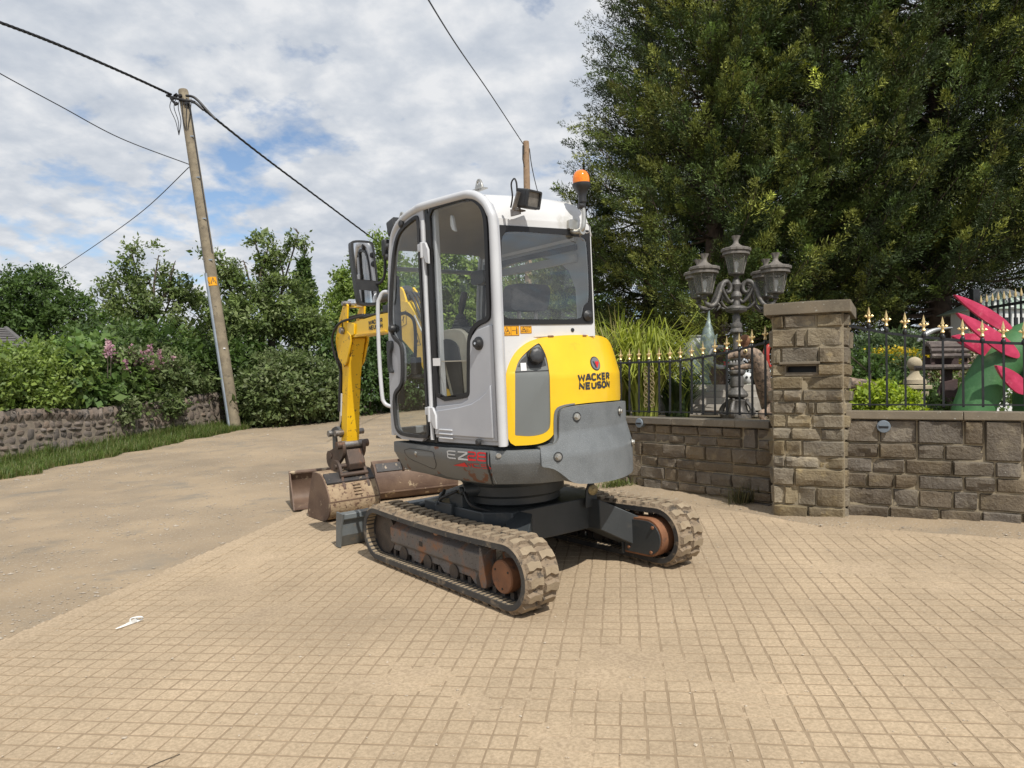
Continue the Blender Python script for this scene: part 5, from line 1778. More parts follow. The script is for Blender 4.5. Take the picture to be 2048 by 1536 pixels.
# ------------------------------------------------------------------ stonework
def stone_mesh(name, w, h, mat, rng, depth=.10, proud=.022, margin=.010, nx=6, ny=4, rough=.010, pillow=0.0, wedge=False):
    """one dressed or field stone: x along the wall, z up, its face towards -y"""
    V, F = [], []
    seed = rng.uniform(0, 500)
    tilt = rng.uniform(-.5, .5) * rough
    cut = rng.uniform(.2, .8)
    cy = rng.uniform(.15, .5)
    for j in range(ny + 1):
        for i in range(nx + 1):
            a, b = i / nx, j / ny
            # margins round the edge are narrow so that the face rises steeply from the joint
            if 0 < i < nx:
                a = margin / w + (1 - 2 * margin / w) * (i - 1) / (nx - 2)
            if 0 < j < ny:
                b = margin / h + (1 - 2 * margin / h) * (j - 1) / (ny - 2)
            x, z = (a - .5) * w, (b - .5) * h
            u, t = 2 * a - 1, 2 * b - 1
            if pillow:
                x *= 1 - pillow * .32 * t * t
                z *= 1 - pillow * .32 * u * u
                y = proud * max(0.0, (1 - abs(u) ** 3)) * max(0.0, (1 - abs(t) ** 3))
                edge = i in (0, nx) or j in (0, ny)
            else:
                edge = i in (0, nx) or j in (0, ny)
                y = 0 if edge else proud
                if not edge:
                    # broken-off lower part of a rock face
                    if b < cy * (1 + .5 * math.sin(a * 6 + seed)):
                        y -= proud * .55 * cut
                    y += tilt * u * 3
            nz = noise.noise(Vector((x * 9 + seed, z * 9, seed * .3))) * rough * 1.4 + noise.noise(Vector((x * 26 + seed, z * 26, 7.7))) * rough * .6
            if not edge:
                y += nz
                if pillow:
                    x += nz * .3
            else:
                x += noise.noise(Vector((seed, z * 14, x))) * .004
                z += noise.noise(Vector((x * 14, seed, z))) * .004
            V.append((x, -y, z))
    for j in range(ny):
        for i in range(nx):
            k = j * (nx + 1) + i
            F.append((k, k + 1, k + nx + 2, k + nx + 1))
    ring = [i for i in range(nx + 1)] + [j * (nx + 1) + nx for j in range(1, ny + 1)] + [ny * (nx + 1) + i for i in range(nx - 1, -1, -1)] + [j * (nx + 1) for j in range(ny - 1, 0, -1)]
    b = len(V)
    for k in ring:
        V.append((V[k][0], depth, V[k][2]))
    m = len(ring)
    for k in range(m):
        F.append((ring[(k + 1) % m], ring[k], b + k, b + (k + 1) % m))
    me = bpy.data.meshes.new(name)
    me.from_pydata(V, [], F)
    me.materials.append(mat)
    me.shade_smooth()
    me.set_sharp_from_angle(angle=R(34 if pillow else 20))
    return me


def ashlar(L, H, rng, rows=None, wmin=.16, wmax=.36, jump=.35):
    """a coursed layout with some taller stones through two courses: (s0, s1, t0, t1)"""
    out = []
    t = 0.0
    rows = rows or []
    if not rows:
        while t < H - .06:
            h = rng.uniform(.095, .15)
            if H - t - h < .09:
                h = H - t
            rows.append(h)
            t += h
    t, i = 0.0, 0
    while i < len(rows):
        pair = i + 1 < len(rows) and rng.random() < .75
        if not pair:
            s = 0.0
            while s < L - 1e-6:
                w = rng.uniform(wmin, wmax)
                if L - s - w < wmin * .7:
                    w = L - s
                out.append((s, s + w, t, t + rows[i]))
                s += w
            t += rows[i]
            i += 1
            continue
        h1, h2 = rows[i], rows[i + 1]
        s = 0.0
        while s < L - 1e-6:
            if rng.random() < jump:
                w = rng.uniform(wmin * .9, wmax * .8)
                if L - s - w < wmin * .8:
                    w = L - s
                out.append((s, s + w, t, t + h1 + h2))
                s += w
            else:
                w = rng.uniform(wmax * 1.1, wmax * 2.1)
                if L - s - w < wmin * 1.2:
                    w = L - s
                for (ta, tb) in ((t, t + h1), (t + h1, t + h1 + h2)):
                    q = s
                    while q < s + w - 1e-6:
                        v = rng.uniform(wmin, wmax)
                        if s + w - q - v < wmin * .75:
                            v = s + w - q
                        out.append((q, q + v, ta, tb))
                        q += v
                s += w
        t += h1 + h2
        i += 2
    return out


def wall_empty(name, p, d, z):
    return empty(name, (p.x, p.y, z), (0, 0, math.atan2(d.y, d.x)))


rw_rng = random.Random(5)
# --- garden wall to the right of the pillar
def face_wall(name, label, p0, d, L, z0, ztop, seed, stone_mat, flip, cap_front=.05, thick=.30, cap_h=.068):
    """p0 is a foot of the face, d runs along it so that the face looks to the right of d (flip: left)"""
    rng = random.Random(seed)
    dd = d if not flip else -d
    o0 = p0 if not flip else p0 + d * L
    w = wall_empty(name, o0, dd, z0)
    tag(w, label, 'garden wall')
    H = ztop - cap_h - z0
    for s0, s1, t0, t1 in ashlar(L, H, rng):
        a, b = s1 - s0, t1 - t0
        me = stone_mesh('stone', a - .010, b - .010, stone_mat, rng, proud=rng.uniform(.018, .045), nx=7, ny=5, rough=.015)
        o = link('stone', me, w, ((s0 + s1) / 2, rng.uniform(-.004, .004), (t0 + t1) / 2))
    MB().box((L / 2, -.0012 + thick / 2, H / 2), (L, thick, H)).build('mortar', M['wall_mortar'], w)
    s = 0.0
    while s < L - 1e-6:
        v = min(rng.uniform(.78, .95), L - s)
        if L - s - v < .3:
            v = L - s
        MB().box((s + v / 2, thick / 2 - .01, H + cap_h / 2 + .002), (v - .004, thick + 2 * cap_front, cap_h)).build('coping_slab', M['coping_stone'], w, bevel=.006)
        s += v
    return w, H


zr = gz(3.6, 5.7) - .14
right_wall, RH = face_wall('garden_wall', 'coursed stone garden wall right of the letterbox pillar with flat coping', RW0, RWD, 3.3, zr, 1.312, 11, M['sandstone'], False)
zl = gz(1.6, 7.6) - .12
left_wall, LH = face_wall('garden_wall', 'coursed stone garden wall between the letterbox pillar and the excavator', LW0, LWD, 3.0, zl, 1.207, 15, M['sandstone'], True)

# --- gate pillar with the letterbox
PW, PDEP = .567, .56
pz = gz(PC.x, PC.y) - .05
pil = empty('gate_pillar', (PC.x + PD.x * PW, PC.y + PD.y * PW, pz), (0, 0, math.atan2(-PD.y, -PD.x)))
tag(pil, 'square stone gate pillar with a letterbox slot and flat pyramid cap', 'gate pillar')
PH = 2.135 - pz
rng = random.Random(44)
# courses of the front from the top down, as fractions of its width; None marks the letterbox
rows_f = [(.118, (.18, .45, .37)), (.165, (.34, .155, .505)), (.145, (.13, .53, .34)), (.105, (.18, None, .35)), (.115, (.43, .57)), (.105, (.16, .27, .57)), (.108, (.33, .17, .11, .39)), (.118, (.20, .36, .44)), (.105, (.27, .41, .32)),
          (.14, (.18, .24, .58)), (.10, (.18, .47, .35)), (.155, (.31, .69)), (.165, (.16, .20, .25, .39)), (.15, (.5, .5))]
tot = sum(r[0] for r in rows_f)
t = PH
slot = None
for h, ws in rows_f:
    h = h * PH / tot
    s = 0.0
    rest = 1 - sum(q for q in ws if q)
    for q in ws:
        if q is None:
            slot = (s * PW, (s + rest) * PW, t - h, t)
            s += rest
            continue
        a = q * PW
        me = stone_mesh('stone', a - .009, h - .009, M['pillar_stone'], rng, proud=rng.uniform(.020, .042), nx=7, ny=5, rough=.018)
        link('stone', me, pil, (s * PW + a / 2, rng.uniform(-.005, .004), t - h / 2))
        s += q
    t -= h
s0, s1, t0, t1 = slot
MB().prism([(s0, t0 + .004), (s1, t0 + .004), (s1, t1 - .002), (s0, t1 - .002)], lambda a, b, d: Vector((a, d, b)), -.012, .02, [[(s0 + .012, t0 + .034), (s1 - .012, t0 + .034), (s1 - .012, t1 - .016), (s0 + .012, t1 - .016)]]).build('letterbox', M['coping_stone'], pil, bevel=.003)
MB().prism([(s0 + .008, t0 + .03), (s1 - .008, t0 + .03), (s1 - .008, t1 - .012), (s0 + .008, t1 - .012)], lambda a, b, d: Vector((a, d, b)), .13, .14).build('letterbox_slot', M['black_seal'], pil)
MB().box(((s0 + s1) / 2 - .01, -.02, t1 + .008), (s1 - s0 + .06, .07, .022)).build('letterbox_hood', M['coping_stone'], pil, bevel=.004)
# sides and back
for side in ('right', 'left'):
    t = PH
    rr = random.Random(61 if side == 'right' else 62)
    for h, ws in rows_f:
        h = h * PH / tot
        s = .012
        while s < PDEP - 1e-6:
            v = rr.uniform(.14, .3)
            if PDEP - s - v < .12:
                v = PDEP - s
            me = stone_mesh('stone', v - .009, h - .009, M['pillar_stone'], rr, proud=rr.uniform(.02, .04), nx=5, ny=3, rough=.014)
            o = link('stone', me, pil)
            if side == 'right':
                o.location = (PW, s + v / 2, t - h / 2)
                o.rotation_euler = (0, 0, R(90))
            else:
                o.location = (0, s + v / 2, t - h / 2)
                o.rotation_euler = (0, 0, R(-90))
            s += v
        t -= h
MB().prism([(-.001, 0), (PW + .001, 0), (PW + .001, PH), (-.001, PH)], lambda a, b, d: Vector((a, d, b)), -.0012, .16, [[(s0 + .009, t0 + .031), (s1 - .009, t0 + .031), (s1 - .009, t1 - .013), (s0 + .009, t1 - .013)]]).box((PW / 2, .16 + (PDEP - .16) / 2, PH / 2), (PW + .002, PDEP - .158, PH)).build('mortar', M['wall_mortar'], pil)
ov = .062
mb = MB()
zt = PH + .10
mb.box((PW / 2, PDEP / 2, PH + .052), (PW + 2 * ov, PDEP + 2 * ov, .10))
mb.add([(-ov, -ov, zt + .003), (PW + ov, -ov, zt + .003), (PW + ov, PDEP + ov, zt + .003), (-ov, PDEP + ov, zt + .003), (PW / 2, PDEP / 2, zt + .05)], [(0, 1, 4), (1, 2, 4), (2, 3, 4), (3, 0, 4), (3, 2, 1, 0)])
mb.build('cap_stone', M['coping_stone'], pil, smooth=0, bevel=.006)

# --- two round wall lights with a slot
for label, p, dr, nrm in (('round grey wall light with a slot on the right-hand wall', at(1767, 853, 5.95), RWD, Vector((RWD.y, -RWD.x, 0))), ('round grey wall light beside the excavator tail on the left-hand wall', at(1282, 846, 7.83), LWD, Vector((-LWD.y, LWD.x, 0)))):
    wlg = empty('wall_light', p)
    tag(wlg, label, 'wall light', 'wall lights')
    n = nrm.normalized()
    MB().lathe([(.046, -.03), (.046, .018), (.052, .022), (.052, .030), (.047, .037), (.001, .040)], 28, (0, 0, 0), n).build('housing', M['wall_light'], wlg)
    tx = Vector((0, 0, 1)).cross(n).normalized()
    q = lambda a, b, d: tx * a + Vector((0, 0, b)) + n * d
    MB().prism([(-.036, .002), (.036, .002), (.033, -.012), (-.033, -.012)], q, .030, .0415).build('slot', M['black_seal'], wlg)
    MB().prism([(-.036, .004), (.036, .004), (.037, .016), (-.037, .016)], q, .034, .046).build('hood', M['wall_light'], wlg, bevel=.003)

# --- old field-stone wall on the left
FW0, FW1 = Vector((-9.55, 10.6)), Vector((-7.55, 21.6))
fd_ = (FW1 - FW0).normalized()
FL = (FW1 - FW0).length
fw = empty('field_wall')
tag(fw, 'old rubble stone field wall along the grass verge with upright coping stones', 'field wall')
frng = random.Random(9)


def ftop(s):
    return .80 + .05 * math.sin(s * .9) + .03 * math.sin(s * 2.3 + 1)


nrm = Vector((fd_.y, -fd_.x))
ang = math.atan2(fd_.y, fd_.x)
for s0, s1, t0, t1 in ashlar(FL, .70, frng, wmin=.13, wmax=.34, jump=.5):
    s, w, h = s0, s1 - s0, t1 - t0
    p = FW0 + fd_ * (s + w / 2)
    me = stone_mesh('stone', w - .002 + frng.uniform(-.02, .018), h - .002 + frng.uniform(-.015, .014), M['field_stone'], frng, depth=.06, proud=frng.uniform(.022, .05), nx=5, ny=4, rough=.02, pillow=frng.uniform(.25, .6))
    link('stone', me, fw, (p.x, p.y, gz(p.x, p.y) - .04 + (t0 + t1) / 2 * (ftop(s) / .80) + frng.uniform(-.012, .012)), (frng.uniform(-.05, .05), frng.uniform(-.14, .14), ang))
s = 0
cop_i = 0
while s < FL:
    w = frng.uniform(.10, .19)
    p = FW0 + fd_ * (s + w / 2) - nrm * .10
    z = gz(p.x, p.y) + ftop(s)
    hgt = frng.uniform(.20, .27)
    me = stone_mesh('stone', w - .01, hgt, M['field_stone'], frng, depth=.36, proud=frng.uniform(.05, .09), nx=5, ny=4, rough=.016, pillow=.9)
    o = link('coping_stone', me, fw, (p.x + nrm.x * .10, p.y + nrm.y * .10, z), (frng.uniform(-.08, .02), frng.uniform(.15, .45), ang))
    s += w
    cop_i += 1
mb = MB()
ks = 40
vs = []
for i in range(ks + 1):
    s = FL * i / ks
    p = FW0 + fd_ * s
    z = gz(p.x, p.y)
    a, b = p + nrm * .008, p - nrm * .42
    vs += [(a.x, a.y, z - .15), (a.x, a.y, z + ftop(s) + .02), (b.x, b.y, z + ftop(s) + .02), (b.x, b.y, z - .15)]
mb.add(vs, [(i * 4 + j, i * 4 + j + 1, i * 4 + 5 + j, i * 4 + 4 + j) for i in range(ks) for j in range(3)])
mb.build('mortar', M['field_mortar'], fw, smooth=0)
# ------------------------------------------------------------------ railings on the garden walls
def finial(rng):
    mb = MB()
    mb.lathe([(.016, 0), (.019, .008), (.013, .02), (.011, .03), (.017, .04)], 10)
    mb.lathe([(.010, .04), (.014, .055), (.010, .068), (.006, .072)], 8)
    # four-sided spear head and the two side arms
    mb.add([(-.016, 0, .075), (0, -.006, .075), (.016, 0, .075), (0, .006, .075), (0, 0, .138), (0, 0, .062)], [(0, 1, 4), (1, 2, 4), (2, 3, 4), (3, 0, 4), (1, 0, 5), (2, 1, 5), (3, 2, 5), (0, 3, 5)])
    for s in (1, -1):
        mb.add([(s * .008, 0, .046), (s * .026, -.006, .056), (s * .026, .006, .056), (s * .026, 0, .070), (s * .026, 0, .044), (s * .044, 0, .056)], [(0, 1, 3), (0, 3, 2), (0, 4, 1), (0, 2, 4), (1, 5, 3), (3, 5, 2), (4, 5, 1), (2, 5, 4)])
    return mb.mesh('finial', M['finial_gold'], smooth=25)


FIN = finial(random.Random(2))


def railing(label, o, d, bars, z_low, rail_pts, ends, drop=.168):
    """bars: (distance along, tip height); rail_pts: (distance, height) of the curved upper rail"""
    rl = empty('railing', (o.x, o.y, 0), (0, 0, math.atan2(d.y, d.x)))
    tag(rl, label, 'railing')
    for s, zt in bars:
        zb = zt - .138
        b = MB().box((s, 0, (zb + z_low - .012) / 2), (.016, .016, zb - z_low + .024)).build('rail_bar', M['wrought_iron'], rl)
        f = link('finial', FIN, b, (s, 0, zb - .004), (0, 0, random.uniform(-.06, .06)))
        f.scale = (.88, .88, 1)
        MB().lathe([(.014, 0), (.018, .012), (.018, .03), (.012, .04)], 10, (s, 0, zb - .055)).build('collar', M['wrought_iron'], b)
    P = catmull([Vector((s, 0, z)) for s, z in rail_pts], 6)
    mb = MB()
    for i in range(len(P) - 1):
        mb.beam(P[i], P[i + 1] + (P[i + 1] - P[i]) * .02, .010, .022)
    mb.build('top_rail', M['wrought_iron'], rl, smooth=0)
    MB().box(((ends[0] + ends[1]) / 2, 0, z_low), (ends[1] - ends[0], .03, .012)).build('bottom_rail', M['wrought_iron'], rl)
    for s in ends:
        MB().box((s, 0, z_low - .03), (.014, .014, .07)).build('foot', M['wrought_iron'], rl)
    return rl


nR = Vector((RWD.y, -RWD.x))
nL = Vector((-LWD.y, LWD.x))
barsR = [(.191 - .138, 2.24), (.191, 2.208), (.323, 2.172), (.462, 2.149), (.599, 2.119), (.735, 2.098), (.875, 2.073), (1.011, 2.058), (1.153, 2.044), (1.290, 2.034)] + [(1.29 + .139 * i, 2.034 + .004 * i + .0018 * i * i) for i in range(1, 9)]
barsR = barsR[1:]
railR = [(-.02, 2.055), (.098, 2.030), (.324, 1.973), (.60, 1.928), (.875, 1.889), (1.282, 1.852), (1.8, 1.85), (2.45, 1.93)]
oR = RW0 - nR * .15
railing('black iron railing with gold spear finials on the wall right of the pillar', oR, RWD, barsR, 1.365, railR, (.03, 2.45))
barsL = [(.176, 2.114), (.321, 2.091), (.466, 2.066), (.613, 2.046), (.758, 2.028), (.908, 2.012), (1.054, 1.996), (1.204, 1.988), (1.348, 1.985), (1.501, 1.985), (1.651, 1.990), (1.802, 1.996), (1.95, 1.998), (2.09, 1.998), (2.235, 2.0), (2.38, 2.0), (2.525, 2.0), (2.67, 2.0)]
railL = [(.0, 1.975), (.176, 1.945), (.466, 1.895), (.758, 1.858), (1.054, 1.828), (1.35, 1.815), (1.8, 1.822), (2.8, 1.83)]
oL = LW0 - nL * .15
rlL = railing('black iron railing with gold spear finials left of the letterbox pillar', oL, LWD, barsL, 1.27, railL, (.0, 2.8))


def spiral(cx, cz, r0, r1, a0, turns, n=16):
    return [Vector((cx + (r0 + (r1 - r0) * i / n) * math.cos(a0 + turns * 6.283 * i / n), 0, cz + (r0 + (r1 - r0) * i / n) * math.sin(a0 + turns * 6.283 * i / n))) for i in range(n + 1)]


mb = MB()
xs_ = 1.651
for zc in (1.345, 1.46, 1.575, 1.69):
    for s in (1, -1):
        mb.tube(spiral(xs_ + s * .042, zc, .040, .012, R(90), -s * 1.2), .0062, 6)
        mb.tube(spiral(xs_ + s * .038, zc + .058, .032, .010, R(-90), s * 1.1), .0058, 6)
tag(mb.build('scroll_panel', M['scroll_gold'], rlL))

# ------------------------------------------------------------------ lamp post with five lanterns
LP = at(1474, 832, 9.6)
lamp = empty('lamp_post', (LP.x, LP.y, 1.15))
lamp.scale = (.90, .90, .90)
tag(lamp, 'ornate bronze street lamp with five lanterns standing behind the railing', 'street lamp')
H_ = lambda py: at(1474, py, 9.6).z - 1.15
oct_ = lambda i, a: 1 + .03 * math.cos(8 * a)
MB().lathe([(.215, 0), (.215, .05), (.19, .06), (.185, .09), (.15, .12), (.135, .2), (.15, .26), (.10, .29), (.09, .30)], 24, lobes=lambda i, a: 1 + (.10 * math.cos(4 * a) if 3 <= i <= 6 else .03 * math.cos(16 * a))).build('lamp_base', M['lamp_bronze'], lamp, smooth=40)
for k in range(4):
    a = R(45 + 90 * k + 10)
    P = [Vector((math.cos(a) * r, math.sin(a) * r, z)) for r, z in ((.20, .04), (.23, .10), (.20, .18), (.15, .24), (.16, .29))]
    MB().tube(catmull(P, 4), [.05, .055, .052, .05, .046, .042, .04, .036, .034, .03, .028, .026, .026, .025, .024, .02, .016], 8).build('scroll_foot', M['lamp_bronze'], lamp)
MB().lathe([(.09, .29), (.155, .32), (.16, .35), (.13, .40), (.09, .44), (.085, .46), (.098, .47), (.098, .60), (.088, .62), (.085, .63), (.12, .66), (.122, .69), (.10, .72), (.135, .76), (.14, .79), (.11, .82), (.08, .84), (.10, .88), (.10, .90), (.06, .93), (.052, .95), (.05, 1.22), (.056, 1.24), (.095, 1.27), (.095, 1.30), (.075, 1.33), (.085, 1.36), (.08, 1.40), (.055, 1.42), (.052, 1.45), (.06, 1.50), (.035, 1.55), (.15, 1.585), (.16, 1.62), (.14, 1.65), (.06, 1.68), (.05, 1.74), (.085, 1.80), (.08, 1.84), (.05, 1.88), (.06, 1.94), (.075, 1.98), (.05, 2.03), (.04, 2.07)], 20,
          lobes=lambda i, a: 1 + (.05 * math.cos(12 * a) if 6 < i < 34 else .02 * math.cos(10 * a))).build('column', M['lamp_bronze'], lamp, smooth=35)


def lantern(o, parent, s=1.0):
    """a tapering six-paned lantern on its crown, hanging nothing: it stands on the arm's end"""
    ln = empty('lantern', o, parent=parent)
    k = s
    MB().lathe([(.02 * k, 0), (.05 * k, .02 * k), (.03 * k, .04 * k), (.045 * k, .07 * k), (.10 * k, .085 * k), (.105 * k, .10 * k), (.10 * k, .105 * k)], 12).build('lantern_foot', M['lamp_bronze'], ln)
    r0, r1, z0, z1 = .100 * k, .155 * k, .10 * k, .355 * k
    g = MB()
    for i in range(6):
        a, b = 2 * math.pi * i / 6, 2 * math.pi * (i + 1) / 6
        g.add([(r0 * math.cos(a), r0 * math.sin(a), z0), (r0 * math.cos(b), r0 * math.sin(b), z0), (r1 * math.cos(b), r1 * math.sin(b), z1), (r1 * math.cos(a), r1 * math.sin(a), z1)], [(0, 1, 2, 3)])
    g.build('lantern_pane', M['lantern_glass'], ln, smooth=0)
    b_ = MB()
    for i in range(6):
        a = 2 * math.pi * i / 6
        b_.beam((r0 * math.cos(a), r0 * math.sin(a), z0), (r1 * math.cos(a), r1 * math.sin(a), z1), .011 * k, .011 * k)
    b_.build('lantern_bars', M['lamp_pale'], ln)
    MB().lathe([(.015 * k, .10 * k), (.015 * k, .16 * k), (.032 * k, .20 * k), (.034 * k, .24 * k), (.018 * k, .27 * k), (.002 * k, .275 * k)], 12).build('bulb', M['print_white'], ln)
    MB().lathe([(r1, z1 - .004), (.185 * k, z1 + .004 * k), (.185 * k, z1 + .03 * k), (.172 * k, z1 + .036 * k), (.176 * k, z1 + .05 * k), (.198 * k, z1 + .055 * k), (.200 * k, z1 + .085 * k), (.19 * k, z1 + .095 * k), (.12 * k, z1 + .105 * k), (.05 * k, z1 + .155 * k), (.036 * k, z1 + .175 * k), (.032 * k, z1 + .21 * k), (.048 * k, z1 + .25 * k), (.056 * k, z1 + .275 * k), (.02 * k, z1 + .275 * k)], 30,
              lobes=lambda i, a: 1 + (.035 * math.cos(15 * a) if 4 <= i <= 7 else .12 * math.cos(6 * a) if i >= 12 else 0)).build('lantern_crown', M['lamp_pale'], ln, smooth=40)
    return ln


lantern((0, 0, 2.04), lamp, 1.06)
for k, a_ in enumerate((200, 332, 152, 22)):
    a = R(a_)
    ca, sa = math.cos(a), math.sin(a)
    q = lambda r, z: Vector((ca * r, sa * r, z))
    arm = [q(.06, 1.74), q(.10, 1.90), q(.19, 1.98), q(.25, 1.92), q(.20, 1.86), q(.17, 1.92)]
    mb = MB().tube(catmull([q(.18, 1.90), q(.16, 1.86), q(.11, 1.88), q(.10, 1.96), q(.16, 2.02), q(.24, 1.98), q(.30, 1.84), q(.36, 1.70), q(.44, 1.645), q(.53, 1.68), q(.565, 1.76)], 5), [.02] * 8 + [.028] * 12 + [.036] * 25 + [.022] * 6, 10)
    mb.tube(catmull([q(.05, 1.76), q(.10, 1.72), q(.18, 1.80), q(.24, 1.92), q(.20, 1.97)], 5), .022, 8)
    mb.tube(catmull([q(.06, 1.66), q(.12, 1.62), q(.2, 1.64), q(.27, 1.72)], 5), .018, 8)
    mb.build('scroll_arm', M['lamp_bronze'], lamp, smooth=50)
    # leaves on the arm
    lf = MB()
    for (r, z, l, tl) in ((.30, 1.74, .15, -1.0), (.36, 1.64, .15, -.5), (.42, 1.60, .13, -.1), (.24, 1.82, .12, -1.4), (.28, 1.66, .11, -.9)):
        p = q(r, z)
        d = Vector((ca * math.cos(tl), sa * math.cos(tl), math.sin(tl)))
        s = Vector((-sa, ca, 0))
        lf.add([p, p + d * l * .5 + s * .035, p + d * l, p + d * l * .5 - s * .035, p + d * l * .45 + Vector((0, 0, .028))], [(0, 1, 4), (1, 2, 4), (2, 3, 4), (3, 0, 4), (3, 2, 1, 0)])
    lf.build('acanthus_leaves', M['lamp_bronze'], lamp, smooth=0)
    lantern(q(.555, 1.72), lamp, 1.08)

# ------------------------------------------------------------------ utility poles and wires
p0 = at(472, 858, 19.0)
p1 = at(366, 180, 19.0)
p0.z = gz(p0.x, p0.y) - .1
ax = (p1 - p0).normalized()
po = empty('utility_pole', p0)
tag(po, 'leaning weathered wooden utility pole with a steel cable guard by the field wall', 'utility pole')
PL = (p1 - p0).length
MB().tube([Vector(), ax * PL * .5, ax * (PL - .05), ax * PL], [.152, .14, .128, .112], 18).build('pole_shaft', M['pole_wood'], po, smooth=50)
side = Vector((-1, -.35, 0)).normalized()
fr_ = Vector((.25, -1, 0)).normalized()
g0, g1 = ax * .1 + side * .125 + fr_ * .02, ax * 4.25 + side * .118 + fr_ * .02
MB().tube([g0 + fr_ * .03, g1 + fr_ * .03], .052, 10).build('cable_guard', M['galvanised'], po)
MB().tube([g1 + fr_ * .02, ax * (PL - .9) + side * .105], .030, 8).build('riser_cable', M['lamp_bronze'], po)
MB().tube([ax * (PL * .52) + Vector((.115, -.05, 0)), ax * (PL - .75) + Vector((.12, -.04, 0)), ax * (PL - .3) + Vector((.11, -.08, 0))], .024, 8).build('riser_cable', M['cable'], po)
for k in range(4):
    s_ = PL * (.5 + .12 * k)
    MB().box(ax * s_ + Vector((0.0, -.13 + .006 * k, 0)) + Vector((.09, 0, 0)), (.10, .02, .03)).build('cable_cleat', M['galvanised'], po)
# the knot of clamps and loops at the head
cl = MB()
rr = random.Random(8)
hd = ax * (PL - .30)
for k in range(9):
    q = hd + Vector((rr.uniform(-.3, .3), -.15, rr.uniform(-.14, .10)))
    cl.box(q, (.10, .07, .06), Matrix.Rotation(rr.uniform(-.8, .8), 3, 'Y'))
cl.tube(catmull([hd + Vector((-.42, -.12, .10)), hd + Vector((-.15, -.17, .0)), hd + Vector((.12, -.17, -.06)), hd + Vector((.30, -.14, -.08)), hd + Vector((.55, -.1, -.28))], 5), .035, 8)
cl.tube(catmull([hd + Vector((.1, -.15, .08)), hd + Vector((.34, -.14, .02)), hd + Vector((.7, -.1, -.36)), hd + Vector((.86, -.08, -.52))], 5), .034, 8)
cl.build('cable_clamps', M['cable'], po, smooth=40)
lp_ = MB()
for k in range(6):
    x = -.26 + .1 * k
    lp_.tube(catmull([hd + Vector((x, -.16, 0)), hd + Vector((x * 1.1 - .02, -.18, -.25)), hd + Vector((x * .7 + .02, -.16, -.6)), hd + Vector((.13 if x > 0 else -.10, -.1, -.95))], 5), .010, 6)
lp_.build('cable_loops', M['cable'], po)
# yellow danger sign strapped round the shaft
sgc = ax * ((at(424, 565, 19.0) - p0).length)
dirf = Vector((-.15, -1, 0)).normalized()
sx = dirf.cross(ax).normalized()


def sgn(a, b, d):
    ang = a / .15
    return sgc + (dirf * math.cos(ang) - sx * math.sin(ang)) * (.146 + d) + ax * b


sign = wrapped('danger_sign', [(-.15, -.115), (.19, -.115), (.19, .115), (-.15, .115)], sgn, 0, .004, M['sticker_amber'], po, (), [-.12 + .04 * i for i in range(8)], (), smooth=40)
strokes('sign_print', [[(0, .22), (.42, .22), (.21, .95), (0, .22), (.1, .22)], [(.16, .4), (.24, .55), (.18, .6), (.26, .78)]], sgn, -.14, -.1, .31, .2, .005, M['print_dark'], sign, t=.016, thick=.003)
strokes('sign_print', [[(.55, .22), (.97, .22), (.76, .95), (.55, .22), (.65, .22)], [(.76, .38), (.76, .7)]], sgn, -.14, -.1, .31, .2, .005, M['print_dark'], sign, t=.016, thick=.003)
strokes('sign_print', [[(0, .05), (.97, .05)]], sgn, -.14, -.1, .31, .2, .005, M['print_dark'], sign, t=.02, thick=.003)
MB().box(ax * 2.25 + Vector((.09, -.13, 0)), (.05, .02, .035)).build('tag_plate', M['print_white'], po)

P2Y = 25.0
q0 = at(1062, 700, P2Y)
q0.z = gz(q0.x, q0.y) - .2
q1 = at(1052, 283, P2Y)
po2 = empty('utility_pole', q0)
tag(po2, 'reddish wooden utility pole rising behind the excavator cab', 'utility pole')
a2 = (q1 - q0)
MB().tube([Vector(), a2 * .5, a2 * .99, a2], [.15, .125, .108, .10], 16).build('pole_shaft', M['pole_wood_red'], po2, smooth=50)
MB().box(a2 * .965 + Vector((-.1, -.1, 0)), (.05, .05, .3)).tube([a2 * .97 + Vector((-.12, -.1, .1)), a2 * .93 + Vector((-.13, -.12, 0)), a2 * .9 + Vector((-.08, -.11, 0))], .018, 6).build('wire_bracket', M['cable'], po2)
MB().box(a2 * .80 + Vector((-.05, -.125, 0)), (.06, .02, .10)).build('pole_plate', M['cable'], po2)


def wire(pts, r, label, group=None, n=10, twist=False):
    P = catmull(pts, n)
    mb = MB()
    if twist:
        for k in range(3):
            Q = []
            for i, p in enumerate(P):
                a = i * 1.1 + k * 2.094
                Q.append(p + Vector((math.cos(a) * r * .55, math.sin(a) * r * .55, math.sin(a) * r * .55)))
            mb.tube(Q, r * .62, 6)
    else:
        mb.tube(P, r, 6)
    o = mb.build('overhead_wire', M['cable'], smooth=60)
    tag(o, label, 'wire', group)
    return o


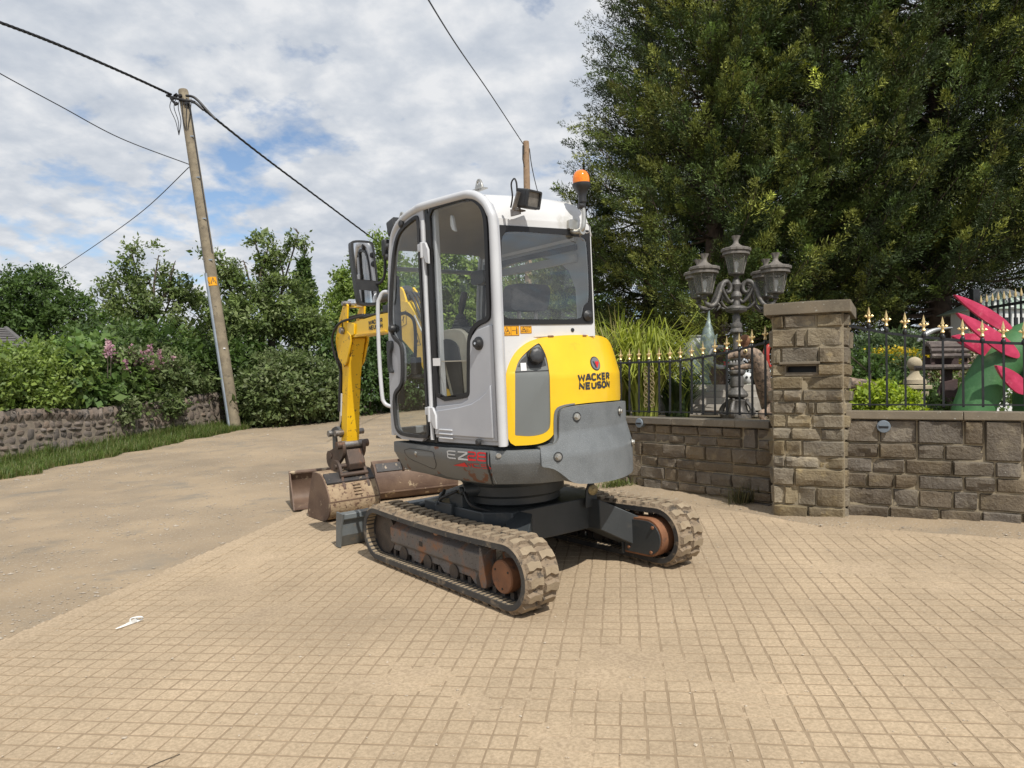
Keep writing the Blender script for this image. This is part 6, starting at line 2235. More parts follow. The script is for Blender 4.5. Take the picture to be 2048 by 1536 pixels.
h0 = p0 + ax * (PL - .28)
wire([h0 + Vector((-.3, -.12, .1)), at(250, 147, 17.6), at(120, 91, 15.6), at(0, 45, 13.9), at(-160, -10, 11.9)], .034, 'thick black twisted cable running from the leaning pole to the upper left', 'overhead wires', 22, True)
wire([h0 + Vector((.55, -.1, -.28)), at(520, 308, 22.0), at(640, 398, 25.5), at(757, 485, 29.5), at(840, 541, 33)], .032, 'thick black twisted cable descending from the leaning pole to the cab', 'overhead wires', 22, True)
hw = p0 + ax * (PL * .775)
wire([hw + Vector((-.1, -.13, .02)), at(240, 276, 18.0), at(120, 212, 16.8), at(0, 147, 15.6), at(-140, 66, 14.2)], .012, 'thin wire rising leftwards from the middle of the leaning pole', 'overhead wires')
wire([hw + Vector((-.1, -.13, -.06)), at(290, 418, 21.5), at(200, 484, 25), at(104, 548, 30), at(60, 574, 33)], .012, 'thin wire falling leftwards from the leaning pole to the far tree', 'overhead wires')
wire([q1 + Vector((-.1, -.1, -.12)), at(980, 187, 20.5), at(915, 93, 16.0), at(857, 0, 12.2), at(800, -100, 9.5)], .016, 'single wire from the top of the reddish pole up out of the picture', 'overhead wires')
wire([q1 + Vector((.12, 0, -.25)), at(1064, 335, 27), at(1075, 382, 29), at(1090, 430, 32)], .016, 'short wire dropping behind the reddish pole towards the conifers', 'overhead wires')
# ------------------------------------------------------------------ foliage
def unit(v):
    return v / np.maximum(np.linalg.norm(v, axis=-1, keepdims=True), 1e-9)


def leaf_quads(P, D, N, L, W, C, fold=.0):
    """kite-shaped leaves: base P, direction D, side from N"""
    S = unit(np.cross(D, N))
    L, W = L[:, None], W[:, None]
    a = P
    b = P + D * L * .45 + S * W * .5
    c = P + D * L
    d = P + D * L * .45 - S * W * .5
    V = np.stack([a, b, c, d], 1).reshape(-1, 3)
    n = len(P)
    F = np.arange(n * 4).reshape(n, 4)
    return V, F, np.repeat(C, 4, axis=0)


def rand_unit(rng, n):
    return unit(rng.normal(size=(n, 3)))


def blob_leaves(blobs, n_clu, per, rng, size, spread, pal, up=.35, shell=.55, gap=0.0, flat=.5, ground=None, aspect=.55):
    """leaf clusters spread through and mostly over a set of ellipsoids (x, y, z, rx, ry, rz)"""
    B = np.array(blobs, float)
    vol = (B[:, 3] * B[:, 4] * B[:, 5]) ** (2 / 3)
    k = rng.choice(len(B), n_clu, p=vol / vol.sum())
    u = rand_unit(rng, n_clu)
    r = shell + (1 - shell) * rng.random(n_clu) ** .6
    r *= 1 + .16 * rng.normal(size=n_clu) * .6
    C = B[k, :3] + u * B[k, 3:] * r[:, None]
    out = u / B[k, 3:]
    out = unit(out)
    if gap:
        q = vnoise(C[:, 0] * 1.3 + C[:, 1] * .7, C[:, 2] * 1.3 + C[:, 1] * .5, 1.0, 77, 2)
        keep = q > gap
        C, out, k = C[keep], out[keep], k[keep]
    if ground is not None:
        keep = C[:, 2] > ground
        C, out = C[keep], out[keep]
    m = len(C)
    tint = rng.choice(len(pal), m)
    bright = np.exp(rng.normal(0, .16, m))
    idx = np.repeat(np.arange(m), per)
    n = len(idx)
    # each cluster is a short twig with leaves along it
    tw = unit(out[idx] * .8 + np.array([0, 0, up]) + 0)
    twig = unit(out + np.array([0, 0, up]) + .5 * rng.normal(size=(m, 3)))
    t = rng.random(n)
    P = C[idx] + twig[idx] * (t - .3)[:, None] * spread * 1.6 + rng.normal(size=(n, 3)) * spread * .42
    D = unit(twig[idx] * .5 + rand_unit(rng, n) * .9 + np.array([0, 0, -.1]))
    N = unit(rand_unit(rng, n) * flat + np.array([0, 0, 1.0]) * .6 + out[idx] * .5)
    L = size * np.exp(rng.normal(0, .34, n))
    W = L * aspect * rng.uniform(.7, 1.2, n)
    pal = np.array(pal)
    col = pal[tint[idx]] * (bright[idx] * np.exp(rng.normal(0, .14, n)))[:, None]
    return leaf_quads(P, D, N, L, W, col * 1.22)


def put_leaves(name, parts, mat, parent=None):
    V, F, C, o = [], [], [], 0
    for v, f, c in parts:
        V.append(v)
        F.append(f + o)
        C.append(c)
        o += len(v)
    V = np.concatenate(V)
    ob = link(name, np_mesh(name, V, np.concatenate(F), mat, np.concatenate(C), True))
    if parent:
        ob.parent = parent
        ob.matrix_parent_inverse = Matrix.Translation(-parent.location)
    return ob


def trunk_and_limbs(parent, base, top, r, blobs, rng, mat, curve=.3, limbs=True, limb_r=.3):
    base, top = Vector(base), Vector(top)
    mid = base.lerp(top, .5) + Vector((rng.uniform(-curve, curve), rng.uniform(-curve, curve), 0))
    P = catmull([base, base.lerp(mid, .5), mid, mid.lerp(top, .6), top], 4)
    k = len(P)
    mb = MB().tube(P, [r * (1.25 if i == 0 else 1 - .75 * i / k) for i in range(k)], 10)
    if limbs:
        for b in blobs:
            c = Vector(b[:3])
            i = min(k - 2, max(3, int(k * rng.uniform(.35, .85))))
            s = P[i]
            m = s.lerp(c, .5) + Vector((rng.uniform(-.3, .3), rng.uniform(-.3, .3), .15)) * (c - s).length * .4
            e = c + (c - s) * .08
            Q = catmull([s, m, c, e], 4)
            mb.tube(Q, [max(.008, r * limb_r * (1 - i / len(Q))) for i in range(len(Q))], 7)
            for j in range(5):
                q0 = Q[int(len(Q) * rng.uniform(.35, .9))]
                d = Vector((rng.gauss(0, 1), rng.gauss(0, 1), rng.gauss(.3, .8))).normalized()
                l = b[3] * rng.uniform(.4, .75)
                mb.tube([q0, q0 + d * l * .5 + Vector((0, 0, .1 * l)), q0 + d * l], [max(.006, r * .10), r * .06, .004], 5)
    o = mb.build('trunk', mat, parent, smooth=60)
    o.matrix_parent_inverse = Matrix.Translation(-parent.location)
    return o


def tree(name, label, base, blobs, trunk_top, r, n_clu, per, size, spread, pal, seed, group=None, gap=.3, mat='leaf', bark='bark', cat='tree', up=.35, shell=.5, limbs=True, curve=.3, flat=.5):
    rng = np.random.default_rng(seed)
    t = empty(name, base)
    tag(t, label, cat, group)
    trunk_and_limbs(t, base, trunk_top, r, blobs, random.Random(seed), M[bark], curve, limbs)
    put_leaves('crown', [blob_leaves(blobs, n_clu, per, rng, size, spread, pal, up, shell, gap, flat)], M[mat], t)
    return t


def bl(px, py, Y, rx, rz=None, ry=None, dy=0):
    """a crown lobe where the photograph shows one; radii in metres"""
    p = at(px, py, Y)
    return (p.x, p.y + dy, p.z, rx, ry or rx, rz or rx)


G_APPLE = [(.105, .145, .042), (.135, .18, .055), (.078, .112, .036), (.16, .195, .080)]
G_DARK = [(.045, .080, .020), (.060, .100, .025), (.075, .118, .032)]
G_HEDGE = [(.092, .125, .042), (.115, .15, .054), (.070, .10, .034), (.14, .165, .078)]
G_LIGHT = [(.14, .195, .042), (.175, .23, .055), (.105, .155, .036)]
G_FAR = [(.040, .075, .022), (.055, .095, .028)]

# --- trees beyond the field wall, left to right
b = at(95, 700, 36)
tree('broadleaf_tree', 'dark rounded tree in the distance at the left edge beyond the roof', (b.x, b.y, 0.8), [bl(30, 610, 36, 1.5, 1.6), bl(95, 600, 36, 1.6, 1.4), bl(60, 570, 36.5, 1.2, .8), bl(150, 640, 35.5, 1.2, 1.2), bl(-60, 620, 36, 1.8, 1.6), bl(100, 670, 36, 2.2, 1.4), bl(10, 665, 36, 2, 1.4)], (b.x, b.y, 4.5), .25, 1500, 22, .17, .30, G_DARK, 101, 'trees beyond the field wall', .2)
b = at(325, 790, 21.5)
blobs1 = [bl(300, 640, 21.5, .95, .75), bl(245, 600, 21.5, .7, .65), bl(340, 600, 21.5, .8, .65), bl(392, 640, 22, .85, .75), bl(235, 670, 21, .75, .6), bl(320, 690, 21, 1.0, .6), bl(395, 710, 21.5, .9, .6), bl(270, 720, 21, .8, .5), bl(372, 580, 22, .5, .45),
          bl(266, 515, 21.5, .20, .55), bl(250, 545, 21.5, .3, .4), bl(316, 520, 21.5, .18, .60), bl(348, 530, 21.5, .22, .45), bl(215, 610, 21.5, .4, .35), bl(430, 670, 21.5, .7, .7), bl(300, 570, 21.5, .5, .4)]
tree('apple_tree', 'spreading apple tree with upright twigs left of the leaning pole', (b.x, b.y, .9), blobs1, (b.x - .3, b.y, 4.2), .16, 1500, 20, .105, .17, G_APPLE, 102, 'trees beyond the field wall', .40)
b = at(533, 790, 22.5)
blobs2 = [bl(520, 555, 22.5, .6, .6), bl(478, 585, 22.5, .75, .6), bl(560, 590, 22.5, .8, .6), bl(505, 640, 22, .9, .6), bl(592, 630, 22.5, .8, .7), bl(455, 625, 22, .55, .5), bl(535, 500, 22.5, .28, .5), bl(512, 490, 22.5, .2, .5), bl(592, 484, 22.5, .36, .08), bl(560, 515, 22.5, .3, .2), bl(425, 507, 22.5, .35, .10),
          bl(622, 660, 22.5, .55, .55), bl(475, 680, 21.6, .75, .5), bl(452, 550, 22.5, .4, .4), bl(490, 530, 22.5, .4, .35)]
tree('apple_tree', 'tall apple tree with a bare pale trunk right of the leaning pole', (b.x, b.y, .9), blobs2, (b.x + .1, b.y, 4.6), .18, 1450, 20, .105, .17, G_APPLE, 103, 'trees beyond the field wall', .40, curve=.12)
b = at(608, 640, 44)
blobs = [bl(608, 500 + 14 * i, 44, .10 + .10 * i, .26) for i in range(9)]
tree('spruce', 'small dark spruce tip rising behind the apple trees', (b.x, b.y, 1.0), blobs, (b.x, b.y, at(608, 494, 44).z), .12, 420, 14, .20, .12, G_DARK, 104, None, 0, bark='conifer_bark', limbs=False, curve=.02)
b = at(705, 760, 27)
tree('broadleaf_tree', 'mid green tree with upright shoots behind the cab mirror', (b.x, b.y, 1.1), [bl(705, 610, 27, .8, .8), bl(740, 600, 27, 1.2, 1.1), bl(700, 650, 26.5, 1.3, 1.0), bl(765, 540, 27.5, .8, .9), bl(685, 555, 27, .3, .5), bl(705, 545, 27, .3, .5), bl(770, 490, 27.5, .5, .5), bl(672, 660, 26.5, .6, .8), bl(720, 700, 26.5, 1.4, .9), bl(800, 620, 27, 1.2, 1.4)], (b.x, b.y, 4.6), .2, 1500, 20, .13, .22, G_LIGHT, 105, 'trees beyond the bend', .22)
b = at(930, 720, 30)
tree('broadleaf_tree', 'pale green tree seen through the cab side window', (b.x, b.y, 1.1), [bl(900, 560, 30, 1.5, 1.3), bl(960, 590, 30, 1.6, 1.4), bl(860, 600, 30, 1.3, 1.4), bl(930, 650, 29.5, 1.8, 1.3), bl(990, 640, 30, 1.3, 1.3), bl(880, 510, 30, .9, .8)], (b.x, b.y, 4.8), .24, 1300, 18, .16, .28, G_LIGHT, 106, 'trees beyond the bend', .22)
b = at(1110, 740, 27.5)
tree('broadleaf_tree', 'light leafy tree seen through the rear cab window beside the reddish pole', (b.x, b.y, 1.1), [bl(1110, 540, 27.5, 1.1, 1.0), bl(1160, 520, 28, 1.0, 1.1), bl(1090, 600, 27, 1.0, 1.0), bl(1150, 610, 27, 1.2, 1.1), bl(1120, 660, 27, 1.5, 1.0), bl(1050, 660, 27, .9, .9), bl(1160, 470, 28, .6, .6), bl(1020, 520, 28, .25, .3), bl(1040, 560, 28, .35, .4)], (b.x, b.y, 4.8), .2, 1250, 18, .14, .24, G_LIGHT, 107, 'trees beyond the bend', .30)

# --- shrubs and hedges along the wall and the bend
def bw(px, py, back, rx, rz=None):
    """a lobe standing so far behind the field wall"""
    k = (px - 1024) / 1440
    return bl(px, py, 11.477 / (.1818 - k) + back, rx, rz)


def shrub(name, label, blobs, n_clu, per, size, spread, pal, seed, cat='shrub', group=None, gap=.12, up=.5, shell=.55, aspect=.55, flat=.5):
    c = np.mean(np.array(blobs)[:, :3], axis=0)
    z = gz(c[0], c[1])
    t = empty(name, (c[0], c[1], z))
    tag(t, label, cat, group)
    rng = np.random.default_rng(seed)
    rr = random.Random(seed)
    mb = MB()
    for b in blobs:
        for k in range(4):
            p = Vector((b[0] + rr.uniform(-.3, .3) * b[3], b[1] + rr.uniform(-.3, .3) * b[4], z - .05))
            e = Vector((b[0] + rr.uniform(-.6, .6) * b[3], b[1] + rr.uniform(-.6, .6) * b[4], b[2] + b[5] * rr.uniform(.2, .8)))
            mb.tube([p, p.lerp(e, .5) + Vector((rr.uniform(-.1, .1), rr.uniform(-.1, .1), .05)), e], [.025, .018, .006], 5)
    o = tag(mb.build('stems', M['bark'], t, smooth=60), kind='stuff')
    o.matrix_parent_inverse = Matrix.Translation(-t.location)
    put_leaves('foliage', [blob_leaves(blobs, n_clu, per, rng, size, spread, pal, up, shell, gap, flat, aspect=aspect)], M['leaf'], t)
    return t


shrub('bramble', 'bright green bramble thicket at the left edge behind the field wall', [bw(-20, 760, 1.2, .9, .62), bw(60, 757, 1.4, .9, .6), bw(30, 790, .9, .8, .4), bw(110, 765, 1.1, .7, .6), bw(-110, 760, 1.0, 1.0, .7), bw(95, 728, 1.8, .8, .45), bw(20, 745, 1.8, .8, .45), bw(70, 800, .75, .6, .3), bw(-60, 800, .7, .6, .35)], 2300, 16, .085, .13, G_LIGHT, 201, group='shrubs behind the field wall')
shrub('knotweed', 'large-leaved green shrub behind the field wall left of the pink flowers', [bw(150, 735, 1.5, .8, .5), bw(205, 755, 1.2, .8, .5), bw(120, 760, 1.2, .7, .5), bw(185, 715, 1.9, .7, .4), bw(245, 780, .9, .6, .4), bw(160, 790, .9, .6, .35), bw(195, 800, .75, .5, .3)], 1000, 12, .14, .17, [(.095, .15, .040), (.12, .18, .052), (.070, .118, .034)], 202, group='shrubs behind the field wall', aspect=.75)
shrub('wall_shrub', 'leafy shrub trailing over the field wall below the pink flowers', [bw(285, 755, 1.2, .9, .55), bw(345, 770, 1.2, .9, .5), bw(235, 805, .8, .6, .3), bw(300, 800, .8, .7, .35), bw(400, 775, 1.2, .9, .4), bw(440, 785, 1.2, .7, .3), bw(300, 730, 1.8, .8, .5), bw(370, 745, 1.8, .8, .4), bw(245, 828, .12, .32, .17), bw(335, 812, .12, .38, .22), bw(290, 812, .2, .3, .15)], 1900, 16, .10, .13, G_HEDGE, 203, group='shrubs behind the field wall')
shrub('hedge', 'dense green hedge bush at the end of the field wall', [bl(560, 785, 19.8, 1.1, .85), bl(510, 800, 20.2, .8, .65), bl(620, 780, 20.6, 1.1, .95), bl(570, 742, 20.5, .9, .55), bl(650, 805, 20.8, .8, .6), bl(540, 815, 19.6, .7, .4), bl(600, 800, 19.9, .8, .6)], 2300, 16, .105, .15, G_HEDGE, 204, 'hedge', 'hedges along the bend')
shrub('hedge', 'tall dark hedge beyond the digger arm at the far bend of the track', [bl(720, 760, 23, 1.1, 1.2), bl(780, 740, 24, 1.4, 1.4), bl(680, 720, 22.5, .8, .8), bl(850, 750, 25, 1.4, 1.6), bl(740, 700, 24, 1.1, .9), bl(920, 750, 25.5, 1.4, 1.6)], 2200, 16, .115, .17, [(.040, .075, .020), (.055, .095, .028), (.070, .115, .034)], 205, 'hedge', 'hedges along the bend')
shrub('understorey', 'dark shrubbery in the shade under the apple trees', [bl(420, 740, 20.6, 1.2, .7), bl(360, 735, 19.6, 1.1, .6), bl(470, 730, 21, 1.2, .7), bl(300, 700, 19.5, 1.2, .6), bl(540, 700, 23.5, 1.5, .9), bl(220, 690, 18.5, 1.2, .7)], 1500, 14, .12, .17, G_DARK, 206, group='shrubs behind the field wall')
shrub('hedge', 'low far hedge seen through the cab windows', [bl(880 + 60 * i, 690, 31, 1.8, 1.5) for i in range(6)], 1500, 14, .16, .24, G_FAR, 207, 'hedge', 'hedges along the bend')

# pink flower spikes
rngf = np.random.default_rng(31)
fl_root = at(290, 740, 17.2)
ft = empty('flowering_shrub', (fl_root.x, fl_root.y, gz(fl_root.x, fl_root.y)))
tag(ft, 'shrub with pink flower spikes above the field wall', 'shrub', 'shrubs behind the field wall')
put_leaves('foliage', [blob_leaves([bw(300, 735, .8, .6, .3), bw(240, 722, .8, .5, .3), bw(340, 745, .8, .5, .3)], 260, 12, rngf, .10, .12, G_HEDGE, .6, .5, 0)], M['leaf'], ft)
parts = []
mb = MB()
for px, py, h in ((215, 690, .26), (222, 698, .2), (262, 705, .32), (268, 715, .25), (300, 700, .26), (292, 715, .3), (318, 708, .28), (322, 722, .22), (346, 722, .28), (340, 730, .2), (232, 716, .2), (250, 728, .2), (305, 728, .2), (275, 740, .22), (282, 712, .2), (216, 702, .2)):
    p = np.array(at(px, py, 11.477 / (.1818 - (px - 1024) / 1440) + .35 + rngf.uniform(-.2, .2)))
    n = 46
    t = rngf.random(n)
    P = p + np.stack([rngf.normal(0, .045, n) * (1.1 - t), rngf.normal(0, .045, n) * (1.1 - t), (t - .6) * h * 1.2], 1)
    D = unit(rand_unit(rngf, n) + np.array([0, 0, .2]))
    pc = np.array([(.52, .31, .37), (.56, .38, .40), (.45, .26, .34)])[rngf.choice(3, n)]
    put_leaves('flower_spike', [leaf_quads(P, D, rand_unit(rngf, n), np.full(n, .075), np.full(n, .055), pc)], M['leaf'], ft)
    mb.tube([Vector(p) + Vector((0, 0, -.6)), Vector(p) + Vector((0, 0, .15 * h))], .006, 5)
o = mb.build('flower_stems', M['bark'], ft)
o.matrix_parent_inverse = Matrix.Translation(-ft.location)

# --- grass verge along the field wall
def blades(P, h, lean, w, pal, rng, seg=2):
    n = len(P)
    a = rng.uniform(0, 6.28, n)
    d = np.stack([np.cos(a), np.sin(a), np.zeros(n)], 1)
    s = np.stack([-np.sin(a), np.cos(a), np.zeros(n)], 1)
    H = (h * np.exp(rng.normal(0, .3, n)))[:, None]
    Wd = (w * np.exp(rng.normal(0, .2, n)))[:, None]
    ln = (lean * rng.random(n))[:, None]
    up = np.array([0, 0, 1.0])
    m = P + up * H * .6 + d * H * ln * .35
    t = P + up * H * (1 - .25 * ln) + d * H * ln
    V = np.stack([P - s * Wd / 2, P + s * Wd / 2, m + s * Wd * .35, m - s * Wd * .35, t], 1)
    F = np.concatenate([np.array([[0, 1, 2, 3]]) + (np.arange(n) * 5)[:, None], np.array([[3, 2, 4, 4]]) + (np.arange(n) * 5)[:, None]])
    C = np.repeat(np.array(pal)[rng.choice(len(pal), n)] * np.exp(rng.normal(0, .18, n))[:, None], 5, axis=0)
    return V.reshape(-1, 3), F, C


def put_blades(name, V, F, C, mat, parent=None, kind=None):
    q = F[F[:, 2] != F[:, 3]]
    t = F[F[:, 2] == F[:, 3]][:, :3]
    T = np.concatenate([q[:, [0, 1, 2]], q[:, [0, 2, 3]], t])
    o = link(name, np_mesh(name, V, T, mat, C, True))
    if parent:
        o.parent = parent
        o.matrix_parent_inverse = Matrix.Translation(-parent.location)
    if kind:
        o['kind'] = kind
    return o


rngg = np.random.default_rng(41)
n = 60000
s = FL * rngg.random(n) ** .9
gx0, gx1 = -7.303, -6.37
P = np.array([FW0.x, FW0.y])[None] + s[:, None] * np.array([fd_.x, fd_.y])[None]
wmax_ = np.interp(s, [0, 2, 6, 9, FL], [1.75, 1.55, 1.2, 1.0, 1.3])
wd = rngg.random(n) ** .9 * wmax_ * (1 + .22 * (vnoise(s, s * 0, 1.6, 3) - .5) * 2)
P = P + wd[:, None] * np.array([nrm.x, nrm.y])[None]
P3 = np.concatenate([P, gzv(P[:, 0], P[:, 1])[:, None] - .01], 1)
hh = np.where(wd < .3, .20, .12) * (.6 + .8 * vnoise(P[:, 0], P[:, 1], 2.2, 5))
V, F, C = blades(P3, hh, .9, .010, [(.095, .15, .030), (.125, .175, .040), (.075, .12, .026), (.20, .20, .080)], rngg)
put_blades('grass_verge', V, F, C, M['blade_leaf'], kind='stuff')
n = 9000
X = rngg.uniform(-6.8, -2.6, n)
Y = rngg.uniform(19.0, 25.0, n)
line = 19.3 + (X + 6.1) * (26.0 - 19.3) / (-4.4 + 6.1)
k = (np.abs(Y - line - .2) < .45)
X, Y = X[k], Y[k]
V, F, C = blades(np.stack([X, Y, gzv(X, Y) - .01], 1), np.full(len(X), .12), 1.0, .012, [(.19, .17, .07), (.10, .15, .03), (.25, .21, .10)], rngg)
put_blades('dry_grass', V, F, C, M['blade_leaf'], kind='stuff')
# dry wisps along the foot of the garden walls
n = 5200
X = rngg.uniform(.9, 4.8, n)
Y = rngg.uniform(4.9, 8.6, n)
d = wall_dist(X, Y)
k = (d > -.01) & (d < .05 + .12 * (vnoise(X, Y, 2.2, 5) > .55)) & (vnoise(X, Y, 3.1, 15) > .44)
X, Y = X[k], Y[k]
V, F, C = blades(np.stack([X, Y, gzv(X, Y)], 1), np.full(len(X), .035), 2.2, .004, [(.36, .28, .13), (.28, .22, .10), (.22, .21, .07)], rngg)
put_blades('dry_wisps', V, F, C, M['blade_leaf'], kind='stuff')
for i, (px, py, Y, h, lab) in enumerate(((1236, 970, 7.95, .09, 'small green weed at the wall foot behind the right track'), (1500, 1002, 6.75, .16, 'dry wiry weed at the wall foot left of the pillar'))):
    p = at(px, py, Y)
    z = gz(p.x, p.y)
    w_ = empty('weed', (p.x, p.y, z))
    tag(w_, lab, 'weed')
    n = 260
    Pq = np.stack([p.x + rngg.normal(0, .09, n), p.y + rngg.normal(0, .04, n), np.full(n, z)], 1)
    V, F, C = blades(Pq, np.full(n, h), 1.4, .008, [(.12, .16, .04), (.16, .18, .06)] if i == 0 else [(.13, .115, .06), (.10, .105, .05)], rngg)
    put_blades('leaves', V, F, C, M['blade_leaf'], w_)

# ------------------------------------------------------------------ the conifers behind the garden
def conifer(label, X, Y, zb, H, Rm, seed, z_lo, z_hi, dens, pal, lean=0.0, vis=None, up_tip=.45, thin=0.0, trunk_r=.22, n_b=6, levels=.30, phase=0.0):
    """cypress: limbs leave the trunk at all heights and carry plumes of fine sprays"""
    rng = np.random.default_rng(seed)
    t = empty('conifer', (X, Y, zb))
    tag(t, label, 'conifer', 'conifers behind the garden')
    tb = MB().tube([Vector((X, Y, zb - .3)), Vector((X + .1 * lean, Y, zb + H * .4)), Vector((X + .2 * lean, Y, zb + H))], [trunk_r, trunk_r * .7, .02], 10)
    BO, BD, BL = [], [], []
    z = z_lo
    while z < z_hi:
        f = z / H
        prof = Rm * (1 - f ** 1.6) * (.55 + .45 * min(1, f / .18)) if f < 1 else 0
        for k in range(n_b):
            a = rng.uniform(0, 6.283)
            if vis is not None and not vis(a, z):
                if rng.random() < .72:
                    continue
            L = prof * rng.uniform(.55, 1.08)
            if L < .3:
                continue
            h = np.array([math.cos(a), math.sin(a), 0])
            o = np.array([X + .2 * lean * f, Y, zb + z + rng.uniform(-.15, .15)])
            rise = rng.uniform(-.05, .30)
            pts = []
            m = 6
            for i in range(m + 1):
                u = i / m
                pts.append(o + h * L * u + np.array([0, 0, L * (rise * u - .10 * math.sin(u * 3.1) + up_tip * .5 * u ** 3)]))
            tb.tube([Vector(p) for p in pts], [max(.008, .035 * (1 - i / m)) for i in range(m + 1)], 5)
            # upswept plumes along the outer part of the limb, to both sides and at the tip
            npl = max(3, int(2 + L * 2.7))
            for i in range(npl):
                u = .36 + .64 * (i + rng.random() * .8) / npl
                q = min(m - 1e-3, u * m)
                p = pts[int(q)] * (1 - q % 1) + pts[int(q) + 1] * (q % 1)
                sd = np.array([-h[1], h[0], 0]) * (1 if i % 2 else -1)
                d = h * (.75 + .5 * u) + sd * (1.0 - .7 * u) * rng.uniform(.4, 1.0) + np.array([0, 0, rng.uniform(.05, .75)])
                BO.append(p)
                BD.append(d)
                BL.append(rng.uniform(.45, .95) * (1.1 - .3 * u) * (.75 + .25 * min(1.6, L / 2)))
        z += levels * rng.uniform(.8, 1.2)
    o = tb.build('trunk', M['conifer_bark'], t, smooth=60)
    o.matrix_parent_inverse = Matrix.Translation(-t.location)
    BO, BD, BL = np.array(BO), unit(np.array(BD)), np.array(BL)
    nb = len(BO)
    per = dens
    pal = np.array(pal)
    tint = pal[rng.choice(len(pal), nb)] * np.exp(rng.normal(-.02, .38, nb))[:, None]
    idx = np.repeat(np.arange(nb), per)
    n = len(idx)
    u = rng.random(n) ** .85
    lat = rand_unit(rng, n)
    lat = unit(lat - BD[idx] * (lat * BD[idx]).sum(1, keepdims=True))
    wid = .36 * BL[idx] * (1.02 - u) ** .7 * rng.random(n) ** .75
    P = BO[idx] + BD[idx] * (BL[idx] * u)[:, None] + lat * wid[:, None] + np.array([0, 0, -.05]) * (u * (1 - u))[:, None]
    D = unit(BD[idx] * .9 + lat * .8 + np.array([0, 0, .3]) + rand_unit(rng, n) * .65)
    S = unit(np.cross(D, rand_unit(rng, n)))
    L = .066 * np.exp(rng.normal(0, .3, n)) * (1.1 - .3 * u)
    W = .023 * np.exp(rng.normal(0, .2, n))
    V = np.stack([P - S * W[:, None] / 2, P + S * W[:, None] / 2 + D * L[:, None] * .15, P + D * L[:, None]], 1).reshape(-1, 3)
    F = np.arange(n * 3).reshape(n, 3)
    C = np.repeat(tint[idx] * np.exp(rng.normal(0, .16, n))[:, None] * (.88 + np.array([.24, .22, .10]) * u[:, None]), 3, axis=0)  # yellower new growth, with sunlit plume tips painted in as lighter colour
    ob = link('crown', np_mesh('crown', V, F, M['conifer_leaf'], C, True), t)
    ob.matrix_parent_inverse = Matrix.Translation(-t.location)
    return n


CY_G = [(.062, .094, .024), (.090, .124, .030), (.042, .066, .020), (.200, .222, .050), (.150, .178, .042)]  # the brightest greens paint sunlit plumes into the colour, picked at random
CY_D = [(.034, .052, .016), (.046, .066, .018), (.028, .042, .014)]
toward = lambda a, z: math.sin(a) < .35
tot_c = 0
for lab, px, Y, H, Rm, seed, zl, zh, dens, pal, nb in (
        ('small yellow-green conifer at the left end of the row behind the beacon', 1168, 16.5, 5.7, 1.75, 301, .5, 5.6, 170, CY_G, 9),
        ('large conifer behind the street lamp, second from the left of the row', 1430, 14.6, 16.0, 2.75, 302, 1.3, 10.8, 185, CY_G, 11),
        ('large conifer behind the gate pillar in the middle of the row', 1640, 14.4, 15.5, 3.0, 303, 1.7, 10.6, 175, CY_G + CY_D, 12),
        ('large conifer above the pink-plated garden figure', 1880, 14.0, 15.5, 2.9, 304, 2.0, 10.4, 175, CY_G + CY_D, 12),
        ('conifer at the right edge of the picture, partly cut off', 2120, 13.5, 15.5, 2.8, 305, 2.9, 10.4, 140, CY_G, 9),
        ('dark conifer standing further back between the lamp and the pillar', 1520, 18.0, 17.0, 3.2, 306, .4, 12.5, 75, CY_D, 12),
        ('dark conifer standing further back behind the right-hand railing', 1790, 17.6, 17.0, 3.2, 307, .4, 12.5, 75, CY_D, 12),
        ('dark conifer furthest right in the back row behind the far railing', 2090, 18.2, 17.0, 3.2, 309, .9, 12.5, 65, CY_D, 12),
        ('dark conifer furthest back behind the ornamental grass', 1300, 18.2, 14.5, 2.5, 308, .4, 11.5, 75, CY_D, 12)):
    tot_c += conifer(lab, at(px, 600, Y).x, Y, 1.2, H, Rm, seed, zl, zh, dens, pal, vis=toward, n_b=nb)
print('conifer sprays', tot_c)
# ------------------------------------------------------------------ the garden behind the walls
garden = sheet('garden_ground', .6, 22, 5.0, 30, .35, lambda X, Y: 1.13 + .05 * (vnoise(X, Y, .6, 4) - .5) + 0 * X, M['garden_soil'], keep=lambda X, Y: (wall_dist(X, Y) < -.30))
rngq = np.random.default_rng(51)
rq = random.Random(51)


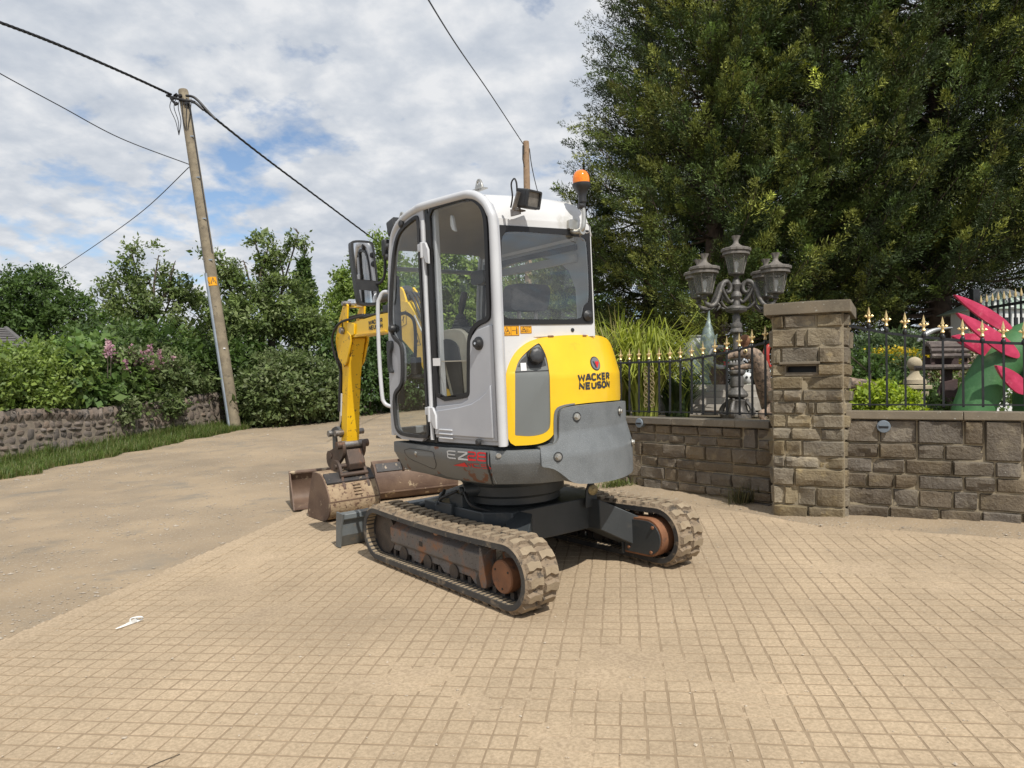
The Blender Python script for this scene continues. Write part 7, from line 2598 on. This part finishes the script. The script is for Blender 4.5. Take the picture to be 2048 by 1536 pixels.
def arch_blades(c, n, h, spread, w, pal, rng, seg=5, droop=1.0, z0=1.12):
    """long arching leaves from one clump"""
    a = rng.uniform(0, 6.283, n)
    out = np.stack([np.cos(a), np.sin(a)], 1)
    r0 = rng.random(n) ** .5 * .16
    H = h * rng.uniform(.55, 1.05, n)
    Sp = spread * rng.uniform(.25, 1.1, n)
    Vs, Fs = [], []
    side = np.stack([-np.sin(a), np.cos(a)], 1)
    for i in range(seg + 1):
        t = i / seg
        x = c[0] + out[:, 0] * (r0 + Sp * t ** 1.8)
        y = c[1] + out[:, 1] * (r0 + Sp * t ** 1.8)
        z = z0 + H * (1.9 * t - .9 * t * t * droop * rng.uniform(.85, 1.15, n))
        ww = w * (1 - t ** 2) * .5 + .0015
        Vs.append(np.stack([x - side[:, 0] * ww, y - side[:, 1] * ww, z], 1))
        Vs.append(np.stack([x + side[:, 0] * ww, y + side[:, 1] * ww, z], 1))
    k = 2 * (seg + 1)
    V = np.stack(Vs, 1)
    base = (np.arange(n) * k)[:, None]
    for i in range(seg):
        Fs.append(np.concatenate([base + 2 * i, base + 2 * i + 1, base + 2 * i + 3, base + 2 * i + 2], 1))
    C = np.repeat(np.array(pal)[rng.choice(len(pal), n)] * np.exp(rng.normal(0, .15, n))[:, None], k, axis=0)
    return V.reshape(-1, 3), np.concatenate(Fs), C


def clump(name, label, px, py, Y, n, h, spread, w, pal, cat, group=None, droop=1.0):
    p = at(px, py, Y)
    t = empty(name, (p.x, p.y, 1.12))
    tag(t, label, cat, group)
    put_leaves('blades', [arch_blades((p.x, p.y), n, h, spread, w, pal, rngq, droop=droop)], M['blade_leaf'], t)
    return t


clump('ornamental_grass', 'tall arching yellow-green ornamental grass clump behind the railing', 1290, 760, 9.3, 620, 1.62, .95, .030, [(.28, .32, .06), (.35, .38, .09), (.21, .25, .05)], 'ornamental grass', droop=1.45)
clump('ornamental_grass', 'shorter arching grass clump right beside the tail of the excavator', 1235, 780, 9.6, 300, 1.35, .8, .026, [(.28, .32, .06), (.21, .25, .05), (.36, .32, .15)], 'ornamental grass')
clump('spiky_plant', 'dark strappy-leaved spiky plant right of the ornamental grass', 1355, 770, 10.0, 240, .78, .55, .032, [(.055, .085, .030), (.12, .16, .035), (.04, .065, .025)], 'plant', droop=1.15)

# weathered timber decking steps
dk = empty('timber_steps', (at(1400, 820, 10.6).x, 10.6, 1.12))
tag(dk, 'weathered grey timber steps behind the lamp post', 'timber steps')
for i, (py, Y, h) in enumerate(((828, 10.2, .05), (815, 10.35, .10), (802, 10.5, .11), (789, 10.65, .10), (776, 10.8, .11))):
    a, b_ = at(1250, py, Y), at(1548, py, Y)
    for k in range(3):
        t0, t1 = k / 3, (k + 1) / 3
        pa, pb = a.lerp(b_, t0), a.lerp(b_, t1)
        o = MB().box(((pa.x + pb.x) / 2, Y, pa.z), (pb.x - pa.x - .012, .17, h - .012)).build('plank', M['deck_wood'], dk, bevel=.006)
        o.matrix_parent_inverse = Matrix.Translation(-dk.location)

# upright fish statue, silver churn, horned head planter, creature statue
f0 = at(1413, 770, 10.9)
fs = empty('fish_statue', (f0.x, f0.y, f0.z))
tag(fs, 'verdigris bronze leaping fish statue standing nose up behind the railing', 'statue')
k_ = 10.9 / 1440
pr = [(0, -.30), (.10, -.22), (.05, -.12), (.075, .0), (.12, .18), (.135, .32), (.12, .48), (.085, .60), (.045, .68), (.022, .78), (.012, .90), (.002, 1.0)]
MB().lathe([(max(.002, r), z) for r, z in pr], 16, (0, 0, .25), (.05, 0, 1), lobes=lambda i, a: .75 + .3 * abs(math.cos(a))).build('fish_body', M['verdigris'], fs, smooth=60)
MB().prism([(-.06, .32), (-.20, .42), (-.30, .36), (-.22, .30), (-.30, .18), (-.10, .2)], lambda a, b, d: Vector((a, d, b - .02)), -.015, .015).build('fin', M['verdigris'], fs, bevel=.006)
MB().prism([(.10, .72), (.17, .78), (.14, .55)], lambda a, b, d: Vector((a, d, b)), -.012, .012).build('fin', M['verdigris'], fs, bevel=.005)
MB().prism(chaikin([(-.28, .10), (-.05, .05), (.14, -.10), (.10, -.16), (-.02, -.12), (-.2, .02)], 1), lambda a, b, d: Vector((a, d, b)), -.03, .03).build('tail_fin', M['verdigris'], fs, bevel=.01)
mb = MB()
for i in range(7):
    a = i * .9
    mb.tube(catmull([Vector((0, 0, .06)), Vector((.10 * math.cos(a), .10 * math.sin(a), -.04)), Vector((.17 * math.cos(a), .17 * math.sin(a), -.10)), Vector((.13 * math.cos(a + .4), .13 * math.sin(a + .4), -.15))], 4), .028, 7)
mb.build('wave_base', M['verdigris'], fs, smooth=60)
c0_ = at(1393, 730, 11.3)
ch = empty('silver_churn', (c0_.x, c0_.y, at(1393, 745, 11.3).z))
tag(ch, 'silver metal churn standing behind the fish statue', 'churn')
MB().lathe([(.17, 0), (.18, .02), (.18, .40), (.16, .46), (.11, .50), (.10, .54), (.12, .56), (.12, .58), (.02, .585)], 24).build('churn_body', M['silver_grey'], ch)
MB().tube(catmull([Vector((-.17, -.05, .40)), Vector((-.22, -.06, .34)), Vector((-.19, -.06, .27))], 5), .012, 8).build('handle', M['silver_grey'], ch)

# hoop wreath with red flowers
w0 = at(1443, 714, 10.6)
wr_ = empty('wreath', w0)
tag(wr_, 'grey hoop wreath with two red flowers left of the lamp column', 'wreath')
MB().tube([Vector((-.02 + .15 * math.cos(i * .42), .02 * math.sin(i), .15 * math.sin(i * .42))) for i in range(15)], .032, 8, closed=True).build('hoop', M['silver_grey'], wr_, smooth=60)
for q in (Vector((.06, -.04, .10)), Vector((.055, -.04, -.10))):
    mb = MB()
    for i in range(6):
        a = i * 1.047
        mb.add([q, q + Vector((.035 * math.cos(a), -.02, .035 * math.sin(a))), q + Vector((.055 * math.cos(a + .4), -.005, .055 * math.sin(a + .4))), q + Vector((.035 * math.cos(a + .8), -.02, .035 * math.sin(a + .8)))], [(0, 1, 2, 3)])
    mb.build('red_flower', M['red_gloss'], wr_, smooth=0)
    mb = MB()
    for i in range(5):
        a = i * 1.256 + .5
        mb.add([q + Vector((0, .01, 0)), q + Vector((.05 * math.cos(a), .01, .05 * math.sin(a))), q + Vector((.09 * math.cos(a + .25), .0, .09 * math.sin(a + .25))), q + Vector((.05 * math.cos(a + .5), .012, .05 * math.sin(a + .5)))], [(0, 1, 2, 3)])
    mb.build('leaf', M['leaf_green_gloss'], wr_, smooth=0)

# dinosaur garden figure: one continuous skin from snout to tail
dn = empty('dinosaur_statue', (at(1560, 800, 8.4).x, 8.4, 1.13))
tag(dn, 'brown dinosaur garden statue with toothy head left of the pillar and tail to its right', 'statue')
dl = dn.location
DP = lambda px, py, Y: at(px, py, Y) - dl
spine = [DP(1452, 716, 8.2), DP(1470, 709, 8.2), DP(1490, 706, 8.2), DP(1508, 712, 8.22), DP(1520, 735, 8.25), DP(1526, 760, 8.3), DP(1538, 790, 8.4), DP(1560, 812, 8.5), DP(1600, 800, 8.5), DP(1640, 780, 8.5), DP(1680, 772, 8.45), DP(1715, 769, 8.3), DP(1750, 773, 8.2), DP(1780, 779, 8.1), DP(1804, 783, 8.05)]
rad = [.02, .045, .06, .092, .10, .095, .125, .20, .24, .19, .12, .07, .052, .036, .012]
S2 = catmull(spine, 5)
rr2 = [np.interp(i / 5, range(len(rad)), rad) for i in range(len(S2))]
body = MB().tube(S2, [float(x) for x in rr2], 16).build('dinosaur_body', M['beast_skin'], dn, smooth=70)
jaw = [DP(1462, 738, 8.2), DP(1480, 734, 8.2), DP(1500, 732, 8.22), DP(1514, 730, 8.25)]
MB().tube(catmull(jaw, 4), [.012, .016, .02, .024, .028, .03, .034, .036, .038, .04, .045, .05, .05], 10).build('lower_jaw', M['beast_skin'], dn, smooth=70)
mb = MB()
for i in range(7):
    q = DP(1462 + i * 6, 722 - i * .6, 8.13 + .006 * i)
    mb.lathe([(.008, 0), (.001, -.028)], 5, q)
mb.build('teeth', M['print_white'], dn)
MB().lathe([(.022, 0), (.022, .008), (.012, .016), (.002, .018)], 14, DP(1491, 702, 8.135), (-.3, -1, .1)).build('eye', M['finial_gold'], dn)
MB().lathe([(.010, .016), (.010, .020), (.002, .021)], 10, DP(1491, 702, 8.135), (-.3, -1, .1)).build('pupil', M['black_seal'], dn)
for px0, px1 in ((1548, 1528), (1590, 1575)):
    mb = MB().tube(catmull([DP(px0, 805, 8.4), DP(px0 - 8, 822, 8.3), DP(px1 - 6, 828, 8.25), DP(px1, 842, 8.25), DP(px1 - 16, 845, 8.2)], 4), [.09, .08, .07, .062, .056, .05, .045, .042, .04, .038, .036, .034, .034, .034, .03, .026, .02], 10)
    mb.build('leg', M['beast_skin'], dn, smooth=70)
# lobster-red ornament and a little white mask-like planter between lamp and pillar
r0_ = at(1541, 712, 9.4)
rf = empty('red_ornament', r0_)
tag(rf, 'glossy red curved claw ornament beside the letterbox pillar', 'ornament')
MB().tube(catmull([Vector((.06, 0, .14)), Vector((-.03, 0, .12)), Vector((-.06, 0, .02)), Vector((-.04, 0, -.10)), Vector((.02, 0, -.16))], 5), [.018, .02, .024, .03, .034, .036, .038, .04, .042, .044, .045, .044, .042, .04, .038, .034, .03, .026, .022, .018, .012], 10).build('claw', M['red_gloss'], rf, smooth=60)
h0_ = at(1490, 690, 10.4)
rf2 = empty('terracotta_bust', (h0_.x, h0_.y, h0_.z - .12))
tag(rf2, 'small terracotta bust behind the lamp column', 'bust')
MB().lathe([(.09, 0), (.085, .05), (.04, .08), (.036, .10), (.06, .13), (.075, .17), (.075, .21), (.055, .25), (.02, .27), (.002, .272)], 18, lobes=lambda i, a: 1 + .06 * math.cos(a)).build('bust_body', M['rust'], rf2, smooth=60)
k0 = at(1494, 757, 10.0)
kp = empty('white_pot', (k0.x, k0.y, k0.z - .07))
tag(kp, 'small white pot with dark openings below the dinosaur head', 'pot')
MB().lathe([(.05, 0), (.075, .03), (.085, .09), (.07, .13), (.04, .15), (.002, .152)], 18).build('pot_body', M['white_paint'], kp)
for s in (-1, 1):
    MB().lathe([(.018, .0), (.018, .006)], 10, (.03 * s, -.078, .085), (.2 * s, -1, .1)).build('opening', M['black_seal'], kp)
# bird box on the trunk behind
bb0 = at(1450, 660, 13.5)
bb = empty('bird_box', bb0)
tag(bb, 'tiny wooden bird box hanging in the trees left of the lamp column', 'bird box')
MB().box((0, 0, 0), (.11, .1, .14)).build('box_body', M['rustic_wood'], bb)
MB().prism([(-.09, .06), (.09, .06), (0, .15)], lambda a, b, d: Vector((a, d, b)), -.07, .07).build('box_roof', M['deck_wood'], bb)

# ---- right-hand side: finial pedestal, bird house, shrubs, green figure
fp0 = at(1830, 815, 8.6)
pd = empty('ball_pedestal', (fp0.x, fp0.y, 1.13))
tag(pd, 'stone pedestal topped with a ball finial behind the right-hand railing', 'pedestal')
zz = lambda py: at(1830, py, 8.6).z - 1.13
z1, z2 = zz(782), zz(771)
for i in range(3):
    h = z1 / 3
    xs2 = [-.115, -.01 + .03 * (i % 2), .115]
    for a, b in zip(xs2, xs2[1:]):
        MB().box(((a + b) / 2, 0, h * (i + .5)), (b - a - .008, .23, h - .008)).build('stone', M['pale_stone'], pd, bevel=.008)
MB().box((0, 0, z1 / 2), (.215, .215, z1)).build('mortar', M['wall_mortar'], pd)
MB().box((0, 0, (z1 + z2) / 2 + .01), (.27, .27, .05)).build('slab', M['pale_stone'], pd, bevel=.008)
zb_ = zz(765)
MB().lathe([(.125, zb_ - .02), (.12, zb_ + .03), (.075, zb_ + .07), (.05, zb_ + .11), (.048, zb_ + .14), (.06, zb_ + .15)], 24).build('pedestal_neck', M['pale_stone'], pd)
MB().lathe([(.082 * math.sin(R(10 + 16 * i)) if i < 11 else .002, zb_ + .225 - .082 * math.cos(R(10 + 16 * i))) for i in range(11)] + [(.002, zb_ + .307)], 24).build('ball', M['pale_stone'], pd, smooth=80)

bh0 = at(1888, 800, 7.9)
bh = empty('bird_house', (bh0.x, bh0.y, 1.13), (0, 0, R(-12)))
tag(bh, 'rustic wooden bird house with a barrel roof on a post behind the railing', 'bird house')
zq = lambda py: at(1888, py, 7.9).z - 1.13
zr0, zr1, zfl = zq(685), zq(714), zq(735)
rx_ = .16
for i in range(8):
    a = R(8 + 20.5 * i)
    x, z = -rx_ * math.cos(a) * .95, zr1 - .02 + .17 * math.sin(a)
    MB().tube([Vector((.0 - .17, x, z)), Vector((.2, x, z))], .028, 7).build('roof_log', M['rustic_wood'], bh)
for x, y in ((-.15, -.12), (-.15, .12), (.17, -.12), (.17, .12)):
    MB().box((x, y, (zfl + zr1) / 2), (.035, .035, zr1 - zfl + .04)).build('corner_post', M['plum_wood'], bh)
MB().box((.0, .10, (zfl + zr1) / 2), (.34, .02, zr1 - zfl)).build('back_board', M['plum_wood'], bh)
MB().tube([Vector((-.25, -.13, zfl)), Vector((.27, -.13, zfl))], .028, 8).tube([Vector((-.25, .13, zfl)), Vector((.27, .13, zfl))], .028, 8).build('floor_log', M['rustic_wood'], bh)
MB().box((0, 0, zfl + .01), (.36, .26, .03)).build('floor_board', M['plum_wood'], bh)
MB().box((.03, 0, zfl / 2), (.09, .09, zfl)).box((.0, .0, zfl * .72), (.05, .07, zfl * .5), Matrix.Rotation(.4, 3, 'Y')).build('post', M['plum_wood'], bh, bevel=.008)
MB().prism([(-.02, zfl * .35), (.11, zfl * .35), (.11, zfl * .8), (-.02, zfl * .75)], lambda a, b, d: Vector((a, -.06 + d, b)), -.02, .02).build('brace', M['plum_wood'], bh, bevel=.005)
MB().box((-.02, 0, .10), (.40, .26, .05)).box((.0, 0, .04), (.3, .2, .08)).build('base', M['plum_wood'], bh, bevel=.01)
MB().tube([Vector((-.25, -.12, .13)), Vector((-.05, -.12, .12))], .03, 8).build('base_log', M['rustic_wood'], bh)

shr = lambda *a, **k: shrub(*a, **k)
shrub('round_bush', 'bright yellow-green rounded bush directly behind the right-hand railing', [bl(1765, 806, 7.2, .26, .18), bl(1730, 812, 7.15, .16, .14), bl(1800, 812, 7.2, .16, .13), bl(1765, 830, 7.2, .34, .12)], 620, 12, .042, .05, [(.22, .28, .03), (.28, .34, .04), (.16, .22, .025)], 401, 'bush', None, 0, .8, .75)
shrub('juniper', 'feathery blue-green juniper shrub behind the pillar', [bl(1790, 695, 11, .45, .22), bl(1750, 700, 11.1, .35, .2), bl(1830, 700, 11, .3, .18), bl(1790, 720, 11, .5, .25)], 900, 16, .075, .07, [(.085, .125, .055), (.11, .15, .065), (.065, .10, .045)], 402, 'shrub', None, 0, .9, .6, .25)
shrub('clipped_shrub', 'clipped dark green rounded shrub in front of the yellow flowers', [bl(1800, 745, 9.8, .28, .24), bl(1770, 760, 9.8, .25, .2), bl(1745, 740, 10, .22, .2)], 620, 12, .036, .04, [(.055, .085, .03), (.075, .11, .04)], 403, 'shrub', None, 0, .5, .8)
shrub('yellow_flowers', 'low mass of yellow flowers beyond the clipped shrub', [bl(1790, 714, 10.4, .42, .07), bl(1830, 718, 10.4, .3, .07), bl(1885, 728, 10.4, .25, .08)], 420, 12, .04, .05, [(.50, .38, .03), (.42, .33, .04), (.12, .17, .03)], 404, 'flowers', None, 0, .6, .6)
shrub('flowering_hedge', 'hedge with small pink and white flowers behind the bird house', [bl(1940, 725, 10.4, .35, .25), bl(1925, 760, 10.4, .35, .2), bl(1960, 700, 10.6, .3, .25), bl(1875, 765, 10.2, .25, .18)], 700, 12, .042, .06, [(.12, .16, .05), (.38, .27, .24), (.10, .135, .04), (.42, .36, .30), (.16, .19, .06)], 405, 'shrub', None, 0, .5, .7)
shrub('low_shrubs', 'dark low planting behind the dinosaur statue', [bl(1745, 770, 9.4, .3, .25), bl(1720, 740, 9.8, .3, .25), bl(1870, 800, 8.8, .5, .12), bl(1820, 815, 8.0, .4, .08), bl(1940, 790, 9.2, .5, .15)], 700, 12, .05, .06, G_DARK, 406, 'shrub', None, 0, .5, .7)
# monkey puzzle: stiff branches ringed with pointed leaves
mp0 = at(1740, 790, 8.9)
mp = empty('monkey_puzzle', (mp0.x, mp0.y, 1.13))
tag(mp, 'young monkey puzzle tree with stiff spiky branches beside the pillar', 'tree')
mlo = mp.location
stem = MB()
parts = []
for (x0, y0, x1, y1) in ((1738, 745, 1785, 715), (1738, 745, 1700, 712), (1738, 745, 1738, 690), (1738, 770, 1700, 755), (1785, 780, 1830, 742), (1738, 790, 1785, 780), (1815, 800, 1826, 782)):
    a, b_ = at(x0, y0, 8.9), at(x1, y1, 8.8)
    stem.tube([a - mlo, b_ - mlo], [.012, .008], 6)
    n = 150
    t = rngq.random(n)
    d = np.array((b_ - a).normalized())
    P = np.array(a)[None] + t[:, None] * np.array(b_ - a)[None]
    lat = rand_unit(rngq, n)
    lat = unit(lat - d * (lat @ d)[:, None])
    D = unit(lat * .9 + d * .6)
    parts.append(leaf_quads(P, D, np.tile(d, (n, 1)), np.full(n, .055), np.full(n, .022), np.array([(.075, .13, .03), (.10, .165, .04)])[rngq.choice(2, n)]))
stem.tube([Vector((0, 0, 0)), Vector((0, 0, at(1740, 690, 8.9).z - 1.13))], .016, 8)
stem.build('trunk', M['bark'], mp)
put_leaves('spiny_leaves', parts, M['leaf'], mp)
# silver arch
a0 = at(1838, 690, 10.6)
mb = MB().tube(catmull([at(1829, 688, 10.6), at(1846, 672, 10.6), at(1870, 660, 10.6), at(1905, 655, 10.6)], 5), [.02, .03, .036, .04, .042, .044, .044, .042, .04, .036, .032, .028, .022, .018, .014, .008], 10)
tag(mb.build('curved_horn', M['silver_grey'], smooth=60), 'pale curved horn-shaped ornament above the juniper', 'ornament')

# green garden figure with rows of pink plates
gm0 = at(2010, 815, 7.3)
gm = empty('garden_monster', (gm0.x, gm0.y, 1.13))
tag(gm, 'big green garden figure with pink plates along its back at the right edge', 'statue')
gl = gm.location
GP = lambda px, py, Y=7.3: at(px, py, Y) - gl
sp_ = [GP(1940, 850), GP(1952, 805), GP(1972, 765), GP(2000, 725), GP(2040, 695), GP(2090, 690), GP(2150, 720)]
S3 = catmull(sp_, 5)
rd = [.20, .19, .19, .20, .22, .26, .30]
MB().tube(S3, [float(np.interp(i / 5, range(7), rd)) for i in range(len(S3))], 22).tube(catmull([GP(2035, 660, 7.5), GP(2075, 720, 7.5), GP(2085, 790, 7.4), GP(2090, 850, 7.4)], 5), [float(np.interp(i / 5, range(4), [.07, .20, .26, .28])) for i in range(16)], 18).build('monster_body', M['monster_green'], gm, smooth=80)
for (tx, ty, bx_, by, w, Yt, Yb) in ((1908, 590, 2024, 664, .12, 7.15, 7.3), (1913, 626, 2036, 714, .14, 7.0, 7.1), (1904, 673, 2010, 706, .19, 7.2, 7.3), (1991, 731, 2052, 786, .14, 6.95, 7.05)):
    a, b_ = GP(tx, ty, Yt), GP(bx_, by, Yb)
    d = (b_ - a)
    L = d.length
    d.normalize()
    up = Vector((0, 0, 1))
    s = d.cross(Vector((0, 1, 0))).normalized()
    thick_ = Vector((.15, 1, .1)).normalized()
    out = []
    prof_ = [(0, .03), (.06, .22), (.2, .55), (.4, .85), (.6, 1.0), (.8, .92), (.93, .6), (1.0, .25)]
    P_u = [(t * L, k * w * .62) for t, k in prof_] + [(t * L, -k * w * .5) for t, k in prof_[::-1]]
    MB().prism(chaikin(P_u, 1), lambda q, r, e: a + d * q + s * r + thick_ * (e * (1 - .5 * abs(r) / w)), -.028, .028).build('back_plate', M['monster_pink'], gm, bevel=.012, segs=2)

# far fence and conservatory at the right edge
fy = 11.0
ff = empty('railing', (at(2000, 680, fy).x, fy, 1.13))
tag(ff, 'distant black railing with pale spear tips at the right edge', 'railing')
fo = ff.location
for i in range(13):
    px = 1962 + i * 11.5
    top = at(px, 606 - i * 2.0, fy - .12 * i) - fo
    bot = at(px, 700, fy - .12 * i) - fo
    b_ = MB().box((top + bot) / 2, (.022, .022, (top - bot).length)).build('rail_bar', M['wrought_iron'], ff)
    MB().lathe([(.012, 0), (.02, .03), (.002, .12)], 6, top).build('finial', M['finial_gold'], b_)
for py0 in (620, 690):
    MB().beam(at(1950, py0, fy + .1) - fo, at(2110, py0 - (26 if py0 == 620 else 0), fy - 1.5) - fo, .03, .04).build('rail', M['wrought_iron'], ff)
MB().box((at(1950, 650, fy + .1) - fo), (.10, .10, 1.1)).build('end_post', M['wrought_iron'], ff)
cy = 12.4
c1_ = at(2010, 690, cy)
cs_ = empty('conservatory', (c1_.x, c1_.y, 1.13))
tag(cs_, 'white framed conservatory with pale green roof behind the far railing', 'conservatory')
co = cs_.location
x0, x1 = at(1965, 640, cy).x - co.x, at(2120, 640, cy).x - co.x
zt_, zb2 = at(2000, 617, cy).z - 1.13, at(2000, 720, cy).z - 1.13
MB().box(((x0 + x1) / 2, .5, zt_ / 2), (x1 - x0, .8, zt_)).build('wall', M['white_paint'], cs_)
for k in range(5):
    w = (x1 - x0) / 5
    xc = x0 + w * (k + .5)
    f = MB().prism(rrect(xc - w * .42, zt_ * .50, xc + w * .42, zt_ * .96, .005, 1), lambda a, b, d: Vector((a, d, b)), .06, .10, [rrect(xc - w * .34, zt_ * .54, xc + w * .34, zt_ * .92, .005, 1)]).build('window', M['white_paint'], cs_)
    MB().prism(rrect(xc - w * .36, zt_ * .53, xc + w * .36, zt_ * .93, .005, 1), lambda a, b, d: Vector((a, d, b)), .075, .085).build('pane', M['dark_pane'], f)
    MB().box((xc, .07, zt_ * .80), (w * .7, .03, .03)).box((xc, .07, zt_ * .73), (.025, .03, zt_ * .38)).build('glazing_bar', M['white_paint'], f)
apx = at(2040, 570, cy).z - 1.13
MB().add([(x0 - .1, .0, zt_), (x1 + .1, .0, zt_), (x1 - .5, .6, apx), (x0 + .65, .6, apx), (x0 - .1, 1.2, zt_), (x1 + .1, 1.2, zt_)], [(0, 1, 2, 3), (5, 4, 3, 2), (4, 0, 3), (1, 5, 2), (0, 4, 5, 1)]).build('roof', M['green_roof'], cs_, smooth=0)
for k in range(6):
    xa = x0 - .1 + (x1 - x0 + .2) * k / 5
    xb = x0 + .65 + (x1 - x0 - 1.15) * k / 5
    MB().beam((xa, -.01, zt_ + .01), (xb, .59, apx + .01), .04, .03).build('roof_bar', M['white_paint'], cs_)

# slate roof at the left edge
ry = 30
ra, rb, rc_, rd_ = at(-190, 742, ry - 3), at(78, 712, ry - 3), at(12, 657, ry + 1), at(-150, 640, ry + 1)
ho = empty('house', (ra.x, ra.y, gz(ra.x, ra.y)))
tag(ho, 'house with a grey slate hipped roof at the left edge beyond the shrubs', 'house')
hl = ho.location
rows_n = 12
for i in range(rows_n):
    t0, t1 = i / rows_n, (i + 1.12) / rows_n
    p = [ra.lerp(rd_, t0), rb.lerp(rc_, t0), rb.lerp(rc_, t1), ra.lerp(rd_, t1)]
    lift = Vector((0, -.02, .04))
    mb = MB().add([p[0] - hl + lift, p[1] - hl + lift, p[2] - hl, p[3] - hl, p[0] - hl - lift * .4, p[1] - hl - lift * .4], [(0, 1, 2, 3), (4, 5, 1, 0)])
    mb.build('slate_course', M['slate'], ho, smooth=0)
e = at(110, 716, ry + 6)
MB().add([rb - hl, e - hl, rc_ - hl], [(0, 1, 2)]).build('hip_slope', M['slate'], ho, smooth=0)
MB().tube([rb - hl, rc_ - hl], .10, 8).build('hip_ridge', M['slate'], ho)
MB().box(((ra + rb) / 2 - hl + Vector((0, 2.6, -1.6)), )[0], ((rb - ra).length * .94, 4.6, 3.0)).build('house_wall', M['house_brick'], ho)
